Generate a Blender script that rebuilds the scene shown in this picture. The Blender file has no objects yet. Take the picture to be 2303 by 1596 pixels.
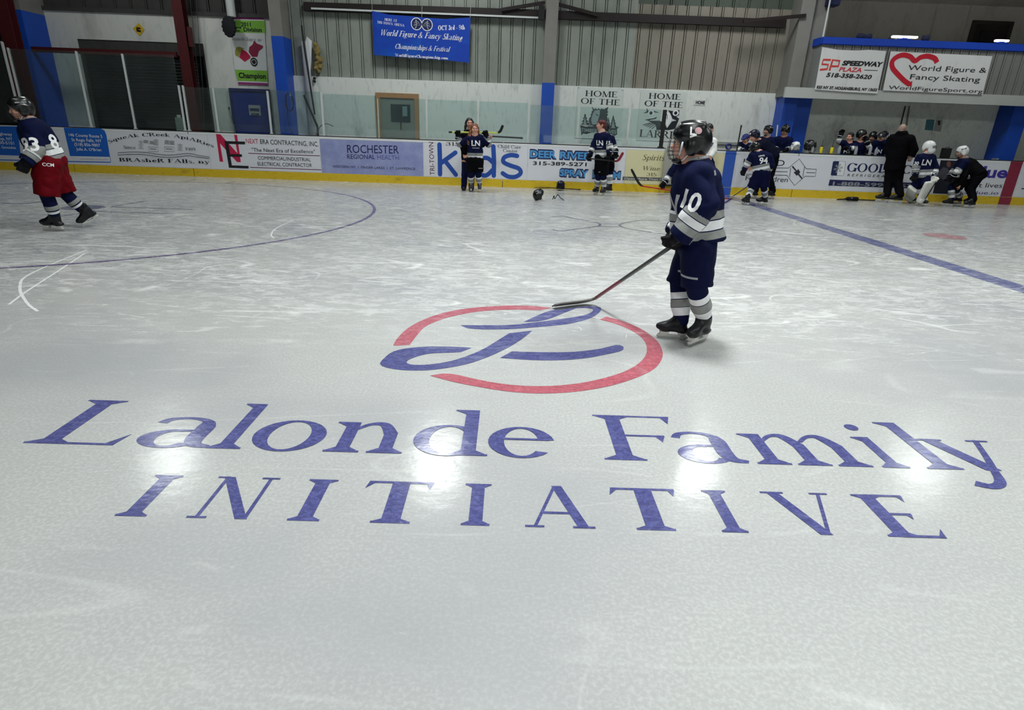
import bpy, bmesh, math, random
import numpy as np
from mathutils import Vector, Matrix
from mathutils.bvhtree import BVHTree
from mathutils.geometry import tessellate_polygon
random.seed(7); RNG = np.random.default_rng(7)
SC = bpy.context.scene
C = SC.collection

# ------------------------------------------------------------------ camera
FPX, PITCH, ROLL, YAW, CAMH = 1326.809, 0.36614, 0.036073, 0.0143577, 1.4186
FW = np.array([math.sin(YAW) * math.cos(PITCH), math.cos(YAW) * math.cos(PITCH), -math.sin(PITCH)])
_r0 = np.array([math.cos(YAW), -math.sin(YAW), 0.0]); _u0 = np.cross(_r0, FW)
RT = math.cos(ROLL) * _r0 + math.sin(ROLL) * _u0
UP = -math.sin(ROLL) * _r0 + math.cos(ROLL) * _u0
cd = bpy.data.cameras.new('camera'); cam = bpy.data.objects.new('camera', cd); C.objects.link(cam)
cd.sensor_fit = 'HORIZONTAL'; cd.sensor_width = 36.0; cd.lens = FPX / 2303 * 36.0
cd.clip_start = 0.05; cd.clip_end = 200
cam.matrix_world = Matrix(((RT[0], UP[0], -FW[0], 0), (RT[1], UP[1], -FW[1], 0), (RT[2], UP[2], -FW[2], CAMH), (0, 0, 0, 1)))
SC.camera = cam

# ------------------------------------------------------------------ world, exposure
w = bpy.data.worlds.new('hall_ambient'); SC.world = w; w.use_nodes = True
w.node_tree.nodes['Background'].inputs[0].default_value = (0.75, 0.85, 0.88, 1)
w.node_tree.nodes['Background'].inputs[1].default_value = 0.05
SC.view_settings.view_transform = 'Standard'; SC.view_settings.look = 'None'
SC.view_settings.gamma = 1.0; SC.view_settings.use_curve_mapping = False
SC.view_settings.exposure = 0.28
SC.cycles.use_denoising = True; SC.cycles.use_adaptive_sampling = True; SC.cycles.adaptive_threshold = 0.05; SC.cycles.adaptive_min_samples = 16
SC.cycles.max_bounces = 5; SC.cycles.diffuse_bounces = 3; SC.cycles.glossy_bounces = 3; SC.cycles.transparent_max_bounces = 12
SC.cycles.caustics_reflective = False; SC.cycles.caustics_refractive = False
SC.cycles.sample_clamp_indirect = 4.0

# ------------------------------------------------------------------ high-bay lamps (their housings are built further down)
LAMP_Z = 7.3
LAMPS = [(-8.8, 13.8, 90), (-1.75, 14.0, 180), (5.3, 14.2, 160), (11.8, 14.4, 80),
         (-5.6, 5.2, 45), (0.3, 4.8, 330), (5.2, 5.2, 215), (11.0, 5.6, 120),
         (0.9, 0.9, 24), (-7.0, -9.0, 300), (1.0, -9.0, 560), (8.0, -9.0, 700), (15.0, -9.0, 800)]  # near-ice lamp and rear row are added fill, brightening ice and walls
for i, (x, y, p) in enumerate(LAMPS):
    ld = bpy.data.lights.new('high_bay_light', 'AREA'); ld.energy = p; ld.shape = 'RECTANGLE'; ld.size = 0.95; ld.size_y = 1.6
    ld.color = (0.965, 1.0, 0.98); ld.spread = math.radians(150 if abs(y - .9) > .1 else 75)
    lo = bpy.data.objects.new('high_bay_light', ld); C.objects.link(lo); lo.location = (x, y, LAMP_Z - 0.09)
BOARD_Y = 15.78          # ice-side face of the boards
WALL_Y = 17.5            # face of the hall wall behind the walkway
BAL_Y = 16.68            # front of the balcony

# ------------------------------------------------------------------ reading the photograph: a pixel as a ray onto a real plane
def _dir(px, py):
    return FW * FPX + RT * (px - 1151.5) - UP * (py - 798.0)
def ground(px, py, z=0.0):
    d = _dir(px, py); t = (z - CAMH) / d[2]
    return (d[0] * t, d[1] * t)
def onY(px, py, Y):
    d = _dir(px, py); t = Y / d[1]
    return (d[0] * t, CAMH + d[2] * t)
def pxm(Y, px, py):      # metres per pixel on a facing plane at distance Y
    a = onY(px, py, Y); b = onY(px, py + 10, Y); return abs(a[1] - b[1]) / 10

# ------------------------------------------------------------------ materials
MATS = {}
def lin(c):
    return tuple(((v / 255 + 0.055) / 1.055) ** 2.4 if v > 10 else v / 255 / 12.92 for v in c)
def nt_of(name):
    m = bpy.data.materials.new(name); m.use_nodes = True; nt = m.node_tree
    return m, nt, nt.nodes['Principled BSDF']
def pm(name, rgb, rough=0.55, var=0.10, scale=6.0, metal=0.0, bump=0.0, stretch=(1, 1, 1), spec=0.4, detail=4):
    """plain procedural material: sRGB 0-255 colour with a little mottling"""
    if name in MATS: return MATS[name]
    m, nt, b = nt_of(name); L = nt.links.new
    c = lin(rgb)
    geo = nt.nodes.new('ShaderNodeTexCoord'); mp = nt.nodes.new('ShaderNodeMapping'); mp.inputs['Scale'].default_value = stretch
    no = nt.nodes.new('ShaderNodeTexNoise'); no.inputs['Scale'].default_value = scale; no.inputs['Detail'].default_value = detail
    L(geo.outputs['Object'], mp.inputs['Vector']); L(mp.outputs['Vector'], no.inputs['Vector'])
    mx = nt.nodes.new('ShaderNodeMix'); mx.data_type = 'RGBA'
    mx.inputs[6].default_value = tuple(max(0, v * (1 - var)) for v in c) + (1,)
    mx.inputs[7].default_value = tuple(min(1, v * (1 + var)) for v in c) + (1,)
    L(no.outputs['Fac'], mx.inputs[0]); L(mx.outputs[2], b.inputs['Base Color'])
    b.inputs['Roughness'].default_value = rough; b.inputs['Metallic'].default_value = metal
    b.inputs['Specular IOR Level'].default_value = spec
    if bump:
        bp = nt.nodes.new('ShaderNodeBump'); bp.inputs['Strength'].default_value = bump; bp.inputs['Distance'].default_value = 0.01
        L(no.outputs['Fac'], bp.inputs['Height']); L(bp.outputs['Normal'], b.inputs['Normal'])
    MATS[name] = m; return m
def stained(name, rgb, rgb2, scale=1.2, rough=0.7, thresh=(0.52, 0.75), streak=(1, 1, 0.35), amount=0.8, bump=0.1):
    """painted wall with worn streaks and scuffs of a second colour"""
    if name in MATS: return MATS[name]
    m, nt, b = nt_of(name); L = nt.links.new
    tc = nt.nodes.new('ShaderNodeTexCoord'); mp = nt.nodes.new('ShaderNodeMapping'); mp.inputs['Scale'].default_value = streak
    L(tc.outputs['Object'], mp.inputs['Vector'])
    n1 = nt.nodes.new('ShaderNodeTexNoise'); n1.inputs['Scale'].default_value = scale; n1.inputs['Detail'].default_value = 8; n1.inputs['Roughness'].default_value = 0.65
    L(mp.outputs['Vector'], n1.inputs['Vector'])
    n2 = nt.nodes.new('ShaderNodeTexNoise'); n2.inputs['Scale'].default_value = scale * 9; n2.inputs['Detail'].default_value = 5
    L(mp.outputs['Vector'], n2.inputs['Vector'])
    r = nt.nodes.new('ShaderNodeMapRange'); r.inputs[1].default_value = thresh[0]; r.inputs[2].default_value = thresh[1]; r.inputs[4].default_value = amount
    L(n1.outputs['Fac'], r.inputs[0])
    r2 = nt.nodes.new('ShaderNodeMapRange'); r2.inputs[1].default_value = 0.55; r2.inputs[2].default_value = 0.8; r2.inputs[4].default_value = 0.5
    L(n2.outputs['Fac'], r2.inputs[0])
    ad = nt.nodes.new('ShaderNodeMath'); ad.operation = 'ADD'; ad.use_clamp = True; L(r.outputs[0], ad.inputs[0]); L(r2.outputs[0], ad.inputs[1])
    mx = nt.nodes.new('ShaderNodeMix'); mx.data_type = 'RGBA'
    mx.inputs[6].default_value = lin(rgb) + (1,); mx.inputs[7].default_value = lin(rgb2) + (1,)
    L(ad.outputs[0], mx.inputs[0]); L(mx.outputs[2], b.inputs['Base Color'])
    b.inputs['Roughness'].default_value = rough; b.inputs['Specular IOR Level'].default_value = 0.25
    bp = nt.nodes.new('ShaderNodeBump'); bp.inputs['Strength'].default_value = bump; bp.inputs['Distance'].default_value = 0.01
    L(n2.outputs['Fac'], bp.inputs['Height']); L(bp.outputs['Normal'], b.inputs['Normal'])
    MATS[name] = m; return m
def emit(name, rgb, strength):
    if name in MATS: return MATS[name]
    m, nt, b = nt_of(name)
    no = nt.nodes.new('ShaderNodeTexNoise'); no.inputs['Scale'].default_value = 3
    b.inputs['Base Color'].default_value = (0.8, 0.8, 0.8, 1)
    b.inputs['Emission Color'].default_value = lin(rgb) + (1,); b.inputs['Emission Strength'].default_value = strength
    nt.links.new(no.outputs['Fac'], b.inputs['Roughness'])
    MATS[name] = m; return m
def glassmat(name='shield_glass', tint=(0.84, 0.92, 0.91), refl=0.055, rough=0.03):
    if name in MATS: return MATS[name]
    m = bpy.data.materials.new(name); m.use_nodes = True; nt = m.node_tree; L = nt.links.new
    for n in list(nt.nodes): nt.nodes.remove(n)
    out = nt.nodes.new('ShaderNodeOutputMaterial'); tr = nt.nodes.new('ShaderNodeBsdfTransparent'); gl = nt.nodes.new('ShaderNodeBsdfGlossy')
    df = nt.nodes.new('ShaderNodeBsdfDiffuse'); df.inputs[0].default_value = (0.75, 0.82, 0.8, 1)
    no = nt.nodes.new('ShaderNodeTexNoise'); no.inputs['Scale'].default_value = 2.2; no.inputs['Detail'].default_value = 6
    mr = nt.nodes.new('ShaderNodeMapRange'); mr.inputs[3].default_value = 0.0; mr.inputs[4].default_value = 0.05
    tr.inputs[0].default_value = tint + (1,); gl.inputs['Roughness'].default_value = rough
    lw = nt.nodes.new('ShaderNodeLayerWeight'); lw.inputs[0].default_value = 0.35
    mr2 = nt.nodes.new('ShaderNodeMapRange'); mr2.inputs[3].default_value = refl; mr2.inputs[4].default_value = 0.6
    L(lw.outputs['Facing'], mr2.inputs[0])
    m1 = nt.nodes.new('ShaderNodeMixShader'); m2 = nt.nodes.new('ShaderNodeMixShader')
    L(no.outputs['Fac'], mr.inputs[0]); L(mr.outputs[0], m1.inputs[0]); L(tr.outputs[0], m1.inputs[1]); L(df.outputs[0], m1.inputs[2])
    L(mr2.outputs[0], m2.inputs[0]); L(m1.outputs[0], m2.inputs[1]); L(gl.outputs[0], m2.inputs[2]); L(m2.outputs[0], out.inputs[0])
    MATS[name] = m; return m
def bandmat(name, base, bands, rough=0.8):
    """cloth whose woven stripes follow the garment's own 'band' coordinate (0 cuff .. 1 plain .. 2 hem)"""
    if name in MATS: return MATS[name]
    m, nt, b = nt_of(name); L = nt.links.new
    at = nt.nodes.new('ShaderNodeAttribute'); at.attribute_name = 'band'
    half = nt.nodes.new('ShaderNodeMath'); half.operation = 'MULTIPLY'; half.inputs[1].default_value = 0.5; L(at.outputs['Fac'], half.inputs[0])
    cr = nt.nodes.new('ShaderNodeValToRGB'); cr.color_ramp.interpolation = 'CONSTANT'; L(half.outputs[0], cr.inputs[0])
    el = cr.color_ramp.elements; el.remove(el[1]); el[0].position = 0.0; el[0].color = lin(base) + (1,)
    for a, z, col in sorted(bands):
        e = el.new(min(0.9999, a * 0.5)); e.color = lin(col) + (1,)
        e = el.new(min(1.0, z * 0.5)); e.color = lin(base) + (1,)
    tc = nt.nodes.new('ShaderNodeTexCoord'); no = nt.nodes.new('ShaderNodeTexNoise'); no.inputs['Scale'].default_value = 14; L(tc.outputs['Object'], no.inputs['Vector'])
    hs = nt.nodes.new('ShaderNodeHueSaturation'); mr = nt.nodes.new('ShaderNodeMapRange'); mr.inputs[3].default_value = 0.8; mr.inputs[4].default_value = 1.2
    L(no.outputs['Fac'], mr.inputs[0]); L(mr.outputs[0], hs.inputs['Value']); L(cr.outputs[0], hs.inputs['Color']); L(hs.outputs[0], b.inputs['Base Color'])
    bp = nt.nodes.new('ShaderNodeBump'); bp.inputs['Strength'].default_value = 0.4; bp.inputs['Distance'].default_value = 0.02
    no2 = nt.nodes.new('ShaderNodeTexNoise'); no2.inputs['Scale'].default_value = 9; L(tc.outputs['Object'], no2.inputs['Vector'])
    L(no2.outputs['Fac'], bp.inputs['Height']); L(bp.outputs['Normal'], b.inputs['Normal'])
    b.inputs['Roughness'].default_value = rough; b.inputs['Specular IOR Level'].default_value = 0.08
    MATS[name] = m; return m

# ------------------------------------------------------------------ objects
def mesh_obj(name, me, mat=None, parent=None):
    o = bpy.data.objects.new(name, me); C.objects.link(o)
    if mat is not None and not me.materials: me.materials.append(mat)
    if parent is not None: o.parent = parent
    return o
def obj(name, bm, mat, parent=None, smooth=False):
    me = bpy.data.meshes.new(name); bm.normal_update(); bm.to_mesh(me); bm.free()
    if smooth:
        for p in me.polygons: p.use_smooth = True
    return mesh_obj(name, me, mat, parent)
def tag(o, label, cat, group=None):
    o['label'] = label; o['category'] = cat
    if group: o['group'] = group
    return o
def struct(o):
    o['kind'] = 'structure'; return o
def thing(name, label, cat, loc=(0, 0, 0), rz=0.0, group=None):
    o = bpy.data.objects.new(name, None); C.objects.link(o); o.empty_display_size = 0.1
    o.location = loc; o.rotation_euler = (0, 0, rz)
    return tag(o, label, cat, group)
def B(): return bmesh.new()
def box(bm, lo, hi, M=None, bevel=0.0):
    vs = [bm.verts.new(v) for v in [(lo[0], lo[1], lo[2]), (hi[0], lo[1], lo[2]), (hi[0], hi[1], lo[2]), (lo[0], hi[1], lo[2]),
                                    (lo[0], lo[1], hi[2]), (hi[0], lo[1], hi[2]), (hi[0], hi[1], hi[2]), (lo[0], hi[1], hi[2])]]
    fs = [bm.faces.new([vs[i] for i in f]) for f in [(0, 3, 2, 1), (4, 5, 6, 7), (0, 1, 5, 4), (1, 2, 6, 5), (2, 3, 7, 6), (3, 0, 4, 7)]]
    if bevel > 0:
        es = list({e for f in fs for e in f.edges})
        r = bmesh.ops.bevel(bm, geom=es, offset=bevel, segments=2, affect='EDGES', clamp_overlap=True)
        vs = list({v for f in r['faces'] for v in f.verts} | {v for v in vs if v.is_valid})
    if M is not None: bmesh.ops.transform(bm, matrix=M, verts=vs)
    return bm
def frame_of(d, ref=(0, 0, 1)):
    d = Vector(d).normalized(); r = Vector(ref)
    if abs(d.dot(r)) > 0.95: r = Vector((1, 0, 0))
    x = r.cross(d).normalized(); y = d.cross(x).normalized()
    return x, y, d
def tube(bm, pts, r, n=8, caps=True, flat=1.0, ref=(0, 0, 1)):
    pts = [Vector(p) for p in pts]; rings = []
    for i, p in enumerate(pts):
        d = (pts[min(i + 1, len(pts) - 1)] - pts[max(i - 1, 0)])
        x, y, _ = frame_of(d, ref); rr = r[i] if isinstance(r, (list, tuple)) else r
        rings.append([bm.verts.new(p + x * (rr * math.cos(2 * math.pi * k / n)) + y * (rr * flat * math.sin(2 * math.pi * k / n))) for k in range(n)])
    for a, b in zip(rings, rings[1:]):
        for k in range(n): bm.faces.new((a[k], a[(k + 1) % n], b[(k + 1) % n], b[k]))
    if caps: bm.faces.new(list(reversed(rings[0]))); bm.faces.new(rings[-1])
    return bm
def lathe(bm, prof, c=(0, 0, 0), n=16, axis=None):
    M = Matrix.Identity(3)
    if axis is not None: x, y, z = frame_of(axis); M = Matrix((x, y, z)).transposed()
    rings = [[bm.verts.new(Vector(c) + M @ Vector((r * math.cos(2 * math.pi * k / n), r * math.sin(2 * math.pi * k / n), z))) for k in range(n)] for r, z in prof]
    for a, b in zip(rings, rings[1:]):
        for k in range(n): bm.faces.new((a[k], a[(k + 1) % n], b[(k + 1) % n], b[k]))
    bm.faces.new(list(reversed(rings[0]))); bm.faces.new(rings[-1])
    return bm
def prism(bm, poly, y0, y1):
    """outline in x,z extruded from y0 to y1"""
    a = [bm.verts.new((p[0], y0, p[1])) for p in poly]; b = [bm.verts.new((p[0], y1, p[1])) for p in poly]
    n = len(poly)
    for t in tessellate_polygon([[Vector((p[0], p[1], 0)) for p in poly]]):
        bm.faces.new([a[i] for i in t]); bm.faces.new([b[i] for i in reversed(t)])
    for i in range(n): bm.faces.new((a[i], a[(i + 1) % n], b[(i + 1) % n], b[i]))
    bmesh.ops.recalc_face_normals(bm, faces=bm.faces[:])
    return bm
def catmull(pts, n=6, closed=False):
    P = [np.array(p, float) for p in pts]; out = []; m = len(P)
    for i in range(m if closed else m - 1):
        p0, p1, p2, p3 = (P[(i - 1) % m] if closed or i > 0 else P[0]), P[i], P[(i + 1) % m], (P[(i + 2) % m] if closed or i + 2 < m else P[m - 1])
        for k in range(n):
            t = k / n
            out.append(0.5 * ((2 * p1) + (-p0 + p2) * t + (2 * p0 - 5 * p1 + 4 * p2 - p3) * t * t + (-p0 + 3 * p1 - 3 * p2 + p3) * t ** 3))
    if not closed: out.append(P[-1])
    return out
# ------------------------------------------------------------------ lettering: polygons in 2-D, then laid on a plane
# A "shape" is a list of polygons, each a list of (x, y).
def ribbon2(pts, widths, smooth=5, closed=False):
    P = catmull([(p[0], p[1]) for p in pts], smooth, closed) if smooth > 1 else [np.array(p, float) for p in pts]
    if isinstance(widths, (int, float)): Wd = [widths] * len(P)
    else: Wd = np.interp(np.linspace(0, 1, len(P)), np.linspace(0, 1, len(widths)), widths)
    out = []; Lf = []; Rt = []
    for i, p in enumerate(P):
        d = P[min(i + 1, len(P) - 1)] - P[max(i - 1, 0)]; d = d / (np.linalg.norm(d) + 1e-9); n = np.array([-d[1], d[0]])
        Lf.append(p + n * Wd[i] / 2); Rt.append(p - n * Wd[i] / 2)
    for i in range(len(P) - 1): out.append([Rt[i], Rt[i + 1], Lf[i + 1], Lf[i]])
    if closed: out.append([Rt[-1], Rt[0], Lf[0], Lf[-1]])
    return out
def disc2(cx, cy, rx, ry=None, n=20):
    ry = rx if ry is None else ry
    return [[(cx + rx * math.cos(2 * math.pi * k / n), cy + ry * math.sin(2 * math.pi * k / n)) for k in range(n)]]
def rect2(x0, y0, x1, y1): return [[(x0, y0), (x1, y0), (x1, y1), (x0, y1)]]
W_, T_ = 0.125, 0.042
def _g(ops, W=W_, T=T_):
    S = []
    for o in ops:
        k = o[0]
        if k == 's':                       # stem x y0 y1 flags
            x, y0, y1 = o[1:4]; fl = o[4] if len(o) > 4 else 'bt'
            S += rect2(x - W / 2, y0, x + W / 2, y1)
            e = 0.085
            def serif(y, sg, l, r):
                a = x - W / 2 - (e if l else 0); b = x + W / 2 + (e if r else 0)
                S.extend(rect2(a, min(y, y + sg * T * .8), b, max(y, y + sg * T * .8)))
                if l: S.append([(x - W / 2, y + sg * .02), (x - W / 2 - e * .9, y + sg * T * .7), (x - W / 2, y + sg * .10)])
                if r: S.append([(x + W / 2, y + sg * .02), (x + W / 2 + e * .9, y + sg * T * .7), (x + W / 2, y + sg * .10)])
            if 'b' in fl: serif(y0, 1, True, True)
            if 't' in fl: serif(y1, -1, True, True)
            if 'l' in fl: serif(y1, -1, True, False)
        elif k == 'd':                     # diagonal x0 y0 x1 y1 width
            x0, y0, x1, y1, w = o[1:6]; S.append([(x0 - w / 2, y0), (x0 + w / 2, y0), (x1 + w / 2, y1), (x1 - w / 2, y1)])
        elif k == 'h':                     # hairline x0 x1 y [tick]
            x0, x1, y = o[1:4]; S += rect2(x0, y - T / 2, x1, y + T / 2)
            if len(o) > 4:
                t = o[4]; S.append([(x1 - .07, y), (x1, y), (x1 + .03 * abs(t) / (t or 1), y + t)])
        elif k == 'H':                     # hairline with tick on its left end
            x0, x1, y, t = o[1:5]; S += rect2(x0, y - T / 2, x1, y + T / 2); S.append([(x0, y), (x0 + .07, y), (x0 - .02, y + t)])
        elif k == 'a':                     # stressed arc cx cy rx ry a0 a1 (outer radii)
            cx, cy, rx, ry, a0, a1 = o[1:7]; n = max(6, int(abs(a1 - a0) / 12)); p = []
            wt = o[7] if len(o) > 7 else W * 1.08
            for i in range(n + 1):
                a = math.radians(a0 + (a1 - a0) * i / n); c, s = math.cos(a), math.sin(a)
                p.append(((cx + rx * c, cy + ry * s), (cx + (rx - wt) * c, cy + (ry - T) * s)))
            for u, v in zip(p, p[1:]): S.append([u[0], v[0], v[1], u[1]])
        elif k == 'c':                     # curve ribbon pts widths
            S += ribbon2(o[1], o[2])
        elif k == 'f': S += rect2(o[1] - o[3] / 2, o[2], o[1] + o[3] / 2, o[2] + T * .8)
        elif k == 'p': S += disc2(o[1], o[2], o[3] if len(o) > 3 else .075)
    return S
X = 0.64
SERIF = {
 'A': (.86, [('d', .10, 0, .40, .98, .045), ('d', .72, 0, .43, 1.0, .14), ('h', .22, .58, .33), ('f', .10, 0, .24), ('f', .72, 0, .28)]),
 'B': (.70, [('s', .17, 0, 1), ('a', .30, .755, .30, .245, -90, 90), ('a', .30, .26, .36, .26, -90, 90), ('h', .15, .32, .98), ('h', .15, .34, .5), ('h', .15, .34, .02)]),
 'C': (.84, [('a', .46, .5, .42, .52, 40, 320), ('s', .77, .72, .95, '')]),
 'D': (.86, [('s', .17, 0, 1), ('a', .36, .5, .46, .5, -90, 90), ('h', .15, .38, .98), ('h', .15, .38, .02)]),
 'E': (.68, [('s', .17, 0, 1), ('h', .15, .58, .98, -.16), ('h', .15, .48, .52, -.12), ('h', .15, .60, .02, .18)]),
 'F': (.64, [('s', .17, 0, 1), ('h', .15, .60, .98, -.17), ('h', .15, .50, .52, -.13)]),
 'G': (.90, [('a', .46, .5, .42, .52, 40, 330), ('s', .78, 0.02, .44, 't'), ('s', .77, .74, .95, '')]),
 'H': (.88, [('s', .17, 0, 1), ('s', .71, 0, 1), ('h', .15, .73, .52)]),
 'I': (.36, [('s', .18, 0, 1)]),
 'K': (.84, [('s', .17, 0, 1), ('d', .24, .45, .62, 1, .05), ('d', .70, 0, .36, .58, .14), ('f', .64, .965, .26), ('f', .72, 0, .26)]),
 'L': (.66, [('s', .17, 0, 1), ('h', .15, .58, .02, .22)]),
 'M': (1.02, [('d', .14, 0, .17, 1, .05), ('d', .50, 0, .18, 1, .14), ('d', .50, 0, .82, 1, .05), ('s', .86, 0, 1), ('f', .14, 0, .24), ('f', .12, .965, .16)]),
 'N': (.90, [('d', .15, 0, .15, 1, .05), ('d', .70, 0, .17, 1, .15), ('d', .74, 0, .74, 1, .05), ('f', .15, 0, .24), ('f', .74, .965, .24), ('f', .10, .965, .16)]),
 'O': (.92, [('a', .46, .5, .43, .52, 0, 360)]),
 'P': (.68, [('s', .17, 0, 1), ('a', .30, .73, .34, .27, -90, 90), ('h', .15, .32, .98), ('h', .15, .32, .47)]),
 'Q': (.92, [('a', .46, .5, .43, .52, 0, 360), ('d', .82, -.16, .5, .1, .13)]),
 'R': (.80, [('s', .17, 0, 1), ('a', .30, .74, .32, .26, -90, 90), ('h', .15, .32, .98), ('h', .15, .34, .49), ('d', .70, 0, .38, .5, .14), ('f', .72, 0, .24)]),
 'S': (.60, [('c', [(.49, .80), (.42, .95), (.28, .985), (.13, .88), (.15, .69), (.30, .53), (.45, .40), (.49, .22), (.38, .05), (.22, .015), (.09, .12), (.06, .24)], [.05, .05, .07, .11, .13, .14, .13, .11, .06, .045])]),
 'T': (.76, [('s', .38, 0, 1, 'b'), ('h', .08, .68, .975, -.17), ('H', .08, .68, .975, -.17)]),
 'U': (.86, [('s', .16, .3, 1, 't'), ('d', .70, .3, .70, 1, .05), ('f', .70, .965, .22), ('a', .41, .3, .315, .31, 180, 360)]),
 'V': (.84, [('d', .42, 0, .13, 1, .14), ('d', .44, 0, .70, 1, .045), ('f', .13, .965, .28), ('f', .70, .965, .22)]),
 'W': (1.2, [('d', .36, 0, .12, 1, .13), ('d', .38, 0, .60, 1, .045), ('d', .82, 0, .58, 1, .13), ('d', .84, 0, 1.05, 1, .045), ('f', .12, .965, .26), ('f', 1.05, .965, .22), ('f', .58, .965, .2)]),
 'Y': (.80, [('s', .40, 0, .48, 'b'), ('d', .40, .42, .12, 1, .13), ('d', .42, .42, .68, 1, .05), ('f', .12, .965, .26), ('f', .68, .965, .22)]),
 'a': (.56, [('c', [(.09, .50), (.13, .59), (.25, .625), (.37, .57), (.40, .44), (.40, .20), (.43, .07), (.53, .03)], [.07, .06, .045, .07, .12, .12, .10, .05]), ('a', .25, .17, .20, .19, 70, 330, .11), ('h', .22, .40, .345)]),
 'b': (.62, [('s', .14, 0, 1, 'l'), ('a', .34, .31, .26, .33, -150, 150)]),
 'c': (.52, [('a', .29, .31, .25, .33, 45, 315), ('p', .43, .50, .055)]),
 'd': (.64, [('s', .47, 0, 1.02, 'lb'), ('a', .31, .31, .26, .33, 40, 320)]),
 'e': (.56, [('a', .29, .31, .25, .33, 8, 320), ('h', .08, .50, .365)]),
 'f': (.38, [('s', .16, 0, .8, 'b'), ('c', [(.16, .78), (.20, .95), (.30, 1.0), (.38, .94)], [.12, .09, .06, .07]), ('h', .04, .34, .62)]),
 'g': (.58, [('a', .26, .38, .21, .25, 0, 360), ('a', .27, -.12, .25, .16, 0, 360, .07), ('c', [(.14, .18), (.11, .09), (.22, .03), (.40, .02)], [.05, .07, .09, .08]), ('d', .42, .58, .54, .62, .06)]),
 'h': (.66, [('s', .14, 0, 1, 'lb'), ('s', .48, 0, .42, 'b'), ('c', [(.18, .48), (.28, .60), (.40, .60), (.48, .40)], [.04, .05, .09, .12])]),
 'i': (.32, [('s', .15, 0, X, 'lb'), ('p', .15, .87)]),
 'k': (.64, [('s', .14, 0, 1, 'lb'), ('d', .20, .28, .46, .62, .05), ('d', .52, 0, .28, .38, .12), ('f', .46, .60, .2), ('f', .53, 0, .2)]),
 'l': (.32, [('s', .15, 0, 1.02, 'lb')]),
 'm': (1.0, [('s', .14, 0, X, 'lb'), ('s', .47, 0, .42, 'b'), ('s', .80, 0, .42, 'b'), ('c', [(.18, .48), (.28, .60), (.39, .60), (.47, .40)], [.04, .05, .09, .12]), ('c', [(.51, .48), (.61, .60), (.72, .60), (.80, .40)], [.04, .05, .09, .12])]),
 'n': (.66, [('s', .14, 0, X, 'lb'), ('s', .48, 0, .42, 'b'), ('c', [(.18, .48), (.28, .60), (.40, .60), (.48, .40)], [.04, .05, .09, .12])]),
 'o': (.62, [('a', .31, .31, .27, .335, 0, 360)]),
 'p': (.64, [('s', .14, -.3, X, 'lb'), ('a', .34, .31, .26, .33, -150, 150)]),
 'q': (.62, [('s', .46, -.3, X, 'b'), ('a', .30, .31, .26, .33, 30, 330)]),
 'r': (.46, [('s', .14, 0, X, 'lb'), ('c', [(.19, .46), (.27, .60), (.38, .60), (.42, .54)], [.04, .06, .09, .08])]),
 's': (.44, [('c', [(.36, .50), (.31, .60), (.20, .625), (.09, .55), (.11, .43), (.22, .34), (.34, .25), (.36, .13), (.27, .02), (.15, .01), (.06, .09)], [.05, .05, .08, .10, .10, .08, .05])]),
 't': (.40, [('s', .17, .12, .82, ''), ('c', [(.17, .14), (.20, .03), (.29, .0), (.38, .07)], [.12, .09, .06, .04]), ('h', .05, .36, .61)]),
 'u': (.66, [('s', .14, .2, X, 'l'), ('s', .48, 0, X, 'lb'), ('c', [(.14, .22), (.20, .05), (.32, .02), (.44, .14)], [.12, .09, .05, .04])]),
 'v': (.60, [('d', .30, 0, .10, X, .12), ('d', .32, 0, .50, X, .045), ('f', .10, .605, .22), ('f', .50, .605, .18)]),
 'w': (.88, [('d', .27, 0, .09, X, .11), ('d', .29, 0, .44, X, .04), ('d', .60, 0, .42, X, .11), ('d', .62, 0, .77, X, .04), ('f', .09, .605, .2), ('f', .77, .605, .18)]),
 'y': (.60, [('d', .30, 0, .10, X, .12), ('c', [(.50, .64), (.40, .30), (.30, .0), (.22, -.22), (.12, -.30), (.02, -.25)], [.045, .05, .06, .08, .09, .10]), ('f', .10, .605, .22), ('f', .50, .605, .18)]),
 'z': (.54, [('h', .06, .48, .60), ('h', .06, .48, .02), ('d', .10, .02, .42, .60, .12)]),
 '&': (.90, [('c', [(.80, .55), (.66, .30), (.46, .06), (.24, .0), (.09, .14), (.12, .34), (.32, .50), (.44, .68), (.40, .92), (.28, .98), (.18, .86), (.22, .66), (.46, .34), (.78, .0)], [.04, .05, .06, .10, .13, .11, .07, .06, .06, .06, .08, .12, .14, .14])]),
 '.': (.26, [('p', .12, .07, .075)]), ',': (.26, [('p', .12, .07, .07), ('d', .08, -.14, .15, .06, .05)]), '-': (.40, [('h', .06, .34, .30)]),
 "'": (.2, [('d', .08, .72, .1, .98, .09)]),
 '1': (.46, [('s', .24, 0, 1, 'b'), ('d', .06, .84, .22, .99, .06)]), '3': (.56, [('a', .24, .74, .24, .26, -80, 160), ('a', .24, .26, .28, .28, -170, 80)]),
 '5': (.56, [('a', .24, .30, .28, .32, -170, 110), ('s', .13, .56, .98, ''), ('h', .10, .46, .95)]),
 '8': (.56, [('a', .27, .75, .21, .25, 0, 360, .09), ('a', .27, .26, .25, .28, 0, 360, .11)]),
 '9': (.56, [('a', .27, .68, .25, .32, 0, 360, .11), ('a', .27, .5, .25, .52, -130, 0, .11)]),
 '4': (.56, [('s', .38, 0, 1, 'b'), ('d', .06, .28, .36, 1, .06), ('h', .03, .52, .27)]),
}
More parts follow.
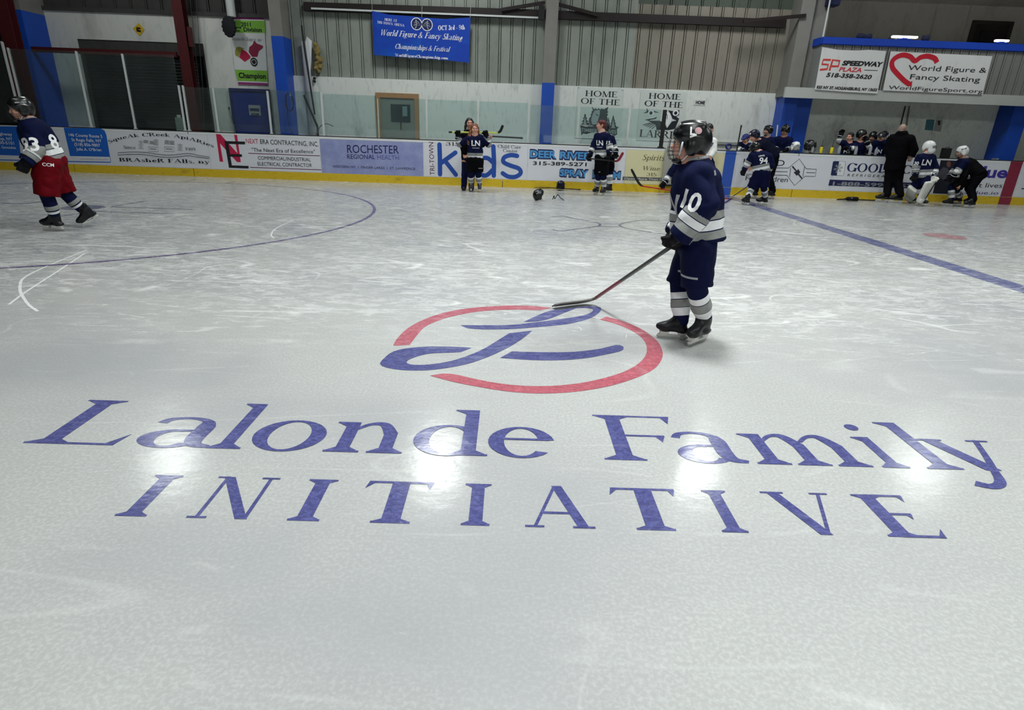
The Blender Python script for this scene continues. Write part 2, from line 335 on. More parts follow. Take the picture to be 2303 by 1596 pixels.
def shape_text(s, font='serif', bold=0.0):
    """text as polygons with cap height 1, left edge at x=0"""
    if font == 'serif':
        S = []; x = 0
        for ch in s:
            if ch == ' ': x += .34; continue
            adv, ops = SERIF.get(ch) or SERIF.get(ch.upper()) or (.5, [])
            wt = W_ * (1 + bold)
            for p in _g(ops, wt, T_ * (1 + bold * .8)): S.append([(q[0] + x, q[1]) for q in p])
            x += adv + bold * .05
        return S
    cu = bpy.data.curves.new('tmp_text', 'FONT'); cu.body = s; cu.size = 1.0; cu.offset = bold; cu.resolution_u = 3
    o = bpy.data.objects.new('tmp_text', cu); C.objects.link(o)
    dg = bpy.context.evaluated_depsgraph_get(); me = bpy.data.meshes.new_from_object(o.evaluated_get(dg))
    vs = [v.co for v in me.vertices]; S = [[(vs[i].x / .729, vs[i].y / .729) for i in p.vertices] for p in me.polygons]
    bpy.data.objects.remove(o); bpy.data.curves.remove(cu); bpy.data.meshes.remove(me)
    return S
def sbounds(S):
    xs = [q[0] for p in S for q in p]; ys = [q[1] for p in S for q in p]; return min(xs), min(ys), max(xs), max(ys)
def fit_text(s, x0, x1, y, h, font='sans', bold=0.0, shear=0.0, y1=None):
    """text fitted between x0 and x1 on a baseline from y to y1, cap height h"""
    S = shape_text(s, font, bold); a, _, b, _ = sbounds(S); y1 = y if y1 is None else y1
    k = (x1 - x0 - shear * h) / (b - a); out = []
    for p in S:
        out.append([(x0 + (q[0] - a) * k + q[1] * h * shear, y + (y1 - y) * ((q[0] - a) / (b - a)) + q[1] * h) for q in p])
    return out
def arc_text(s, pts, h, font='serif', bold=0.0):
    """text set along a curve of points"""
    P = catmull(pts, 10); seg = [0]
    for a, b in zip(P, P[1:]): seg.append(seg[-1] + float(np.linalg.norm(b - a)))
    S = shape_text(s, font, bold); a0, _, b0, _ = sbounds(S); out = []; Ltot = seg[-1]; k = Ltot / (b0 - a0)
    xs = [p[0] for p in P]; ys = [p[1] for p in P]
    for p in S:
        cxm = sum(q[0] for q in p) / len(p); r = []
        for q in p:
            t = min(max((q[0] - a0) * k, 0), Ltot); cx = np.interp(t, seg, xs); cy = np.interp(t, seg, ys)
            e = min(t + .01 * Ltot, Ltot); f = max(t - .01 * Ltot, 0)
            dx = np.interp(e, seg, xs) - np.interp(f, seg, xs); dy = np.interp(e, seg, ys) - np.interp(f, seg, ys); n = math.hypot(dx, dy)
            r.append((cx - dy / n * q[1] * h, cy + dx / n * q[1] * h))
        out.append(r)
    return out
def flat_mesh(S, to3, step=8e-6):
    """lay the polygons on a plane, all facing the same way; overlapping ones are stacked a hair apart"""
    bm = B(); o0 = Vector(to3(0, 0)); nrm = (Vector(to3(1, 0)) - o0).cross(Vector(to3(0, 1)) - o0).normalized()
    for i, p in enumerate(S):
        if len(p) < 3: continue
        ar = sum(p[k - 1][0] * p[k][1] - p[k][0] * p[k - 1][1] for k in range(len(p)))
        if ar < 0: p = p[::-1]
        vs = [bm.verts.new(Vector(to3(q[0], q[1])) + nrm * (step * i)) for q in p]
        if len(p) <= 4:
            try: bm.faces.new(vs)
            except ValueError: pass
        else:
            for t in tessellate_polygon([[Vector((q[0], q[1], 0)) for q in p]]):
                c = [p[k] for k in t]; a2 = sum(c[k - 1][0] * c[k][1] - c[k][0] * c[k - 1][1] for k in range(3))
                try: bm.faces.new([vs[k] for k in (t if a2 > 0 else t[::-1])])
                except ValueError: pass
    return bm
class Sheet:
    """a facing plane (wall, board, banner) read in photo pixels; shapes are kept in metres x,z relative to its origin"""
    def __init__(s, Y, root, off=0.0): s.Y = Y; s.o = root; s.off = off; s.loc = Vector(root.location)
    def m(s, px, py):
        x, z = onY(px, py, s.Y); return (x - s.loc.x, z - s.loc.z)
    def to3(s, d): return lambda x, z: (x, s.Y - d - s.loc.y, z)
    def put(s, name, S, mat, d=0.002, parent=None):
        bm = flat_mesh(S, s.to3(d)); o = obj(name, bm, mat, s.o if parent is None else parent)
        return o
    def text(s, t, a, b, hpx, **k):
        p, q = s.m(*a), s.m(*b); hh = abs(s.m(a[0], a[1] - hpx)[1] - p[1])
        return fit_text(t, p[0], q[0], p[1], hh, y1=q[1], **k)
    def poly(s, pts): return [[s.m(*p) for p in pts]]
    def line(s, pts, wpx, smooth=1):
        q = [s.m(*p) for p in pts]; wm = wpx * pxm(s.Y, *pts[0]); return ribbon2(q, wm, smooth)

# ------------------------------------------------------------------ volumes: smooth-blended solids meshed as ONE continuous skin
class Vol:
    def __init__(s, h): s.h = h; s.ops = []
    def _add(s, kind, f, lo, hi, k): s.ops.append((kind, f, np.array(lo, float), np.array(hi, float), k)); return s
    def cone(s, a, b, ra, rb, k=.03, flat=None, cut=False, kind='u'):
        """tapered limb from a to b; flat=(axis, factor) squashes it; cut ends it square at b"""
        a = np.array(a, float); b = np.array(b, float); r = max(ra, rb)
        d = b - a; L = np.linalg.norm(d) + 1e-9; dn = d / L
        fa = None
        if flat is not None: fa = np.array(flat[0], float); fa = fa / np.linalg.norm(fa); ff = 1 / flat[1] - 1
        def f(P):
            Q = P - a
            if fa is not None: Q = Q + fa * ((Q @ fa)[..., None] * ff)
            t = np.clip((Q @ dn) / L, 0, 1); v = np.linalg.norm(Q - t[..., None] * d, axis=-1) - (ra + (rb - ra) * t)
            if fa is not None: v = v * min(1, flat[1])
            if cut: v = np.maximum(v, (P - b) @ dn)
            return v
        m = r * (1.0 if flat is None or flat[1] < 1 else flat[1])
        return s._add(kind, f, np.minimum(a, b) - m, np.maximum(a, b) + m, k)
    def ell(s, c, r, R=None, k=.03, kind='u'):
        c = np.array(c, float); r = np.array(r, float); R = np.eye(3) if R is None else np.array(R, float)
        def f(P):
            Q = (P - c) @ R.T / r; n = np.linalg.norm(Q, axis=-1); g = np.linalg.norm(Q / r, axis=-1) + 1e-6
            return n * (n - 1) / g
        m = r.max(); return s._add(kind, f, c - m, c + m, k)
    def box(s, c, hf, R=None, rd=.01, k=.03, kind='u'):
        c = np.array(c, float); hf = np.array(hf, float); R = np.eye(3) if R is None else np.array(R, float)
        def f(P):
            q = np.abs((P - c) @ R.T) - (hf - rd); return np.linalg.norm(np.maximum(q, 0), axis=-1) + np.minimum(q.max(axis=-1), 0) - rd
        m = np.linalg.norm(hf); return s._add(kind, f, c - m, c + m, k)
    def half(s, p, n):
        """keep the side of plane (p, n) that n points away from"""
        p = np.array(p, float); n = np.array(n, float); n = n / np.linalg.norm(n)
        return s._add('i', lambda P: (P - p) @ n, (-9, -9, -9), (9, 9, 9), 0)
    def mesh(s, name, band=None, folds=0.0, fq=1.0):
        h = s.h; U = [o for o in s.ops if o[0] == 'u']
        lo = np.min([o[2] for o in U], axis=0) - 3 * h - .01; hi = np.max([o[3] for o in U], axis=0) + 3 * h + .01
        n = np.ceil((hi - lo) / h).astype(int) + 1
        ax = [lo[i] + h * np.arange(n[i]) for i in range(3)]
        D = np.full(n, .25)
        for kind, f, a, b, k in s.ops:
            m = k + 3 * h + .012
            i0 = np.clip(np.floor((a - m - lo) / h).astype(int), 0, n - 1); i1 = np.clip(np.ceil((b + m - lo) / h).astype(int) + 1, 1, n)
            if np.any(i1 <= i0): continue
            sl = tuple(slice(i0[i], i1[i]) for i in range(3))
            P = np.stack(np.meshgrid(*[ax[i][sl[i]] for i in range(3)], indexing='ij'), -1)
            v = f(P); d = D[sl]
            if kind == 'u':
                t = np.clip(.5 + .5 * (d - v) / max(k, 1e-6), 0, 1); D[sl] = d * (1 - t) + v * t - k * t * (1 - t)
            elif kind == 's':
                v = -v; t = np.clip(.5 - .5 * (d - v) / max(k, 1e-6), 0, 1); D[sl] = d * (1 - t) + v * t + k * t * (1 - t)
            else: D[sl] = np.maximum(d, v)
        V, F = surface_net(D, lo, h)
        if folds and len(V):          # cloth folds / locks of hair: push the skin in and out along its own normals
            t = V[F]; nf = np.cross(t[:, 2] - t[:, 0], t[:, 3] - t[:, 1]); N = np.zeros_like(V)
            for k in range(4): np.add.at(N, F[:, k], nf)
            N /= np.linalg.norm(N, axis=1, keepdims=True) + 1e-12; X_, Y_, Z_ = (V * fq).T; w = np.zeros(len(V))
            for a, b, c, ph in ((19, 11, 9, .3), (-13, 17, 21, 1.7), (27, -15, 12, 4.0), (9, 23, -31, 2.2), (35, 20, 17, 5.1)):
                w += np.sin(a * X_ + b * Y_ + c * Z_ + ph + 1.3 * np.sin(9 * Z_ + 7 * X_ + ph))
            V = V + N * (folds * (np.abs(w / 2.2) - .55))[:, None]
        me = bpy.data.meshes.new(name); me.from_pydata(V.tolist(), [], F.tolist()); me.update()
        me.polygons.foreach_set('use_smooth', [True] * len(me.polygons))
        if band is not None and len(V):
            at = me.attributes.new('band', 'FLOAT', 'POINT'); at.data.foreach_set('value', band(V).astype(np.float32))
        return me
def surface_net(D, lo, h):
    S = D < 0; n = np.array(D.shape)
    cnt = np.zeros(n - 1, int)
    offs = [(i, j, k) for i in (0, 1) for j in (0, 1) for k in (0, 1)]
    for o in offs: cnt += S[o[0]:n[0] - 1 + o[0], o[1]:n[1] - 1 + o[1], o[2]:n[2] - 1 + o[2]]
    idx = np.argwhere((cnt > 0) & (cnt < 8))
    if len(idx) == 0: return np.zeros((0, 3)), np.zeros((0, 4), int)
    ids = np.full(n - 1, -1); ids[tuple(idx.T)] = np.arange(len(idx))
    acc = np.zeros((len(idx), 3)); num = np.zeros(len(idx))
    for a in offs:
        for x in range(3):
            if a[x]: continue
            b = list(a); b[x] = 1
            da = D[tuple((idx + a).T)]; db = D[tuple((idx + b).T)]; cr = (da < 0) != (db < 0)
            t = np.where(cr, da / np.where(cr, da - db, 1), 0)
            p = np.array(a, float)[None, :] + np.zeros((len(idx), 3)); p[:, x] = t
            acc += p * cr[:, None]; num += cr
    V = lo + h * (idx + acc / num[:, None]); Q = []
    for x in range(3):
        u, v = (x + 1) % 3, (x + 2) % 3
        sl0 = [slice(None)] * 3; sl1 = [slice(None)] * 3; sl0[x] = slice(0, -1); sl1[x] = slice(1, None)
        e = np.argwhere(S[tuple(sl0)] != S[tuple(sl1)])
        e = e[(e[:, u] > 0) & (e[:, v] > 0) & (e[:, u] < n[u] - 1) & (e[:, v] < n[v] - 1)]
        if len(e) == 0: continue
        du = np.zeros(3, int); du[u] = 1; dv = np.zeros(3, int); dv[v] = 1
        q = np.stack([ids[tuple((e - du - dv).T)], ids[tuple((e - dv).T)], ids[tuple(e.T)], ids[tuple((e - du).T)]], 1)
        flip = ~S[tuple(e.T)]; q[flip] = q[flip][:, ::-1]
        Q.append(q)
    return V, np.concatenate(Q)
# ------------------------------------------------------------------ the ice
def icemat(name, paint=None, mixf=0.86):
    """skated ice: clear near the lettering, snowy and cut up further out; paint lies under the frozen surface"""
    m, nt, b = nt_of(name); L = nt.links.new; N = nt.nodes.new
    geo = N('ShaderNodeNewGeometry'); sep = N('ShaderNodeSeparateXYZ'); L(geo.outputs['Position'], sep.inputs[0])
    def noise(scale, stretch, rot=0.0, detail=4, rough=.55, dist=0.0):
        mp = N('ShaderNodeMapping'); mp.inputs['Scale'].default_value = stretch; mp.inputs['Rotation'].default_value = (0, 0, rot)
        L(geo.outputs['Position'], mp.inputs['Vector']); n = N('ShaderNodeTexNoise'); n.inputs['Scale'].default_value = scale
        n.inputs['Detail'].default_value = detail; n.inputs['Roughness'].default_value = rough; n.inputs['Distortion'].default_value = dist
        L(mp.outputs['Vector'], n.inputs['Vector']); return n.outputs['Fac']
    def math_(op, a, c=None, clamp=False):
        n = N('ShaderNodeMath'); n.operation = op; n.use_clamp = clamp
        for i, v in enumerate((a, c)):
            if v is None: continue
            if isinstance(v, (int, float)): n.inputs[i].default_value = v
            else: L(v, n.inputs[i])
        return n.outputs[0]
    def rng(v, a, c, d=0.0, e=1.0):
        n = N('ShaderNodeMapRange'); n.interpolation_type = 'SMOOTHSTEP'; L(v, n.inputs[0])
        for i, q in enumerate((a, c, d, e)): n.inputs[i + 1].default_value = q
        return n.outputs[0]
    # how much skating each place has seen: little in front of the lettering, most in the middle distance
    wob = math_('MULTIPLY', math_('SUBTRACT', noise(.5, (1, 1, 1), 0, 3), .5), 3.0)
    yy = math_('ADD', sep.outputs['Y'], wob)
    used = math_('ADD', math_('MULTIPLY', rng(yy, 3.0, 5.6), .88), .07)
    calm = rng(yy, 10.5, 14.5, 1.0, .55); used = math_('MULTIPLY', used, calm)
    # long gouges: thin level lines of stretched noise in several directions
    def cuts(scale, st, rot, wdt, dist=.3):
        v = noise(scale, st, rot, 1.5, .4, dist); return rng(math_('ABSOLUTE', math_('SUBTRACT', v, .5)), 0.0, wdt, 1.0, 0.0)
    keep = rng(noise(1.1, (1, 1, 1), .7, 4), .50, .58)
    keep2 = rng(noise(1.7, (1, 1, 1), 2.1, 4), .50, .58)
    keep3 = rng(noise(1.4, (1, 1, 1), 4.4, 4), .52, .60)
    c1 = math_('MULTIPLY', cuts(.55, (.35, 1.6, 1), .22, .006), keep)
    c2 = math_('MULTIPLY', cuts(.7, (.3, 1.8, 1), -.35, .006), keep2)
    c3 = math_('MULTIPLY', cuts(.6, (.9, 1.0, 1), 1.1, .0035, .8), keep3)
    c4 = math_('MULTIPLY', cuts(1.3, (.3, 1.5, 1), .05, .012), keep2)
    lines = math_('ADD', math_('ADD', c1, c2, True), math_('ADD', c3, c4, True), True)
    # scraped snow in short strokes
    s1 = rng(noise(5.0, (.75, 1.9, 1), .15, 6, .72, .8), .47, .66)
    s2 = rng(noise(6.5, (.6, 2.1, 1), -.3, 6, .72, .8), .50, .68)
    s3 = rng(noise(3.2, (1.2, 1.4, 1), 1.0, 6, .75, 1.0), .50, .68)
    snow = math_('MAXIMUM', math_('MAXIMUM', s1, s2), math_('MULTIPLY', s3, .8))
    snow = math_('MULTIPLY', snow, rng(noise(.9, (1, 1, 1), 3.0, 4), .28, .60, .35, 1.0))
    snow = math_('MULTIPLY', snow, used)
    lin_ = math_('MULTIPLY', lines, math_('ADD', math_('MULTIPLY', used, .75), .14))
    white = math_('ADD', math_('MULTIPLY', snow, .54), math_('MULTIPLY', lin_, .55), True)
    speck = rng(noise(70, (1, 1, 1), 0, 3, .6), .40, .70)
    fleck = rng(noise(34, (.6, 1.3, 1), .4, 3, .6), .70, .76)
    base = N('ShaderNodeMix'); base.data_type = 'RGBA'; base.inputs[6].default_value = lin((162, 163, 162)) + (1,); base.inputs[7].default_value = lin((175, 176, 175)) + (1,)
    L(speck, base.inputs[0])
    grey = N('ShaderNodeMix'); grey.data_type = 'RGBA'; grey.inputs[7].default_value = lin((146, 147, 152)) + (1,)
    L(base.outputs[2], grey.inputs[6]); L(math_('MULTIPLY', rng(noise(.45, (1, 1.4, 1), 1.0, 3), .45, .7), .6), grey.inputs[0])
    cur = grey.outputs[2]
    if paint is not None:
        pt = N('ShaderNodeMix'); pt.data_type = 'RGBA'; c = lin(paint)
        pt.inputs[6].default_value = c + (1,); pt.inputs[7].default_value = tuple(min(1, v * 1.75 + .035) for v in c) + (1,)
        L(rng(noise(42, (.7, 1.2, 1), .3, 4, .65, 1.2), .38, .72), pt.inputs[0])
        pm_ = N('ShaderNodeMix'); pm_.data_type = 'RGBA'; pm_.inputs[0].default_value = mixf
        L(cur, pm_.inputs[6]); L(pt.outputs[2], pm_.inputs[7]); cur = pm_.outputs[2]
    if paint is not None: white = math_('MULTIPLY', white, .55)
    top = N('ShaderNodeMix'); top.data_type = 'RGBA'; top.inputs[7].default_value = lin((216, 217, 216)) + (1,)
    L(cur, top.inputs[6]); L(math_('ADD', white, math_('MULTIPLY', fleck, .18), True), top.inputs[0])
    L(top.outputs[2], b.inputs['Base Color'])
    b.inputs['IOR'].default_value = 1.31; b.inputs['Specular IOR Level'].default_value = 0.5
    L(math_('ADD', math_('ADD', math_('MULTIPLY', white, .45), .14), math_('MULTIPLY', used, .10)), b.inputs['Roughness'])
    bp = N('ShaderNodeBump'); bp.inputs['Strength'].default_value = 0.35; bp.inputs['Distance'].default_value = .004
    L(math_('MULTIPLY', noise(9, (1, 1.4, 1), 0, 4, .6), .7), bp.inputs['Height'])
    L(bp.outputs['Normal'], b.inputs['Normal'])
    MATS[name] = m; return m
ICE = icemat('skated_ice')
INK_BLUE = icemat('blue_under_ice', (43, 46, 104), .92); INK_RED = icemat('red_under_ice', (142, 46, 66), .86)
LINE_BLUE = icemat('line_blue_under_ice', (54, 60, 112), .84); LINE_THIN = icemat('circle_purple_under_ice', (70, 52, 104), .92)
MARK_DARK = icemat('faint_mark_under_ice', (66, 66, 92), .8); DOT_RED = icemat('dot_red_under_ice', (150, 90, 100), .75)

bm = B(); box(bm, (-24, -10.2, -.12), (26, BOARD_Y, 0)); floor = struct(obj('floor', bm, ICE))
floor['label'] = 'white skated ice sheet of the rink'
def ice_part(name, S, mat, z=.0012, label=None):
    o = obj(name, flat_mesh(S, lambda x, y: (x, y, z)), mat, floor)
    if label: o['label'] = label
    return o
def gpts(pts): return [ground(*p) for p in pts]
# emblem: ring arcs and the looped letter, outlined on the ice
def z3(pts): return gpts([(820 + u / 3.1986, 640 + v / 3.1986) for u, v in pts])
def rounded(pts, n=4): return [[tuple(p) for p in catmull(z3(pts), n, True)]]
def ribbon_between(outer, inner, n=24):
    def rs(pts):
        P = catmull(z3(pts), 8); d = [0]
        for a, b_ in zip(P, P[1:]): d.append(d[-1] + np.linalg.norm(b_ - a))
        t = np.linspace(0, d[-1], n); return list(zip(np.interp(t, d, [p[0] for p in P]), np.interp(t, d, [p[1] for p in P])))
    A, Z = rs(outer), rs(inner); return [[A[i], A[i + 1], Z[i + 1], Z[i]] for i in range(n - 1)]
S = ribbon_between([(205, 440), (240, 380), (330, 300), (480, 230), (650, 185), (850, 160), (1050, 150), (1200, 153), (1345, 166)],
                   [(325, 434), (380, 360), (440, 300), (560, 248), (700, 213), (850, 190), (1050, 180), (1150, 181), (1265, 184)])
ice_part('emblem_ring_arc', S, INK_RED, label='short red arc of the emblem ring')
S = ribbon_between([(1740, 230), (1880, 270), (2000, 325), (2100, 400), (2140, 470), (2140, 530), (2090, 600), (1980, 660), (1800, 720), (1600, 760), (1400, 780), (1200, 782), (1000, 765), (800, 732), (640, 700), (470, 655)],
                   [(1690, 250), (1800, 280), (1900, 320), (1980, 370), (2020, 420), (2030, 480), (2000, 540), (1920, 600), (1800, 650), (1600, 700), (1400, 725), (1200, 730), (1000, 715), (800, 680), (650, 645), (560, 640)], 48)
ice_part('emblem_ring_arc', S, INK_RED, label='long red arc of the emblem ring')
S = ribbon_between([(690, 292), (850, 292), (1050, 290), (1200, 275), (1400, 250), (1560, 225), (1630, 200), (1645, 178), (1600, 168), (1480, 172), (1330, 190), (1230, 228), (1145, 268)],
                   [(740, 314), (850, 322), (1050, 320), (1250, 305), (1450, 285), (1600, 250), (1670, 215), (1702, 180), (1680, 158), (1560, 160), (1480, 186), (1330, 245), (1235, 266)], 40)
S += ribbon_between([(1230, 228), (1330, 190), (1420, 180)], [(1260, 262), (1360, 232), (1480, 186)], 8)
ice_part('emblem_loop', S, INK_BLUE, .0016, 'blue upper loop of the emblem letter')
S = ribbon_between([(770, 455), (680, 449), (500, 445), (330, 455), (210, 480), (140, 530), (112, 576), (200, 606), (350, 618), (500, 612), (700, 580), (850, 535), (1000, 470), (1120, 400), (1205, 332)],
                   [(690, 486), (600, 490), (480, 495), (400, 510), (330, 535), (304, 552), (306, 566), (330, 574), (400, 578), (520, 568), (640, 545), (760, 505), (860, 460), (960, 400), (1040, 350)], 50)
ice_part('emblem_loop', S, INK_BLUE, .0016, 'blue lower loop and stem of the emblem letter')
S = ribbon_between([(1060, 480), (1200, 485), (1400, 487), (1550, 480), (1700, 460), (1780, 440), (1830, 433), (1862, 448)],
                   [(975, 527), (1150, 540), (1350, 545), (1550, 535), (1700, 510), (1830, 482), (1860, 468), (1864, 455)], 24)
ice_part('emblem_stroke', S, INK_BLUE, .0016, 'blue foot stroke of the emblem letter')
# lettering, letter by letter between two points on the ice
def ice_word(name, letters, ybase, ycap, label, bold):
    S = []
    y0 = sum(ground(*p)[1] for p in ybase) / len(ybase); y1 = sum(ground(*p)[1] for p in ycap) / len(ycap)
    for ch, a, b_ in letters:
        G = shape_text(ch, 'serif', bold); e0, _, e1, _ = sbounds(G); xa, xb = ground(*a)[0], ground(*b_)[0]; k = (xb - xa) / (e1 - e0)
        S += [[(xa + (q[0] - e0) * k, y0 + q[1] * (y1 - y0)) for q in p] for p in G]
    return ice_part(name, S, INK_BLUE, .0014, label)
yb = [(30, 1015.5), (1060, 1023), (1400, 1032), (2110, 1040)]; yc = [(230, 909), (590, 913), (1070, 921), (1420, 928)]
ice_word('lettering', [('L', (20, 1016), (282, 988)), ('a', (281, 1009), (455, 1020)), ('l', (450, 1020), (530, 1021)), ('o', (556, 995), (738, 972)), ('n', (719, 1024), (901, 1026)),
                       ('d', (927, 998), (1096, 1020)), ('e', (1098, 990), (1248, 1005))], yb, yc, 'blue serif word LALONDE in mixed case', -.12)
ice_word('lettering', [('F', (1330, 927), (1504, 942)), ('a', (1523, 1015), (1680, 1030)), ('m', (1700, 1036), (1953, 1039)), ('i', (1973, 1039), (2032, 1039)), ('l', (2071, 1040), (2148, 1040)), ('y', (2036, 973), (2192, 975))],
         yb, yc, 'blue serif word FAMILY in mixed case', -.12)
yb = [(280, 1176), (1070, 1179), (1650, 1185)]; yc = [(370, 1080), (1090, 1087), (1600, 1093)]
ice_word('lettering', [('I', (240, 1176), (314, 1176)), ('N', (406, 1176), (628, 1081)), ('I', (640, 1178), (714, 1178)), ('T', (824, 1090), (976, 1090)), ('I', (1036, 1179), (1101, 1179)), ('A', (1181, 1181), (1338, 1181)),
                       ('T', (1366, 1095), (1513, 1097)), ('I', (1619, 1185), (1677, 1185)), ('V', (1699, 1093), (1845, 1095)), ('E', (1978, 1184), (2108, 1184))], yb, yc, 'blue spaced word INITIATIVE in capitals', .3)
# rink lines
bx = 5.528
ice_part('blue_line', [[(bx - .15, -10), (bx + .15, -10), (bx + .15, BOARD_Y - .02), (bx - .15, BOARD_Y - .02)]], LINE_BLUE, label='broad blue line across the rink')
def ringS(cx, cy, r0, r1, a0=0, a1=360, n=120):
    A = [math.radians(a0 + (a1 - a0) * i / n) for i in range(n + 1)]
    return [[(cx + r0 * math.cos(a), cy + r0 * math.sin(a)), (cx + r1 * math.cos(a), cy + r1 * math.sin(a)), (cx + r1 * math.cos(b_), cy + r1 * math.sin(b_)), (cx + r0 * math.cos(b_), cy + r0 * math.sin(b_))] for a, b_ in zip(A, A[1:])]
FCX, FCY = -6.844, 9.724
ice_part('faceoff_circle', ringS(FCX, FCY, 4.545, 4.60), LINE_THIN, label='thin purple face-off circle')
ice_part('faceoff_spot', disc2(FCX, FCY, .3, n=28), MARK_DARK, label='dark face-off spot')
rx, ry = ground(2124, 531)
ice_part('neutral_spot', disc2(rx, ry, .31, n=28), DOT_RED, label='faded red neutral-zone spot')
def gl(pts, wd, mat=MARK_DARK, smooth=1, name='ice_marking'): ice_part(name, ribbon2(gpts(pts), wd, smooth), mat)
for pts in ([(250, 465), (330, 451)], [(250, 465), (433, 471)], [(212, 475), (395, 480.5)], [(0, 457), (60, 458), (95, 453)], [(143, 485), (190, 478)],
            [(415, 408), (440, 404)], [(507, 412), (530, 408)]):
    gl(pts, .05, MARK_DARK)
k8 = lambda u, v: (820 + u / 3.29, 380 + v / 3.29)
for pts in ([(1380, 352), (1470, 350), (1560, 368), (1680, 390), (1735, 403), (1735, 420), (1680, 430), (1560, 445), (1450, 458), (1385, 445)],
            [(2180, 382), (2060, 378), (1940, 395), (1890, 410), (1900, 425), (1960, 442), (2080, 462), (2230, 485)], [(1730, 402), (1890, 408)], [(1720, 425), (1900, 428)]):
    gl([k8(*p) for p in pts], .045, MARK_DARK, 6, 'faint_curved_marking')
for pts, wd in (([(195, 562), (70, 615), (45, 645), (60, 680), (85, 700)], .022), ([(190, 570), (130, 610), (60, 655), (20, 685)], .02), ([(80, 549), (200, 552), (400, 559)], .03), ([(160, 430), (330, 435), (545, 441)], .035),
                ([(660, 495), (622, 513), (610, 528), (617, 536)], .02)):
    gl(pts, wd, icemat('cut_white', (236, 240, 240), .8) if 'cut_white' not in MATS else MATS['cut_white'], 6, 'skate_cut')

# ------------------------------------------------------------------ hall shell
M_WHITEWALL = stained('white_board_wall', (214, 217, 214), (150, 154, 152), 1.5, thresh=(.56, .8))
M_BLOCK = stained('white_block_wall', (206, 206, 202), (160, 160, 156), 1.1)
M_GREYWALL = stained('grey_bench_wall', (222, 226, 218), (150, 154, 148), 2.2, streak=(1, 1, .7))
M_METAL = stained('grey_green_cladding', (140, 145, 138), (106, 112, 106), 1.0, rough=.5)
M_METALWARM = stained('warm_grey_cladding', (132, 127, 117), (104, 99, 90), 1.0, rough=.5)
M_METALDARK = stained('dark_skylight_cladding', (78, 86, 78), (58, 64, 60), 1.0, rough=.5)
M_DARKSIDING = stained('dark_siding', (66, 66, 64), (44, 44, 44), 1.0)
M_UPPER = stained('dark_upper_wall', (228, 222, 214), (180, 176, 170), 1.2)
M_COLGREY = pm('grey_column_paint', (128, 126, 122), .5, .12, 4)
M_COLBLUE = pm('blue_column_paint', (24, 74, 178), .45, .12, 4)
M_RED = pm('oxide_red_steel', (72, 18, 22), .55, .2, 5)
M_DARKBEAM = pm('dark_brown_steel', (27, 17, 18), .55, .2, 5)
M_BLACK = pm('black_rubber', (18, 18, 20), .6, .2, 9)
M_WHITE = pm('white_plastic', (222, 224, 226), .4, .05, 6)
M_WHITEMETAL = pm('white_painted_metal', (200, 204, 204), .4, .06, 8)
def slab(name, lo, hi, mat): bm = B(); box(bm, lo, hi); return struct(obj(name, bm, mat))
def wX(px, py): return onY(px, py, WALL_Y)
slab('floor_walkway', (-24, BOARD_Y + .12, -.12), (26, WALL_Y, .0), pm('rubber_walkway', (48, 50, 54), .8, .2, 20))
slab('wall_lower', (-6.3, WALL_Y, 0), (7.5, WALL_Y + .2, 2.55), M_WHITEWALL)
def cladding(name, x0, x1, z0, z1, mat, pitch=.305, phase=0.0, y=WALL_Y + .06):
    """ribbed sheet metal: flat pans, narrow folds standing between two grooves"""
    xs = []; x = x0 + phase
    prof = [(x0, 0)]
    while x < x1 - .08:
        if x > x0 + .02: prof += [(x, 0), (x + .006, .045), (x + .014, .045), (x + .02, -.012), (x + .055, -.012), (x + .061, .045), (x + .069, .045), (x + .075, 0)]
        x += pitch
    prof.append((x1, 0)); bm = B()
    a = [bm.verts.new((p[0], y + p[1], z0)) for p in prof]; b_ = [bm.verts.new((p[0], y + p[1], z1)) for p in prof]
    for i in range(len(prof) - 1): bm.faces.new((a[i], a[i + 1], b_[i + 1], b_[i]))
    c = [bm.verts.new((x0, y + .1, z0)), bm.verts.new((x1, y + .1, z0)), bm.verts.new((x1, y + .1, z1)), bm.verts.new((x0, y + .1, z1))]
    bm.faces.new((c[0], c[3], c[2], c[1]))
    return struct(obj(name, bm, mat))
X1430 = wX(1428, 100)[0]
cladding('wall_cladding', -6.3, X1430, 2.55, 7.6, M_METAL, phase=.1)
cladding('wall_cladding_warm', X1430, 7.3, 2.55, 4.55, M_METALWARM, phase=.05)
cladding('wall_cladding_dark', X1430, 7.3, 4.55, 7.6, M_METALDARK, .405)
# left bay: block wall pierced by the roller-door opening, dark siding above
gL, gR, gT = -11.5, -8.2, 3.235
slab('wall_left_bay', (-13.4, WALL_Y, 0), (gL, WALL_Y + .25, 3.9), M_BLOCK)
slab('wall_left_bay_lintel', (gL, WALL_Y, gT), (gR, WALL_Y + .25, 3.9), M_BLOCK)
slab('wall_left_bay_pier', (gR, WALL_Y, 0), (-6.0, WALL_Y + .25, 3.9), M_BLOCK)
cladding('wall_dark_siding', -24, -6.0, 3.9, 7.6, M_DARKSIDING, .4)
slab('wall_far_bay', (-24, WALL_Y, 0), (-13.4, WALL_Y + .25, 3.9), M_DARKSIDING)
slab('wall_garage_recess', (gL - .2, WALL_Y + .3, 0), (gR + .2, WALL_Y + .4, gT + .2), pm('recess_dark', (20, 22, 24), .7))
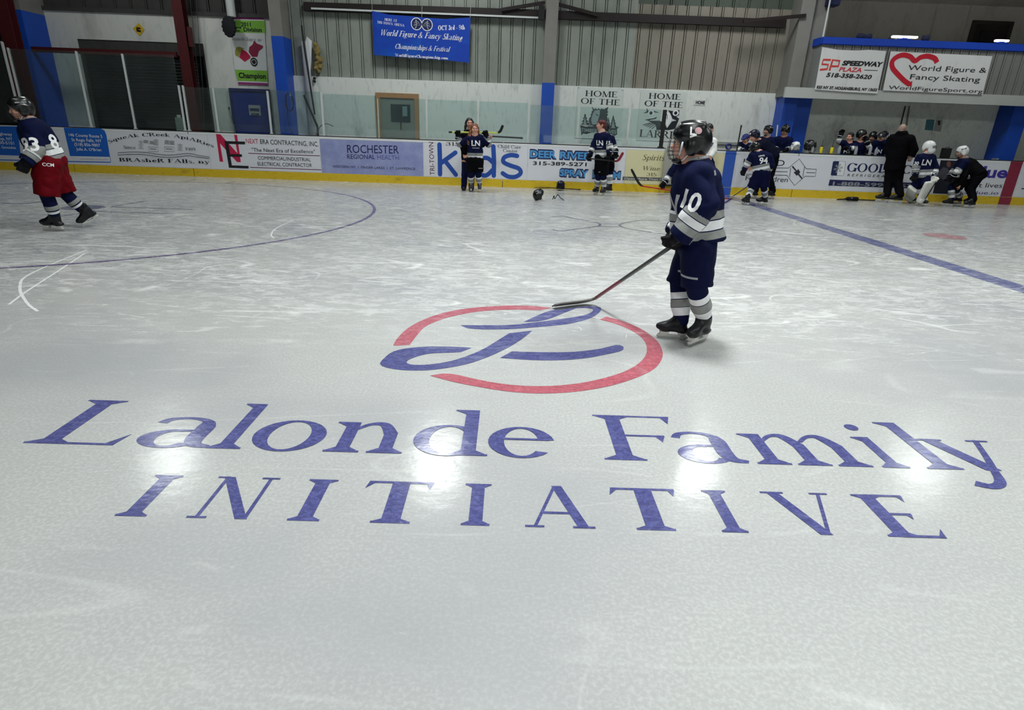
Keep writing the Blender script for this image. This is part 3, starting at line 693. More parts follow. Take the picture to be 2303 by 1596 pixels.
# bench bay on the right: grey wall, balcony slab, recessed upper room
slab('wall_bench_bay', (7.5, WALL_Y, 0), (26, WALL_Y + .2, 2.75), M_GREYWALL)
slab('floor_balcony', (7.16, BAL_Y + .06, 2.45), (26, WALL_Y + 3.2, 2.66), M_COLGREY)
slab('wall_upper_room', (7.5, WALL_Y + 2.6, 2.66), (26, WALL_Y + 2.8, 7.6), M_UPPER)
slab('wall_upper_return', (7.3, WALL_Y + .1, 2.66), (7.5, WALL_Y + 2.6, 7.6), M_UPPER)
slab('ceiling_upper_room', (7.5, WALL_Y + .0, 5.3), (26, WALL_Y + 2.6, 5.5), M_UPPER)
# far side of the rink and hall, behind the camera: seen mirrored in the glass and the ice
slab('wall_opposite', (-24, -14.2, 0), (26, -14, 7.6), stained('opposite_wall', (84, 88, 86), (66, 68, 66), .6))
slab('floor_opposite', (-24, -14, -.12), (26, -10.2, 0), M_COLGREY)
slab('wall_end_left', (-24.2, -14, 0), (-24, WALL_Y + 3, 7.6), M_DARKSIDING)
slab('wall_end_right', (26, -14, 0), (26.2, WALL_Y + 3, 7.6), M_UPPER)
slab('ceiling', (-24, -14, 7.6), (26, WALL_Y + 3, 7.8), pm('roof_lining', (120, 124, 122), .8, .1, .5))
bm = B(); box(bm, (-24, -10.2, .2), (26, -10.08, 1.07)); ob = tag(obj('opposite_boards', bm, M_WHITE), 'white rink boards on the side of the ice behind the camera', 'rink boards')
bm = B(); box(bm, (-24, -10.06, 0), (26, -10.04, .2)); obj('kick_strip', bm, pm('kick_yellow', (214, 178, 38), .5, .15, 5), ob)

# steel frame columns
def column(name, x0, x1, y0, zblue, ztop, flare=0.0, mat=M_COLGREY):
    bm = B(); box(bm, (x0, y0, zblue), (x1, WALL_Y + .1, ztop))
    if flare:
        for v in bm.verts:
            if v.co.z > zblue + .1 and v.co.y < y0 + .05: v.co.y -= flare
    o = struct(obj(name, bm, mat))
    bm = B(); box(bm, (x0 - .004, y0 - .004, 0), (x1 + .004, WALL_Y + .1, zblue)); obj('blue_base', bm, M_COLBLUE, o)['label'] = 'bright blue painted lower part of the column'
    return o
column('column_middle', .80, 1.12, 17.3, 2.59, 7.6)
column('column_left', -6.2, -5.9, 17.0, 3.42, 7.6, .1)
column('column_far_left', onY(42, 150, 16.7)[0], onY(76, 150, 16.7)[0], 16.7, 3.75, 7.6, .1)
column('column_bench', 7.22, 7.56, 17.0, 2.5, 7.6)
column('column_balcony', 7.56, 8.02, 17.15, 2.66, 7.6)
column('column_right', 13.35, 13.75, 16.95, 2.5, 2.66)
# ------------------------------------------------------------------ rink boards, section by section
M_BOARD = stained('white_dasher_plastic', (214, 216, 222), (168, 170, 178), 2.0, rough=.35, thresh=(.6, .85), amount=.6, bump=.03)
M_KICK = stained('yellow_kick_plastic', (216, 184, 44), (150, 122, 40), 2.5, rough=.4, thresh=(.6, .8), streak=(.5, 1, 1))
M_CAP = pm('dark_cap_rail', (34, 36, 40), .45, .15, 6)
BH = 1.069
def bX(px, py=400): return onY(px, py, BOARD_Y)[0]
seams = [(-18.5, None), (bX(170, 388), None), (bX(437.5, 394), None), (bX(1130, 421), None), (bX(1631, 438), None), (bX(1778, 444), None), (bX(2243, 460), None), (25.9, None)]
blabels = ['white rink board section under the blue-panelled advertisement', 'white rink board section under the apiary advertisement', 'white rink board section under the contractor and lavender advertisements',
           'white rink board section behind the two players with red-bladed sticks', 'white rink board section with the diamond emblem before the bench', 'white rink board section behind the man in black and the goalie',
           'white rink board section at the far right end past the red stripe']
for i, lb in enumerate(blabels):
    x0, x1 = seams[i][0] + .008, seams[i + 1][0] - .008
    t = thing('dasher_board', lb, 'rink board', ((x0 + x1) / 2, BOARD_Y, 0), group='dasher boards along the far side'); hw = (x1 - x0) / 2
    bm = B(); box(bm, (-hw, 0, .18), (hw, .10, BH - .012)); obj('panel', bm, M_BOARD, t)
    bm = B(); box(bm, (-hw, -.012, .0), (hw, .10, .18)); box(bm, (-hw, -.006, .18), (hw, .0, .19)); obj('kick_strip', bm, M_KICK, t)['label'] = 'yellow kick strip along the ice'
    bm = B(); box(bm, (-hw, -.004, BH - .05), (hw, .02, BH)); obj('top_edge', bm, M_WHITE, t)
    bm = B(); box(bm, (-hw, .02, BH - .03), (hw, .14, BH + .02)); obj('cap_rail', bm, M_CAP, t)['label'] = 'dark cap rail'

# ------------------------------------------------------------------ the advertisements on the boards
NAVY, INKB, PINK, GREYK = (26, 34, 82), (30, 30, 34), (186, 40, 92), (44, 44, 52)
def ad(label, x0, x1, mat, cat='advertisement', z0=.2, z1=BH - .055, name='advertising_panel', d=.004):
    """printed sheet between two pixel columns of the board"""
    a, b_ = bX(*x0), bX(*x1); c = (a + b_) / 2
    bm = B(); box(bm, (a - c, -d - .001, z0), (b_ - c, -.001, z1))
    o = tag(obj(name, bm, mat), label, cat, 'advertisements on the boards'); o.location = (c, BOARD_Y, 0)
    s = Sheet(BOARD_Y, o); s.d = d + .001; return s
def ink(n, rgb): return pm('ink_' + n, rgb, .45, .08, 20)
K_BLACK, K_NAVY, K_PINK, K_GREY, K_WHITE = ink('black', INKB), ink('navy', NAVY), ink('crimson', (188, 32, 74)), ink('grey', (150, 152, 156)), ink('white', (228, 230, 234))
K_BLUE, K_KIDS, K_SKY, K_LAV = ink('blue', (30, 96, 190)), ink('kids_blue', (36, 78, 168)), ink('sky', (78, 152, 214)), ink('lavender_text', (92, 100, 160))
M_SHEET = pm('ad_sheet_white', (218, 220, 228), .35, .04, 3); M_CREAM = pm('ad_sheet_cream', (220, 214, 172), .4, .06, 3)
M_LAV = stained('ad_sheet_lavender', (138, 146, 196), (166, 172, 208), 2.4, rough=.35, thresh=(.4, .7), streak=(1, 1, 1), bump=0)
P1 = lambda u, v: (u / 3.8, v / 3.8)
P2 = lambda u, v: (400 + u / 3.8, v / 3.8)
P3 = lambda u, v: (780 + u / 3.8, v / 3.8)
P4 = lambda u, v: (1180 + u / 3.8, v / 3.8)
P5 = lambda u, v: (1500 + u / 3.8, v / 3.8)
P6 = lambda u, v: (1823 + u / 3.8, v / 3.8)
Q5 = lambda u, v: (220 + u / 4.429, 270 + v / 4.429)
Z5 = lambda u, v: (1600 + u / 7.254, 260 + v / 7.254)
Z6 = lambda u, v: (1860 + u / 7.6, 270 + v / 7.6)
Z7 = lambda u, v: (2040 + u / 8.4, 290 + v / 8.4)
Z4 = lambda u, v: (1290 + u / 7.254, 240 + v / 7.254)
def T(s, name, mat, items, d=None, **kw):
    for it in items:
        k = dict(kw); k.update(it[4] if len(it) > 4 else {}); s.put(name, s.text(it[0], it[1], it[2], it[3], **k), mat, (s.d + .002) if d is None else d)
# 1 blue panels, left end
s = ad('white advertisement with two bright blue panels of phone numbers behind the red-trousered player', (-60, 383), (246, 390), M_SHEET)
s.put('blue_print', s.poly([P1(-180, 1076), P1(150, 1080), P1(180, 1330), P1(-180, 1318)]) , K_BLUE, .006)
s.put('blue_print', s.poly([P1(545, 1090), P1(860, 1097), P1(895, 1115), P1(910, 1150), P1(942, 1340), P1(600, 1332)]), K_BLUE, .006)
s.put('blue_border', s.line([P1(-150, 1362), P1(600, 1380), P1(945, 1386)], 2.2) + s.line([P1(942, 1340), P1(946, 1386)], 1.2), K_BLUE, .0055)
T(s, 'lettering', K_WHITE, [('ghway', P1(0, 1155), P1(108, 1160), 7), ('op, NY', P1(0, 1195), P1(112, 1200), 7), ('00-5101', P1(0, 1230), P1(125, 1236), 7), ('K. Gonzales', P1(-20, 1266), P1(140, 1272), 6),
    ('146 County Route 5', P1(592, 1163), P1(878, 1178), 7), ('St Regis Falls, NY', P1(616, 1205), P1(872, 1216), 7), ('(518) 856-9807', P1(640, 1244), P1(860, 1254), 7), ('Julia A. O\'Brien', P1(655, 1284), P1(870, 1292), 6.5)], .008, bold=.01)
T(s, 'small_lettering', K_GREY, [('licensed broker in this county', P1(690, 1362), P1(930, 1368), 3.5)])
# 2 apiary
s = ad('white advertisement for the creek apiaries with hive drawings and wavy lines', (247, 390), (478, 396), M_SHEET)
c = [s.m(*Q5(*p)) for p in [(115, 232), (220, 195), (350, 172), (480, 162), (620, 160), (760, 172), (900, 195), (1030, 232), (1155, 272)]]
S = arc_text('SqueAk CReek ApiARies', c, 7.2 * pxm(BOARD_Y, 350, 300), bold=.25)
S += s.text('BRAsheR FAlls, ny', Q5(215, 410), Q5(1120, 432), 8, font='serif', bold=.4)
S += s.text('Since', Q5(262, 283), Q5(382, 287), 7, font='serif') + s.text('1989', Q5(875, 300), Q5(975, 303), 6.5, font='serif')
for dv in (0, 24): S += s.line([Q5(200, 325 + dv), Q5(330, 318 + dv), Q5(480, 322 + dv), Q5(640, 345 + dv), Q5(760, 346 + dv), Q5(900, 332 + dv), Q5(1000, 350 + dv * .8), Q5(1115, 368 + dv * .6)], 1.1, 5)
s.put('lettering', S, K_BLACK, .006)
S = []
for u, v, hh in [(430, 280, 85), (580, 245, 60), (690, 235, 40), (820, 300, 70), (480, 225, 30), (540, 235, 30), (740, 240, 40)]:
    for k in range(5):
        S += s.line([Q5(u - 26 + (k % 2) * 6, v - hh * k / 5), Q5(u + 26 - (k % 2) * 6, v - hh * k / 5 + 3)], 1.6)
    S += s.line([Q5(u, v), Q5(u, v - hh)], 1.2)
for u0 in (505, 665):
    S += s.line([Q5(u0, 265), Q5(u0 + 98, 270), Q5(u0 + 98, 315), Q5(u0, 310), Q5(u0, 265)], 1.3); S += s.line([Q5(u0 + 12, 285), Q5(u0 + 80, 290)], 3)
s.put('hive_print', S, K_GREY, .006)
# 3 contractor
s = ad('white advertisement with crimson and black interlocked initials of a contractor', (479, 396), (724, 404), M_SHEET)
R = [Q5(1178, 138), Q5(1222, 142), Q5(1392, 330), Q5(1358, 146), Q5(1388, 148), Q5(1425, 418), Q5(1388, 418), Q5(1218, 232), Q5(1250, 415), Q5(1215, 413)]
s.put('initial', s.poly(R), K_PINK, .006)
S = s.poly([Q5(1262, 208), Q5(1466, 214), Q5(1468, 242), Q5(1302, 236), Q5(1318, 338), Q5(1436, 340), Q5(1438, 366), Q5(1322, 364), Q5(1336, 450), Q5(1502, 456), Q5(1504, 482), Q5(1308, 474)])
s.put('initial', S, K_BLACK, .007)
T(s, 'lettering', K_BLACK, [(' ERA CONTRACTING, INC.', Q5(1622, 236), Q5(2200, 262), 11), ('"The Next Era of Excellence"', Q5(1535, 312), Q5(2165, 332), 8.5), ('COMMERCIAL/INDUSTRIAL', Q5(1598, 392), Q5(2122, 412), 8.5), ('ELECTRICAL CONTRACTOR', Q5(1595, 452), Q5(2135, 468), 8.5)])
T(s, 'red_lettering', K_PINK, [('NEXT', Q5(1478, 230), Q5(1600, 235), 11)])
s.put('rule', s.line([Q5(1500, 330), Q5(2212, 356)], 1.6) + s.line([Q5(1518, 470), Q5(2226, 495)], 1.6), ink('plum', (96, 24, 70)), .006)
# 4 lavender health
s = ad('mottled lavender advertisement for a regional health network', (726, 405), (953, 416), M_LAV)
T(s, 'lettering', K_NAVY, [('ROCHESTER', P3(5, 1305), P3(445, 1312), 19), ('REGIONAL', P3(5, 1356), P3(242, 1359), 10.5)])
T(s, 'pale_lettering', K_LAV, [('HEALTH', P3(262, 1361), P3(446, 1366), 10.5)])
T(s, 'small_lettering', K_NAVY, [('WESTERN NY  |  FINGER LAKES  |  ST. LAWRENCE', P3(-120, 1430), P3(585, 1452), 5.5)])
# 5 kids
s = ad('white child care advertisement with huge rounded blue letters', (955, 416), (1183, 424), M_SHEET)
def pill(pts, wpx, sm=5):
    q = [s.m(*p) for p in pts]; wm = wpx * pxm(BOARD_Y, 1080, 360)
    return ribbon2(q, wm, sm) + disc2(q[0][0], q[0][1], wm / 2, n=16) + disc2(q[-1][0], q[-1][1], wm / 2, n=16)
KL = lambda S: s.put('large_letter', S, K_KIDS, .006)
KL(pill([P3(792, 1236), P3(796, 1360), P3(797, 1488)], 10.5, 1) + pill([P3(928, 1304), P3(806, 1392)], 10, 1) + pill([P3(838, 1372), P3(932, 1492)], 10, 1))
KL(pill([P3(1252, 1252), P3(1258, 1380), P3(1256, 1500)], 10.5, 1) + pill([P3(1245, 1385), P3(1200, 1350), P3(1140, 1360), P3(1105, 1420), P3(1130, 1480), P3(1190, 1498), P3(1248, 1450)], 10))
KL(pill([P3(1455, 1332), P3(1400, 1325), P3(1345, 1345), P3(1340, 1385), P3(1400, 1415), P3(1470, 1440), P3(1485, 1480), P3(1440, 1510), P3(1380, 1508), P3(1332, 1480)], 10))
KL(pill([P3(1052, 1390), P3(1055, 1490)], 10.5, 1) + disc2(*s.m(*P3(1050, 1340)), .07))
tx = fit_text('TRI-TOWN', 0, 1, 0, .17, 'sans', 0); a, b_ = s.m(*P3(752, 1495)), s.m(*P3(740, 1215)); Lz = b_[1] - a[1]
S = [[(a[0] - q[1] * .75 + (q[0]) * (b_[0] - a[0]), a[1] + q[0] * Lz) for q in p] for p in tx]
s.put('upright_lettering', S, ink('maroon', (96, 34, 58)), .006)
T(s, 'lettering', K_BLACK, [('(315)', P3(845, 1243), P3(965, 1246), 8), ('Child Care', P3(1290, 1262), P3(1488, 1270), 7), ('Center', P3(1335, 1298), P3(1460, 1304), 7)], font='serif')
# 6 spray foam
s = ad('white advertisement with bold blue outlined words and a black phone number', (1185, 424), (1399, 431), M_SHEET)
def outlined(items, pad=1.1):
    for tx, a, b_, h in items:
        o = s.put('outline_lettering', s.text(tx, (a[0] - pad, a[1] + pad), (b_[0] + pad, b_[1] + pad), h + 2 * pad, bold=.11), K_NAVY, .006); s.put('blue_lettering', s.text(tx, a, b_, h, bold=.035), K_SKY, .0072, None)

outlined([('DEER', P4(45, 1342), P4(270, 1350), 16), ('RIVER', P4(300, 1352), P4(570, 1362), 16), ('SPRAY', P4(298, 1500), P4(540, 1512), 15), ('FOAM', P4(580, 1515), P4(815, 1525), 15)])
T(s, 'number_lettering', K_BLACK, [('315-389-5271', P4(70, 1408), P4(528, 1420), 8.5)], bold=.02)
# 7 cream
s = ad('cream advertisement for spirits and wine behind the kneeling player', (1401, 430), (1616, 438), M_CREAM)
T(s, 'lettering', ink('olive', (96, 92, 64)), [('Spirits', P4(1005, 1365), P4(1200, 1372), 12, {'shear': .25}), ('Wine', P4(1000, 1450), P4(1160, 1458), 9, {'shear': .3}), ('315-769', P4(1040, 1502), P4(1230, 1508), 7)], font='serif')
s.put('dark_band', s.poly([P4(838, 1508), P4(1240, 1520), P4(1238, 1550), P4(834, 1538)]), ink('band', (92, 92, 88)), .006)
T(s, 'band_lettering', K_WHITE, [('Open More Than Most', P4(850, 1533), P4(1235, 1544), 5)], .008)
# 8 blue stripe where the blue line meets the boards
def stripe(lb, x0, x1, mat):
    a, b_ = bX(*x0), bX(*x1); c = (a + b_) / 2; bm = B(); box(bm, (a - c, -.005, .195), (b_ - c, -.001, BH - .052)); box(bm, (a - c, -.017, .0), (b_ - c, -.0125, .185)); box(bm, (a - c, -.009, BH - .052), (b_ - c, -.0045, BH))
    o = tag(obj('board_stripe', bm, mat), lb, 'stripe'); o.location = (c, BOARD_Y, 0)
stripe('plain blue stripe on the boards above the end of the blue line', (1617.5, 437), (1641, 438.5), pm('stripe_blue', (52, 92, 186), .4, .1, 5))
# 9 children
s = ad('white advertisement with a diamond and bar emblem partly hidden by the crouching coach', (1646, 439), (1858, 447), M_SHEET)
T(s, 'lettering', K_BLACK, [('UNITED', P5(650, 1405), P5(1000, 1418), 14), ('For Children', P5(668, 1540), P5(1028, 1556), 12)])
S = []
for pts in ([Z5(1000, 850), Z5(1255, 855), Z5(1432, 705), Z5(1545, 865), Z5(1712, 875), Z5(1690, 992), Z5(1525, 988), Z5(1355, 1140), Z5(1232, 975), Z5(560, 955)], [Z5(560, 850), Z5(1000, 850)], [Z5(1000, 910), Z5(1238, 915)],
            [Z5(1290, 850), Z5(1275, 1000)], [Z5(1515, 835), Z5(1490, 995)], [Z5(1545, 928), Z5(1690, 932)]): S += s.line(pts, 1.3)
s.put('diamond_emblem', S, K_BLACK, .006)
S = s.poly([Z5(1385, 905), Z5(1415, 868), Z5(1448, 922), Z5(1420, 965), Z5(1385, 978), Z5(1338, 922)]) + s.line([Z5(1318, 825), Z5(1385, 905)], 3.2) + s.line([Z5(1420, 955), Z5(1475, 1025)], 3.2)
s.put('emblem_knot', S, ink('charcoal', GREYK), .007)
# 10 refrigeration
s = ad('white refrigeration advertisement with a snowflake square and navy phone band', (1862, 447), (2082, 453), M_SHEET)
T(s, 'lettering', K_NAVY, [('GOODRIC', Z6(328, 875), Z6(1430, 915), 19)], font='serif', bold=.35)
T(s, 'small_lettering', K_BLACK, [('R E F R I G E R A T I O N', Z6(340, 958), Z6(1300, 990), 6)], shear=.2)
s.put('phone_band', s.poly([Z6(45, 1015), Z6(1470, 1070), Z6(1455, 1168), Z6(20, 1118)]), K_NAVY, .006)
T(s, 'number_lettering', K_GREY, [('1-888-599-9953', Z6(90, 1110), Z6(1440, 1155), 8.5)], .008, bold=.02)
s.put('snowflake_square', s.poly([Z6(100, 712), Z6(120, 700), Z6(310, 705), Z6(318, 722), Z6(285, 940), Z6(262, 952), Z6(70, 945), Z6(62, 930)]), K_NAVY, .006)
S = s.poly([Z6(205, 705), Z6(308, 709), Z6(312, 724), Z6(280, 938), Z6(262, 947), Z6(165, 944)])
s.put('pale_half', S, K_WHITE, .007)
S = []
c0 = s.m(*Z6(190, 825)); r0 = .11
for k in range(6):
    a = math.radians(60 * k + 15); e = (c0[0] + r0 * math.cos(a), c0[1] + r0 * math.sin(a)); S += ribbon2([c0, e], .014, 1)
    for f in (.5, .8):
        m_ = (c0[0] + r0 * f * math.cos(a), c0[1] + r0 * f * math.sin(a))
        for da in (.9, -.9): S += ribbon2([m_, (m_[0] + .035 * math.cos(a + da), m_[1] + .035 * math.sin(a + da))], .012, 1)
s.put('snowflake', S, K_GREY, .0085)
# 11 photo and 'lives'
s = ad('white advertisement with a dark photograph and large purple letters behind the bending adult', (2086, 453), (2243, 459.5), M_SHEET)
s.put('dark_photograph', s.poly([Z7(635, 588), Z7(1000, 600), Z7(1000, 1235), Z7(482, 1215)]), pm('photo_print', (26, 32, 46), .35, .5, 3, detail=8), .006)
s.put('figure_print', s.poly([Z7(*q) for q in [(600, 800), (680, 720), (760, 740), (850, 860), (860, 980), (700, 960), (560, 900)]]), pm('photo_grey', (78, 78, 88), .4, .4, 9), .0065)
s.put('face_print', [[(c[0], c[1]) for c in [s.m(*Z7(785 + 40 * math.cos(a), 665 + 60 * math.sin(a))) for a in np.linspace(0, 2 * math.pi, 16)[:-1]]]], pm('photo_face', (130, 80, 74), .4, .3, 9), .0068)
T(s, 'large_lettering', ink('purple', (64, 50, 150)), [('blue', Z7(1180, 905), Z7(1870, 920), 26)], .007, bold=.03)
T(s, 'lettering', K_BLACK, [('silent lives', Z7(1000, 1095), Z7(1785, 1110), 11), ('v', Z7(385, 1195), Z7(455, 1200), 7)], .007)
T(s, 'web_lettering', ink('violet_grey', (70, 60, 120)), [('calblue.io', Z7(985, 1228), Z7(1715, 1238), 8)], .007)
# 12 red stripe of the centre line, 13 last sheet
stripe('dark red centre-line stripe running down the boards at the right', (2243.5, 459.6), (2269, 461), pm('stripe_red', (138, 44, 66), .4, .12, 5))
s = ad('white advertisement sheet cut off by the right edge beyond the red stripe', (2275, 461), (2420, 466), M_SHEET)
s.put('lettering', s.line([(2297, 424), (2330, 425)], 2.5), K_NAVY, .006)

# ------------------------------------------------------------------ safety glass and its posts
M_GLASS = glassmat()
G_Y = BOARD_Y + .075
def gX(px, py): return onY(px, py, G_Y)
def pane(p0, p1, ztop, label):
    x0, x1 = gX(*p0)[0], gX(*p1)[0]; c = (x0 + x1) / 2
    bm = B(); box(bm, (x0 - c + .016, -.006, BH + .05), (x1 - c - .016, .006, ztop))
    o = tag(obj('safety_shield', bm, M_GLASS), label, 'glass shield', 'safety glass above the boards'); o.location = (c, G_Y, 0)
zt = lambda px, py: gX(px, py)[1]
pane((-160, 280), (48, 283), 3.1, 'tall clear pane at the left edge behind the red-trousered player')
pane((60, 283), (206, 287), 2.80, 'tall clear pane before the blue column at the left')
pane((208, 287), (305, 291), 2.80, 'tall clear pane before the left half of the dark roller door')
pane((307, 291), (417, 295), 2.80, 'tall clear pane before the right half of the dark roller door')
pane((428, 295), (492, 297), 2.10, 'narrow low pane between the red column and the blue door')
pane((494, 297), (610, 301), 2.10, 'low pane in front of the blue door')
pane((613, 301), (728, 305), 2.10, 'low pane in front of the blue column with the cable coil')
pane((731, 305), (852, 309), 2.06, 'low pane left of the wood-framed door')
pane((854, 309), (960, 313), 2.02, 'low pane in front of the wood-framed door')
pane((961, 313), (1074, 317), 2.02, 'low pane behind the woman and the girl with the stick')
pane((1075, 317), (1186, 321), 2.02, 'low pane left of the slim blue column')
pane((1188, 321), (1296, 325), 1.98, 'low pane in front of the slim blue column')
pane((1298, 325), (1408, 329), 1.98, 'low pane in front of the wolf poster')
pane((1410, 329), (1480, 331), 1.98, 'last low pane beside the black end post')
def post(p0, ztop, label, mat=M_WHITEMETAL, hw=.022, group='white glass posts', name='glass_post'):
    x = gX(*p0)[0]; t = thing(name, label, 'post', (x, G_Y, BH + .015), group=group)
    bm = B(); box(bm, (-hw, -.03, .005), (hw, -.008, ztop - BH - .015), bevel=.004); box(bm, (-hw * .7, .008, .005), (hw * .7, .025, ztop - BH - .03)); obj('bar', bm, mat, t)
    bm = B(); box(bm, (-hw * 1.5, -.034, 0), (hw * 1.5, .034, .03)); obj('foot', bm, mat, t)
for p0, z, lb in [((51, 283), 2.95, 'white glass post nearest the left edge, left one of the pair'), ((61, 283), 2.82, 'white glass post nearest the left edge, right one of the pair'), ((207, 287), 2.80, 'white glass post at the left jamb of the roller door'),
                  ((306, 291), 2.78, 'white glass post in the middle of the dark roller door'), ((418, 295), 2.13, 'white glass post by the red column, left one of the pair'), ((427, 295), 2.13, 'white glass post by the red column, right one of the pair'),
                  ((493, 297), 2.10, 'white glass post left of the blue door'), ((611.5, 301), 2.08, 'white glass post against the right side of the blue door'), ((729.5, 305), 2.09, 'white glass post right of the wide blue column')]:
    post(p0, z, lb)
for p0, lb in [((853, 309), 'slim clear edging strip at the left jamb of the wood-framed door'), ((1187, 321), 'slim clear edging strip just left of the slim blue column')]:
    post(p0, 2.0, lb, pm('clear_edge', (190, 205, 200), .2), .008, 'clear glass edgings', 'glass_edging')
post((1485.5, 331), 1.98, 'black end post where the glass stops before the eagle poster', M_BLACK, .05, None, 'glass_end_post')
# bench gate swung toward the ice beside the black post
x0 = bX(1480, 432); t = thing('bench_gate', 'grey bench gate standing open beside the black end post', 'gate', (x0 + .04, BOARD_Y - .03, .0))
bm = B(); box(bm, (0, -.05, .21), (.62, -.012, 1.09), bevel=.006); obj('panel', bm, pm('gate_grey', (168, 168, 160), .5, .12, 3), t)
bm = B(); box(bm, (0, -.055, .17), (.62, -.008, .21)); obj('bottom_rail', bm, M_BLACK, t)
bm = B(); box(bm, (.50, -.075, .72), (.58, -.05, .75)); obj('latch', bm, M_WHITEMETAL, t)
# ------------------------------------------------------------------ lamps' housings
for i, (x, y, p) in enumerate(LAMPS):
    row = 'over the far boards' if y > 10 else ('over the lettering' if y > 3 else ('added as fill over the near ice' if y > 0 else 'added as fill behind the camera'))
    t = thing('high_bay_lamp', 'white high-bay roof lamp %s, %s from the left' % (row, ['first', 'second', 'third', 'fourth', 'fifth', 'sixth'][sum(1 for q in LAMPS if abs(q[1] - y) < 3 and q[0] < x)]), 'ceiling lamp', (x, y, LAMP_Z), group='high-bay lamps')
    bm = B(); box(bm, (-.54, -.88, -.05), (.54, .88, .06), bevel=.02); obj('housing', bm, M_WHITEMETAL, t)
    bm = B(); box(bm, (-.48, -.82, -.07), (.48, .82, -.05)); obj('diffuser', bm, emit('lamp_glow', (235, 255, 248), 3), t)
    bm = B(); tube(bm, [(0, 0, .06), (0, 0, .3)], .012); obj('hanger', bm, M_BLACK, t)
for o in [o for o in C.objects if o.type == 'LIGHT']:
    best = min((q for q in C.objects if q.name.startswith('high_bay_lamp')), key=lambda q: (q.location.x - o.location.x) ** 2 + (q.location.y - o.location.y) ** 2)
    o.parent = best; o.location = (0, 0, -.09)

# ------------------------------------------------------------------ wall fittings of the left bay
def facing(px, py, Y): x, z = onY(px, py, Y); return (x, Y, z)
def at_wall(name, label, cat, px, py, Y=WALL_Y, group=None):
    t = thing(name, label, cat, facing(px, py, Y), group=group); s = Sheet(Y, t); return t, s
M_DOORDARK = stained('roller_door', (26, 31, 33), (13, 16, 19), 1.4, rough=.45)
t = thing('roller_door', 'dark slatted roller door behind the tall glass at the left', 'door', ((gL + gR) / 2, WALL_Y + .12, 0))
bm = B(); hw = (gR - gL) / 2
prof = []
for k in range(42):
    z = k * gT / 42; prof += [(0, z), (-.018, z + .02), (-.018, z + .05), (0, z + gT / 42)]
a = [bm.verts.new((-hw, p[0], p[1])) for p in prof]; b_ = [bm.verts.new((hw, p[0], p[1])) for p in prof]
for i in range(len(prof) - 1): bm.faces.new((a[i], b_[i], b_[i + 1], a[i + 1]))
obj('curtain', bm, M_DOORDARK, t)
bm = B(); box(bm, (-hw, -.1, gT - .3), (hw, -.03, gT)); obj('drum_box', bm, M_DARKSIDING, t)
bm = B(); box(bm, (hw - .06, -.1, 0), (hw, -.02, gT - .3)); box(bm, (-hw, -.1, 0), (-hw + .06, -.02, gT - .3)); obj('guide_rail', bm, M_DARKSIDING, t)
# red steel frame standing on the walkway
RY = 17.0
def leg3(name, p0, p1, hw, Y, label, dy=.12):
    x0, z0 = onY(*p0, Y); x1, z1 = onY(*p1, Y); xm = (x0 + x1) / 2
    t = thing(name, label, 'steel post', (xm, Y, 0), group='oxide red steel posts')
    bm = B(); box(bm, (-hw, -dy, 0), (hw, -dy + .02, 7.58)); box(bm, (-hw, dy - .02, 0), (hw, dy, 7.58)); box(bm, (-.015, -dy + .02, 0), (.015, dy - .02, 7.58)); obj('shaft', bm, M_RED, t)
    bm = B(); box(bm, (-hw - .04, -dy - .04, 0), (hw + .04, dy + .04, .015)); obj('foot_plate', bm, M_RED, t); return t
t = leg3('steel_post', (400, 0), (438, 250), .125, RY, 'oxide red steel post crossing the dark roller door')
bm = B(); box(bm, (.125, -.05, 3.1), (.20, .10, 3.55)); obj('bracket', bm, M_RED, t)
leg3('steel_post', (10, 0), (22, 80), .16, 16.3, 'oxide red steel post at the very left edge')
xa, za = onY(20, 106, 16.8); xb, zb = onY(402, 118, 16.8)
bm = B(); box(bm, (xa, 16.74, za - .09), (xb - .05, 16.84, za + .03)); tag(obj('steel_crossbar', bm, M_RED), 'oxide red level steel bar running left from the post before the roller door', 'steel bar')
# dark eaves trim above the block wall
slab('trim_1', (-13.3, WALL_Y - .05, 3.88), (-6.3, WALL_Y + .06, 3.97), M_DARKSIDING)
# yellow diamond
t, s = at_wall('warning_sign', 'small yellow diamond sign with a dark mark high on the block wall', 'sign', 312, 66)
S = s.poly([(313, 52), (325, 67), (315, 81), (299, 64)]); bm = B(); q = S[0]; prism(bm, q, -.012, -.002); obj('plate', bm, pm('sign_yellow', (206, 168, 40), .5, .1, 8), t)
s.put('symbol', s.poly([(307, 61), (316, 62), (317, 66), (310, 66), (318, 69), (317, 73), (308, 71)]), K_BLACK, .015)
# champion banner
t, s = at_wall('champion_banner', 'tall white champion banner with green bands above the blue door', 'banner', 565, 110)
q = lambda u, v: (480 + u / 7.98, 20 + v / 7.98)
prism_pts = [s.m(*q(*p)) for p in [(270, 145), (910, 165), (985, 1375), (445, 1360), (395, 1090), (330, 600)]]
bm = B(); prism(bm, prism_pts, -.02, -.012); obj('cloth', bm, pm('banner_white', (206, 208, 208), .7, .05, 5), t)
MG, MP = pm('banner_green', (120, 176, 62), .6, .12, 6), pm('banner_magenta', (136, 46, 108), .6, .15, 6)
s.put('green_print', s.poly([q(290, 205), q(925, 215), q(938, 435), q(310, 425)]), MG, .023); s.put('green_print', s.poly([q(392, 1090), q(975, 1110), q(985, 1305), q(440, 1290)]), MG, .023)
s.put('magenta_print', s.poly([q(272, 147), q(908, 167), q(912, 195), q(280, 185)]), MP, .023); s.put('magenta_print', s.poly([q(448, 1312), q(983, 1335), q(985, 1375), q(452, 1355)]), MP, .023)
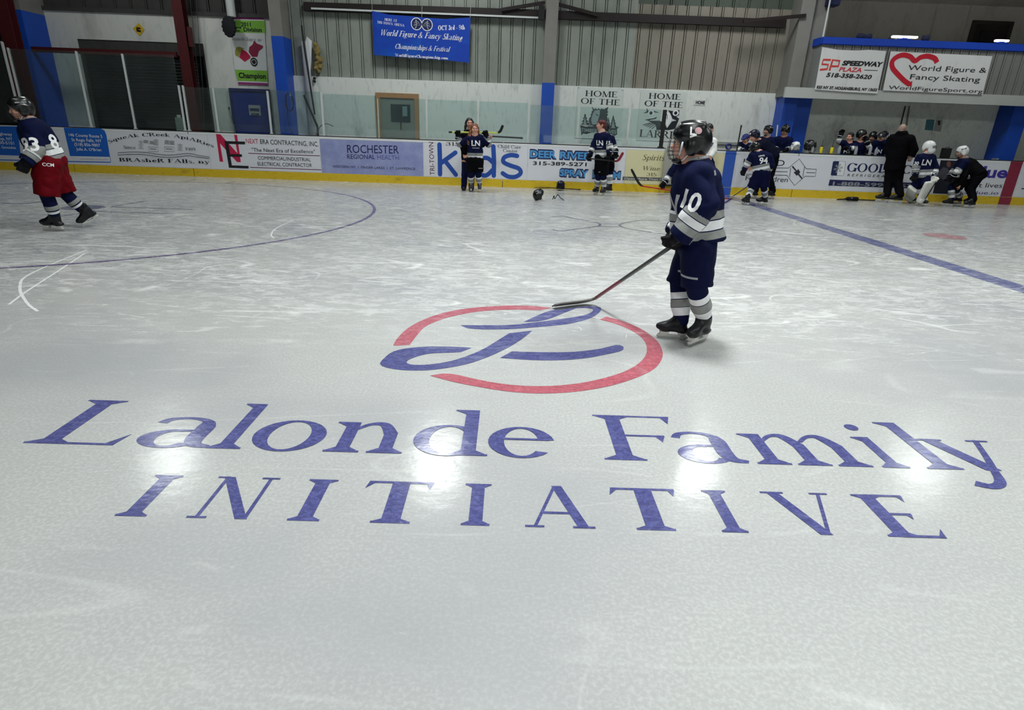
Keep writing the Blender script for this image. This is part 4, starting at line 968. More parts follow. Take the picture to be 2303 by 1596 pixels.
T(s, 'lettering', K_BLACK, [('2011', q(505, 315), q(682, 320), 9.5), ('"C" Division', q(375, 400), q(878, 415), 9.5), ('Champion', q(465, 1235), q(952, 1255), 12)], .026, bold=.03)
T(s, 'script_lettering', K_GREY, [('Imagine the Change in June!', q(345, 560), q(880, 585), 8)], .026, shear=.3, font='serif', bold=.4)
s.put('picture_print', s.poly([q(735, 570), q(790, 625), q(895, 665), q(890, 705), q(820, 760), q(795, 860), q(700, 860), q(640, 775), q(650, 690), q(710, 640)]), pm('pic_maroon', (126, 26, 58), .6, .3, 6), .026)
s.put('picture_print', s.poly([q(520, 725), q(600, 770), q(672, 850), q(665, 885), q(570, 950), q(470, 870)]), pm('pic_crimson', (170, 18, 62), .6, .2, 6), .026)
s.put('picture_print', s.poly([q(420, 690), q(480, 680), q(570, 720), q(520, 728), q(460, 870), q(400, 830), q(392, 760)]), pm('pic_olive', (138, 136, 60), .6, .2, 6), .026)
c = s.m(*q(735, 955)); s.put('picture_print', disc2(c[0], c[1], .095, .105, 24), K_BLACK, .026); s.put('picture_print', ringS(c[0], c[1], .055, .065, n=24), K_WHITE, .028)
bm = B(); tube(bm, [(prism_pts[0][0] - .03, -.016, prism_pts[0][1] + .01), (prism_pts[1][0] + .03, -.016, prism_pts[1][1] + .01)], .012); obj('rod', bm, M_BLACK, t)
# dark round fixture and the hanging white duct
t, s = at_wall('round_fixture', 'dark ragged round fixture overlapping the top corner of the champion banner', 'fixture', 515, 60, WALL_Y - .30)
v = Vol(.02); v.ell((0, 0, 0), (.165, .07, .235)); 
for k in range(14):
    a = k * 2 * math.pi / 14; v.ell((.15 * math.cos(a), 0, .215 * math.sin(a)), (.04, .05, .04), k=.02)
mesh_obj('body', v.mesh('body'), pm('fixture_dark', (14, 16, 24), .8, .3, 9), t)
bm = B(); tube(bm, [(-.13, .04, .1), (-.13, .295, .1)], .025); obj('bracket', bm, M_BLACK, t)
t = thing('duct_pipe', 'short white vertical pipe hanging above the champion banner', 'pipe', facing(521, 36, WALL_Y - .14))
bm = B(); lathe(bm, [(.105, -.02), (.105, 1.2), (.11, 1.2), (.11, 1.3), (.105, 1.3), (.105, 3.55)], n=18); obj('pipe', bm, M_WHITEMETAL, t)
bm = B(); lathe(bm, [(.12, .5), (.12, .56)], n=18); obj('clamp', bm, M_WHITEMETAL, t)
# blue door
def door(name, px0, px1, pyt, Y, mat, frame_mat, label, fw=.06):
    x0, zt = onY(px0[0], px0[1], Y); x1, _ = onY(px1[0], px1[1], Y); c = (x0 + x1) / 2; hw = (x1 - x0) / 2
    o = bpy.data.objects.new(name, None); C.objects.link(o); o.location = (c, Y, 0); struct(o); o['label'] = label
    bm = B(); box(bm, (-hw, -.07, 0), (-hw + fw, 0, zt)); box(bm, (hw - fw, -.07, 0), (hw, 0, zt)); box(bm, (-hw + fw, -.07, zt - fw), (hw - fw, 0, zt)); obj('door_frame', bm, frame_mat, o)
    bm = B(); box(bm, (-hw + fw, -.04, .01), (hw - fw, -.005, zt - fw)); obj('door_leaf', bm, mat, o)
    return o, hw, zt
o, hw, zt = door('door_1', (516, 198), (607, 204), 198, WALL_Y, pm('door_blue', (22, 44, 126), .45, .1, 4), pm('door_frame_blue', (16, 30, 92), .5, .1, 4), 'royal blue steel door with a paper notice')
s = Sheet(WALL_Y, o)
bm = B(); p, q_ = s.m(560, 236), s.m(589, 260); box(bm, (p[0], -.05, q_[1]), (q_[0], -.042, p[1])); n_ = obj('paper_notice', bm, K_GREY, o); n_['label'] = 'white paper notice'
n2 = fit_text('REFEREES', p[0] + .03, q_[0] - .03, p[1] - .15, .07, bold=.05) + fit_text('ROOM', p[0] + .06, q_[0] - .06, p[1] - .27, .07, bold=.05)
s.put('lettering', n2, K_NAVY, .053, n_)
bm = B(); lathe(bm, [(.03, 0), (.03, .05)], (hw - .12, -.04, 1.0), 12, (0, -1, 0)); obj('door_knob', bm, M_WHITEMETAL, o)
# wood-framed door
M_WOOD = pm('door_wood', (150, 118, 84), .6, .2, 5, stretch=(6, 6, .6))
o, hw, zt = door('door_2', (845, 208), (942, 210), 208, WALL_Y, pm('door_greygreen', (112, 122, 116), .45, .1, 4), M_WOOD, 'grey-green door with a dark glass light in a broad wooden frame', .12)
s = Sheet(WALL_Y, o); p, q_ = s.m(879, 234), s.m(924, 275)
bm = B(); box(bm, (p[0], -.05, q_[1]), (q_[0], -.043, p[1])); g = obj('door_glass', bm, pm('door_glass_dark', (30, 48, 56), .12, .2, 3), o)
bm = B(); box(bm, (p[0], -.05, .05), (q_[0], -.042, .9)); obj('lower_panel', bm, pm('door_panel_pale', (126, 134, 130), .5, .1, 4), o)
bm = B(); x9 = (p[0] + q_[0]) / 2; box(bm, (x9 - .012, -.062, q_[1] - .2), (x9 + .012, -.044, p[1] - .1)); obj('push_bar', bm, M_BLACK, o)
bm = B(); box(bm, (p[0] + .32, -.056, q_[1] + .15), (p[0] + .45, -.05, q_[1] + .4)); obj('sticker', bm, pm('sticker_teal', (96, 124, 128), .5, .1, 4), o)
# wide blue column neighbours: cable coil, leaning panel, torn insulation, pipes
t = thing('cable_coil', 'black cable coiled on a hook at the wide blue column', 'cable', facing(652, 215, 16.95))
bm = B(); pts = []
for k in range(70):
    a = k / 70 * 2 * math.pi * 3.5; r = .10 + .012 * math.sin(k); pts.append((r * math.cos(a) - .02, -.02 - .012 * (k % 5) / 5, -.16 + .22 * math.sin(a)))
tube(bm, pts, .009, 6); obj('coil', bm, M_BLACK, t)
pts = catmull([(-.09, -.02, -.25), (-.10, -.03, -.6), (-.05, -.03, -.85), (.06, -.04, -.98), (.3, -.04, -1.02), (.55, -.02, -1.0), (.66, .0, -.86), (.72, .1, -.72), (.86, .2, -.66), (1.0, .3, -.72)], 6)
bm = B(); tube(bm, pts, .009, 6); obj('loose_end', bm, M_BLACK, t)
bm = B(); tube(bm, [(.03, .05, .0), (.03, -.06, .0), (.03, -.06, .05)], .012); obj('hook', bm, M_WHITEMETAL, t)
t, s = at_wall('filler_panel', 'narrow whitish panel standing between the wide blue column and the cladding', 'panel', 690, 190)
bm = B(); prism(bm, [s.m(*p) for p in [(679, 93), (692, 93), (717, 318), (700, 318)]], -.06, -.03); obj('sheet', bm, pm('panel_white', (178, 178, 184), .5, .1, 4), t)
bm = B(); prism(bm, [s.m(*p) for p in [(693, 83), (704, 93), (703, 140), (700, 168), (696, 140), (690, 96)]], -.12, -.10); obj('folded_foil', bm, M_WHITE, t)
t, s = at_wall('insulation_tear', 'torn yellowish insulation bulging from the cladding edge beside the filler panel', 'insulation', 718, 140)
v = Vol(.018)
for k in range(26):
    u = RNG.uniform(0, 1); px = 707 + RNG.uniform(0, 14) * (1 - abs(u - .6)) + 6 * u; py = 100 + 62 * u
    x, z = s.m(px, py); v.ell((x, -.03 - RNG.uniform(0, .05), z), (RNG.uniform(.03, .075), .05, RNG.uniform(.03, .08)), k=.02)
mesh_obj('batt', v.mesh('batt'), pm('insulation', (128, 112, 66), .9, .55, 14, bump=.6, detail=8), t)
t, s = at_wall('black_pipes', 'thin black pipes slanting down beside the filler panel', 'pipe', 700, 200)
p3 = lambda px, py, y: (s.m(px, py)[0], y, s.m(px, py)[1])
bm = B(); tube(bm, [p3(684, 60, -.2), p3(690, 110, -.2), p3(713, 258, -.2)], .022); obj('riser', bm, M_BLACK, t)
bm = B(); tube(bm, [p3(690, 215, -.24), p3(720, 285, -.24), p3(722, 318, -.24)], .028); obj('brace_pipe', bm, M_BLACK, t)
bm = B(); tube(bm, [p3(706, 175, -.05), p3(711, 177, -.05)], .03); tube(bm, [p3(706, 182, -.05), p3(711, 184, -.05)], .03); obj('bolts', bm, M_BLACK, t)
# purlins, braces, conduit on the middle wall
def bar(name, label, p0, p1, hz, Y, mat, cat, dy=.09, group=None):
    a, b_ = onY(*p0, Y), onY(*p1, Y); c = ((a[0] + b_[0]) / 2, Y, (a[1] + b_[1]) / 2); bm = B()
    A, Z = Vector((a[0] - c[0], 0, a[1] - c[2])), Vector((b_[0] - c[0], 0, b_[1] - c[2])); vs = []
    for p in (A, Z):
        vs.append([bm.verts.new(p + Vector((0, sy * dy, sz * hz))) for sy, sz in ((-1, -1), (1, -1), (1, 1), (-1, 1))])
    for k in range(4): bm.faces.new((vs[0][k], vs[0][(k + 1) % 4], vs[1][(k + 1) % 4], vs[1][k]))
    bm.faces.new(vs[0][::-1]); bm.faces.new(vs[1]); bmesh.ops.recalc_face_normals(bm, faces=bm.faces[:])
    o = tag(obj(name, bm, mat), label, cat, group); o.location = c; return o
PY = WALL_Y - .02
G = 'dark steel wall rails'
bar('wall_rail', 'dark steel rail above the blue skating banner', (684, 15), (1226, 33), .10, PY, M_DARKBEAM, 'rail', .06, G)
bar('wall_rail', 'dark steel rail between the slim column and the bench column', (1252, 34), (1766, 54), .095, PY, M_DARKBEAM, 'rail', .06, G)
bar('brace_bar', 'dark brace rising to the slim column from the left', (1128, 22), (1226, 6), .04, PY - .1, M_DARKBEAM, 'brace', .03)
bar('brace_bar', 'dark brace falling from the slim column to the right', (1253, 9), (1345, 34), .04, PY - .1, M_DARKBEAM, 'brace', .03)
bar('brace_bar', 'dark brace reaching across the broad grey bench column', (1672, 48), (1812, 35), .04, 16.97, M_DARKBEAM, 'brace', .03)
bar('conduit', 'thin white conduit under the dark rail above the blue banner', (700, 19), (1212, 40), .02, PY - .09, M_WHITEMETAL, 'conduit', .02)
bar('junction_box', 'dark box on the rail left of the slim grey column', (1211, 28), (1225, 29), .16, PY - .19, M_BLACK, 'box', .05)
# blue skating banner
t, s = at_wall('skating_banner', 'wide royal blue banner with white script about a skating festival', 'banner', 948, 83, WALL_Y - .16)
q = lambda u, v: (820 + u / 8.858, 10 + v / 8.858)
top = [(150, 128), (500, 205), (900, 232), (1150, 258), (1600, 290), (2110, 262)]; bot = [(2080, 1160), (1600, 1110), (1100, 1075), (600, 1040), (190, 1005)]
bm = B(); prism(bm, [s.m(*q(*p)) for p in top + bot], -.004, .004); obj('cloth', bm, stained('banner_blue', (22, 62, 168), (16, 96, 190), .9, rough=.5, streak=(.6, 1, .8), bump=.25), t)
T(s, 'lettering', K_WHITE, [('HERE AT', q(400, 322), q(645, 350), 5.5), ('TRI-TOWN ARENA', q(255, 375), q(795, 445), 5.5), ('OCT 3rd - 9th', q(1465, 515), q(2000, 498), 10.5), ('WorldFigureChampionship.com', q(610, 1035), q(1665, 1098), 6.5)], .008, font='serif', bold=.7)
T(s, 'script_lettering', K_WHITE, [('World Figure & Fancy Skating', q(300, 612), q(1985, 722), 13), ('Championships & Festival', q(600, 878), q(1720, 945), 11)], .008, font='serif', shear=.42, bold=.25)
for u in (1035, 1245):
    c = s.m(*q(u, 388 + (u - 1035) * .09)); r = 125 / 8.858 * pxm(WALL_Y, 950, 60)
    s.put('round_emblem', disc2(c[0], c[1], r, n=28), K_WHITE, .008); e = s.put('emblem_center', disc2(c[0], c[1], r * .87, n=28), K_NAVY, .010)
    sg = 1 if u < 1100 else -1
    S = disc2(c[0] - sg * .01, c[1] + r * .55, r * .12, n=10) + ribbon2([(c[0] - sg * .01, c[1] + r * .4), (c[0], c[1]), (c[0] - sg * r * .05, c[1] - r * .35), (c[0] - sg * r * .25, c[1] - r * .75)], r * .16, 3)
    S += ribbon2([(c[0], c[1] - r * .1), (c[0] - sg * r * .35, c[1] - r * .15), (c[0] - sg * r * .5, c[1] - r * .3)], r * .12, 3) + ribbon2([(c[0] - sg * r * .4, c[1] + r * .1), (c[0], c[1] + r * .38), (c[0] + sg * r * .4, c[1] + r * .2)], r * .1, 3)
    S += ribbon2([(c[0] + sg * r * .1, c[1]), (c[0] + sg * r * .5, c[1] + r * .1), (c[0] + sg * r * .62, c[1] - r * .15), (c[0] + sg * r * .2, c[1] - r * .2)], r * .05, 3)
    s.put('skater_print', S, K_GREY, .012)
bm = B()
for u, v in ((150, 128), (1140, 255), (2105, 265)): a = s.m(*q(u, v)); tube(bm, [(a[0], 0, a[1]), (a[0] + .01, -.0, a[1] + .25)], .004, 5)
obj('tie_cord', bm, M_WHITEMETAL, t)
# posters
def poster(name, label, pts, px, py):
    t, s = at_wall(name, label, 'poster', px, py); bm = B(); prism(bm, [s.m(*p) for p in pts], -.012, -.002); obj('board', bm, pm('poster_white', (200, 206, 202), .5, .05, 4), t); return t, s
q = lambda u, v: (1240 + u / 7.197, 170 + v / 7.197)
DKT = pm('poster_teal', (26, 44, 52), .5, .15, 6); DK = pm('poster_ink', (24, 30, 40), .5, .15, 6); MID = pm('poster_mid', (142, 156, 158), .5, .12, 6)
t, s = poster('home_poster', 'white poster reading HOME OF THE above a wolf head and pine trees', [q(430, 185), q(1172, 218), q(1112, 1038), q(372, 1008)], 1348, 250)
T(s, 'lettering', DK, [('HOME', q(545, 330), q(1060, 352), 12.5), ('OF THE', q(475, 450), q(1100, 482), 12.5)], .015, font='serif', bold=.1)
w_ = [(650, 492), (690, 545), (715, 528), (740, 548), (765, 530), (790, 548), (815, 532), (850, 545), (920, 505), (905, 570), (922, 590), (900, 610), (918, 635), (898, 655), (915, 720), (880, 800), (800, 830), (700, 820), (640, 800), (625, 740), (612, 690), (645, 650), (630, 630), (660, 605), (645, 590), (672, 560)]
s.put('wolf_print', s.poly([q(*p) for p in w_]), DKT, .015)
s.put('wolf_face_print', s.poly([q(*p) for p in [(700, 560), (785, 555), (780, 640), (760, 700), (735, 790), (660, 790), (640, 720), (665, 630)]]), MID, .017)
s.put('wolf_eye_print', s.poly([q(715, 615), q(760, 640), q(765, 655), q(725, 640)]) + s.poly([q(800, 655), q(835, 630), q(830, 650), q(805, 668)]), DK, .019)
def pine(cx, base, top, hw):
    pts = []; n = 4
    for k in range(n):
        v0 = top + (base - top) * (k + 1) / n; ww = hw * (k + 1) / n; pts += [(cx + ww, v0 + (cx - 760) * .04), (cx + ww * .5, v0)]
    R_ = [(cx, top)] + pts[:-1]; Lf = [(2 * cx - a, b_) for a, b_ in reversed(pts[:-1])]
    return [q(*p) for p in R_ + Lf]
for cx, b0, t0, hw_ in ((545, 800, 610, 70), (1000, 830, 635, 66), (615, 810, 680, 34), (925, 820, 665, 34)):
    s.put('pine_print', s.poly(pine(cx, b0, t0, hw_)), DK, .016); s.put('pine_light_print', s.poly(pine(cx - 2, b0 + 8, t0 + 60, hw_ * .55)), MID, .018)
s.put('team_word_print', s.poly([q(*p) for p in [(465, 800), (560, 825), (700, 815), (860, 830), (1000, 840), (1090, 825), (1060, 870), (1065, 950), (1020, 975), (960, 940), (800, 925), (700, 905), (560, 945), (520, 930), (485, 965), (478, 880)]]), DKT, .016)
T(s, 'team_lettering', MID, [('TIMBERWOLVES', q(478, 905), q(1050, 940), 8)], .019, bold=.02)
s.put('pin', disc2(*s.m(*q(1150, 235)), .012) + disc2(*s.m(*q(443, 198)), .012), DK, .015)
t, s = poster('home_poster', 'white poster reading HOME OF THE above staring eagle eyes and a beak', [q(1450, 225), q(2195, 265), q(2150, 1075), q(1372, 1045)], 1490, 262)
T(s, 'lettering', DK, [('HOME', q(1570, 370), q(2085, 390), 12.5), ('OF THE', q(1503, 490), q(2120, 522), 12.5), ('LARRIES', q(1420, 985), q(2150, 1030), 16)], .015, font='serif', bold=.2)
for pts in ([(1480, 610), (1540, 580), (1545, 520), (1560, 565), (1680, 575), (1745, 600), (1640, 590), (1560, 600)], [(1890, 560), (1960, 575), (2070, 555), (2065, 640), (2020, 665), (2070, 700), (2040, 730), (1960, 700), (1935, 640)],
            [(1510, 715), (1580, 700), (1650, 690), (1710, 665), (1690, 700), (1600, 715), (1580, 728)], [(1560, 730), (1750, 728), (1830, 770), (1870, 850), (1950, 740), (2060, 720), (2000, 860), (1900, 880), (1700, 880), (1690, 800), (1640, 770)]):
    s.put('eagle_print', s.poly([q(*p) for p in pts]), DK, .015)
S = []
for k in range(5): S += s.line([q(1480 + 35 * k, 800 + 16 * k), q(1600 + 30 * k, 762 + 4 * k)], 1.6)
s.put('feather_print', S, DK, .015)
for u, v in ((1610, 605), (2010, 605)):
    c = s.m(*q(u, v)); s.put('eye_print', disc2(c[0], c[1], .085, .075, 18), K_WHITE, .017); s.put('pupil_print', disc2(c[0], c[1], .045, n=14), DK, .019)
s.put('beak_print', s.poly([q(*p) for p in [(1800, 600), (1850, 580), (1920, 610), (1950, 700), (1900, 790), (1870, 850), (1850, 780), (1800, 760)]]), K_WHITE, .018)
s.put('beak_line', s.line([q(1855, 605), q(1875, 650), q(1872, 705)], 1.3), DK, .02)
t, s = at_wall('home_notice', 'small white card reading HOME on the wall right of the eagle poster', 'notice', 1574, 230)
bm = B(); prism(bm, [s.m(*p) for p in [P5(230, 850), P5(335, 853), P5(328, 903), P5(226, 898)]], -.01, -.002); obj('card', bm, pm('card_white', (206, 208, 204), .5, .05, 6), t)
T(s, 'lettering', DK, [('HOME', P5(244, 888), P5(322, 892), 7.5)], .012, bold=.05)
slab('trim_2', (wX(1612, 303)[0], WALL_Y - .05, 1.20), (7.22, WALL_Y, 1.27), pm('ledge_grey', (150, 154, 150), .5, .1, 4))
# ------------------------------------------------------------------ balcony over the bench
slab('trim_3', (7.05, BAL_Y - .015, 2.41), (26, BAL_Y + .06, 2.66), pm('fascia_white', (176, 178, 176), .5, .1, 2))
cladding('wall_balcony_front', 7.98, 26, 2.66, 3.66, pm('balcony_panel', (122, 122, 120), .5, .1, 2), .23, .1, BAL_Y)
slab('wall_balcony_return', (7.78, BAL_Y, 2.66), (7.97, WALL_Y + .3, 3.66), pm('balcony_side', (128, 130, 128), .5, .1, 2))
M_RAILBLUE = pm('rail_blue', (26, 66, 176), .45, .1, 4)
bm = B(); box(bm, (7.74, BAL_Y - .05, 3.66), (25.9, BAL_Y + .09, 3.83), bevel=.015); box(bm, (7.74, BAL_Y + .09, 3.66), (7.96, WALL_Y + .25, 3.83)); tag(obj('balcony_rail', bm, M_RAILBLUE), 'royal blue top rail along the balcony', 'rail')
t, s = at_wall('plaza_banner', 'white roadside-plaza banner with black and red slanted lettering, left one on the balcony', 'banner', 1912, 160, BAL_Y - .035)
top = [P6(100, 402), P6(230, 425), P6(380, 432), P6(500, 426), P6(645, 436)]; bot = [P6(570, 800), P6(300, 785), P6(36, 765)]
bm = B(); prism(bm, [s.m(*p) for p in top + bot], -.004, .004); obj('cloth', bm, stained('banner_pale', (214, 214, 214), (190, 190, 190), .8, rough=.5, bump=.1), t)
T(s, 'lettering', K_BLACK, [('SPEEDWAY', P6(265, 556), P6(615, 570), 10.5, {'bold': .05}), ('518-358-2620', P6(130, 655), P6(522, 676), 9.5, {'bold': .03}), ('935 NY 37, HOGANSBURG, NY 13655', P6(45, 755), P6(568, 780), 6.5)], .008, shear=.25, bold=.04)
T(s, 'red_lettering', pm('plaza_red', (200, 40, 58), .5, .1, 8), [('PLAZA', P6(240, 608), P6(440, 617), 10, {'bold': .02})], .008, shear=.25)
s.put('rule', s.line([P6(458, 598), P6(573, 603)], 1.2), K_BLACK, .008)
S = s.line([P6(172, 512), P6(108, 510), P6(96, 548), P6(150, 552), P6(140, 590), P6(78, 596)], 4.5) + s.line([P6(160, 604), P6(188, 512), P6(248, 520), P6(236, 566), P6(180, 566)], 4.5)
s.put('monogram_print', S, pm('mono_red', (206, 60, 60), .5, .25, 9), .008)
t, s = at_wall('heart_banner', 'white banner with an open red heart outline, right one on the balcony', 'banner', 2105, 165, BAL_Y - .035)
bm = B(); prism(bm, [s.m(*p) for p in [P6(685, 438), P6(1553, 480), P6(1468, 808), P6(618, 772)]], -.004, .004); obj('cloth', bm, MATS['banner_pale'], t)
q_ = [s.m(*P6(*p)) for p in [(1078, 535), (1060, 500), (1000, 480), (940, 490), (890, 520), (850, 485), (790, 470), (730, 490), (695, 530), (700, 580), (740, 630), (800, 690), (848, 722)]]
S = ribbon2(q_, .115, 5) + s.poly([P6(820, 725), P6(868, 690), P6(862, 740)])
s.put('heart_print', S, pm('heart_red', (190, 26, 48), .5, .1, 8), .008)
T(s, 'lettering', pm('banner_ink', (40, 40, 46), .5, .1, 8), [('World Figure &', P6(828, 598), P6(1498, 622), 12), ('Fancy Skating', P6(846, 675), P6(1442, 702), 12), ('WorldFigureSport.org', P6(662, 760), P6(1465, 795), 8.5)], .008)
# things on and behind the balcony rail
def tubelamp(px0, px1, py0, py1, Y, label):
    a, b_ = onY(px0, py0, Y), onY(px1, py1, Y); c = (a[0] + b_[0]) / 2; hw = (b_[0] - a[0]) / 2
    t = thing('counter_lamp', label, 'lamp', (c, Y, 3.83), group='lit tubes on the balcony rail'); z = max(.055, (a[1] + b_[1]) / 2 - 3.83)
    bm = B(); box(bm, (-hw, -.05, z - .012), (hw, .05, z + .035), bevel=.01); obj('tube', bm, emit('tube_glow', (255, 252, 244), 2.2), t)
    bm = B(); box(bm, (-.06, -.04, 0), (.06, .04, z - .012)); box(bm, (-.15, -.06, 0), (.15, .06, .02)); obj('stand', bm, M_RAILBLUE, t)
tubelamp(2004, 2060, 92, 95, BAL_Y + .02, 'bright white lit tube on the balcony rail above the heart banner'); tubelamp(2233, 2262, 109, 110, BAL_Y + .02, 'short bright lit tube on the balcony rail near the right edge')
x, z = onY(2008, 95, BAL_Y + .3); t = thing('dark_dome', 'dark domed object standing behind the lit tube on the balcony', 'dome', (x, BAL_Y + .3, 2.66))
v = Vol(.02); v.cone((0, 0, .02), (0, 0, z - 2.75), .10, .12); v.ell((0, 0, z - 2.70), (.17, .14, .2), k=.05); v.half((0, 0, .0), (0, 0, -1)); mesh_obj('body', v.mesh('body'), pm('dome_dark', (52, 52, 54), .4, .3, 6), t)
bm = B(); box(bm, (.06, -.16, z - 2.66), (.12, -.13, z - 2.58)); obj('pale_tab', bm, K_GREY, t)
for k, (px, py, lb) in enumerate(((1940, 97, 'crumpled dark blue cloth on the balcony rail above the plaza banner'), (2078, 102, 'small dark peaked bundle on the balcony rail right of the lit tube'))):
    x, z = onY(px, py, BAL_Y + .02); t = thing('cloth_bundle', lb, 'cloth', (x, BAL_Y + .02, 3.83)); v = Vol(.016)
    for j in range(9 if k == 0 else 4): v.ell((RNG.uniform(-.16, .16) * (1 - .6 * k), RNG.uniform(-.03, .03), RNG.uniform(.0, .06)), (.06, .04, RNG.uniform(.03, .09)), k=.03)
    v.half((0, 0, 0), (0, 0, -1)); mesh_obj('fold', v.mesh('fold'), pm('cloth_navy', (20, 26, 60), .8, .3, 8), t)
t = thing('blue_speaker', 'dark blue box hanging high beside the grey column over the balcony', 'box', (onY(1867, 30, 16.98)[0], 16.98, 4.55)); bm = B(); box(bm, (-.12, -.15, 0), (.14, .15, .9), bevel=.02); obj('case', bm, pm('case_navy', (22, 30, 72), .5, .15, 5), t)
bm = B(); box(bm, (-.02, .15, .3), (.04, .169, .36)); obj('arm', bm, M_BLACK, t)
bar('white_conduit', 'thin white upright conduit running down to the balcony rail', (1868, 0), (1849, 92), .0, 17.0, M_WHITEMETAL, 'conduit')
bpy.data.objects.remove(bpy.data.objects['white_conduit'])
x, z = onY(1849, 92, BAL_Y + .02); bm = B(); tube(bm, [(x, BAL_Y + .02, 3.83), (x, BAL_Y + .02, 7.58)], .02); tag(obj('white_conduit', bm, M_WHITEMETAL), 'thin white upright conduit running down to the balcony rail', 'conduit')
Yu = WALL_Y + 2.6
xu, zu = onY(2238, 30, Yu); o = bpy.data.objects.new('door_3', None); C.objects.link(o); o.location = (xu, Yu, 2.66); struct(o)
bm = B(); box(bm, (-.62, -.06, 0), (-.5, 0, 2.25)); box(bm, (.5, -.06, 0), (.62, 0, 2.25)); box(bm, (-.5, -.06, 2.15), (.5, 0, 2.25)); obj('door_frame', bm, pm('upper_door_frame', (64, 60, 58), .5, .1, 4), o)
bm = B(); box(bm, (-.5, -.04, 0), (.5, -.005, 2.15)); obj('door_leaf', bm, pm('upper_door', (52, 42, 42), .5, .15, 4), o)
bm = B(); box(bm, (-.3, -.06, .9), (.2, -.045, 2.0)); obj('door_glass', bm, pm('upper_glass', (12, 14, 16), .15, .2, 4), o)
slab('trim_4', (onY(2105, 5, Yu)[0], Yu - .05, onY(2140, 4, Yu)[1]), (26, Yu, onY(2140, 4, Yu)[1] + .12), pm('upper_trim', (92, 84, 92), .5, .1, 4))
for px in (2095, 2170):
    x, z = onY(px, 60, Yu); slab('trim_%d' % (5 + (px > 2100)), (x, Yu - .03, 2.66), (x + .05, Yu, 5.3), pm('upper_strip', (214, 212, 208), .6, .1, 4))
# bench bay wall: papers, pipe pair
t, s = at_wall('wall_paper_notice', 'teal paper sheet on the grey bench wall', 'paper', 2095, 280); bm = B(); prism(bm, [s.m(*P6(*p)) for p in [(990, 1020), (1060, 1022), (1045, 1115), (975, 1110)]], -.008, -.002); obj('sheet', bm, pm('paper_teal', (64, 112, 122), .6, .1, 4), t)
t, s = at_wall('wall_paper_notice', 'white paper sheet beside the teal one on the grey bench wall', 'paper', 2112, 281); bm = B(); prism(bm, [s.m(*P6(*p)) for p in [(1070, 1022), (1130, 1025), (1112, 1125), (1050, 1118)]], -.008, -.002); obj('sheet', bm, pm('paper_white', (150, 152, 146), .6, .1, 4), t)
s.put('print', s.poly([P6(1085, 1030), P6(1108, 1032), P6(1104, 1070), P6(1086, 1068)]), DK, .011)
t, s = at_wall('bench_pipe', 'slim grey pipe strap running down the grey wall behind the man in black', 'pipe', 2035, 250)
bm = B(); tube(bm, [p + Vector((0, -.03, 0)) for p in [Vector((s.m(*P6(805, 905))[0], 0, s.m(*P6(805, 905))[1])), Vector((s.m(*P6(765, 1070))[0], 0, s.m(*P6(765, 1070))[1]))]], .015); obj('strap', bm, M_BLACK, t)
bm = B(); tube(bm, [p + Vector((0, -.03, 0)) for p in [Vector((s.m(*P6(840, 905))[0], 0, s.m(*P6(840, 905))[1])), Vector((s.m(*P6(815, 1070))[0], 0, s.m(*P6(815, 1070))[1]))]], .02); obj('strap', bm, M_COLGREY, t)

# loose things of the left bay
t, s = at_wall('hanging_cables', 'two thin grey cables hanging down past the right edge of the dark roller door', 'cable', 440, 100, 17.25)
for pts in ([(429, 0), (438, 90), (447, 180), (452, 225), (456, 290)], [(440, 0), (447, 100), (455, 200), (458, 288)]):
    bm = B(); tube(bm, [(s.m(*p)[0], -.02, s.m(*p)[1]) for p in pts] if pts[0][0] < 435 else [(s.m(*p)[0], .03, s.m(*p)[1]) for p in pts], .008, 5); obj('cable', bm, pm('cable_grey', (70, 72, 70), .6, .1, 9), t)
x, z = onY(405, 280, 16.6); t = thing('pale_case', 'pale greenish narrow case standing behind the glass by the red column', 'case', (x, 16.6, 0)); bm = B(); box(bm, (-.09, -.06, 0), (.09, .06, 1.40), bevel=.015); obj('case_body', bm, pm('case_pale', (150, 162, 152), .5, .1, 6), t); bm = B(); box(bm, (-.04, -.02, 1.40), (.04, .02, 1.46)); obj('case_lid', bm, M_WHITEMETAL, t)
a_, b_ = onY(512, 246, 16.9), onY(527, 297, 16.9); t = thing('leaning_pole', 'thin grey pole leaning left of the blue door behind the glass', 'pole', (b_[0] + .12, 16.9, 0)); d_ = (a_[0] - b_[0]) / (a_[1] - b_[1]); bm = B(); tube(bm, [(b_[0] - d_ * b_[1] - b_[0] - .12, -.1, .02), (a_[0] - b_[0] - .12, .1, a_[1])], .018, 8); obj('pole_shaft', bm, pm('pole_grey', (110, 114, 110), .5, .1, 6), t)
bm = B(); tube(bm, [(a_[0] - b_[0] - .12, .1, a_[1]), (a_[0] - b_[0] - .12 + d_ * .06, .105, a_[1] + .06)], .022, 8); obj('pole_cap', bm, M_BLACK, t)
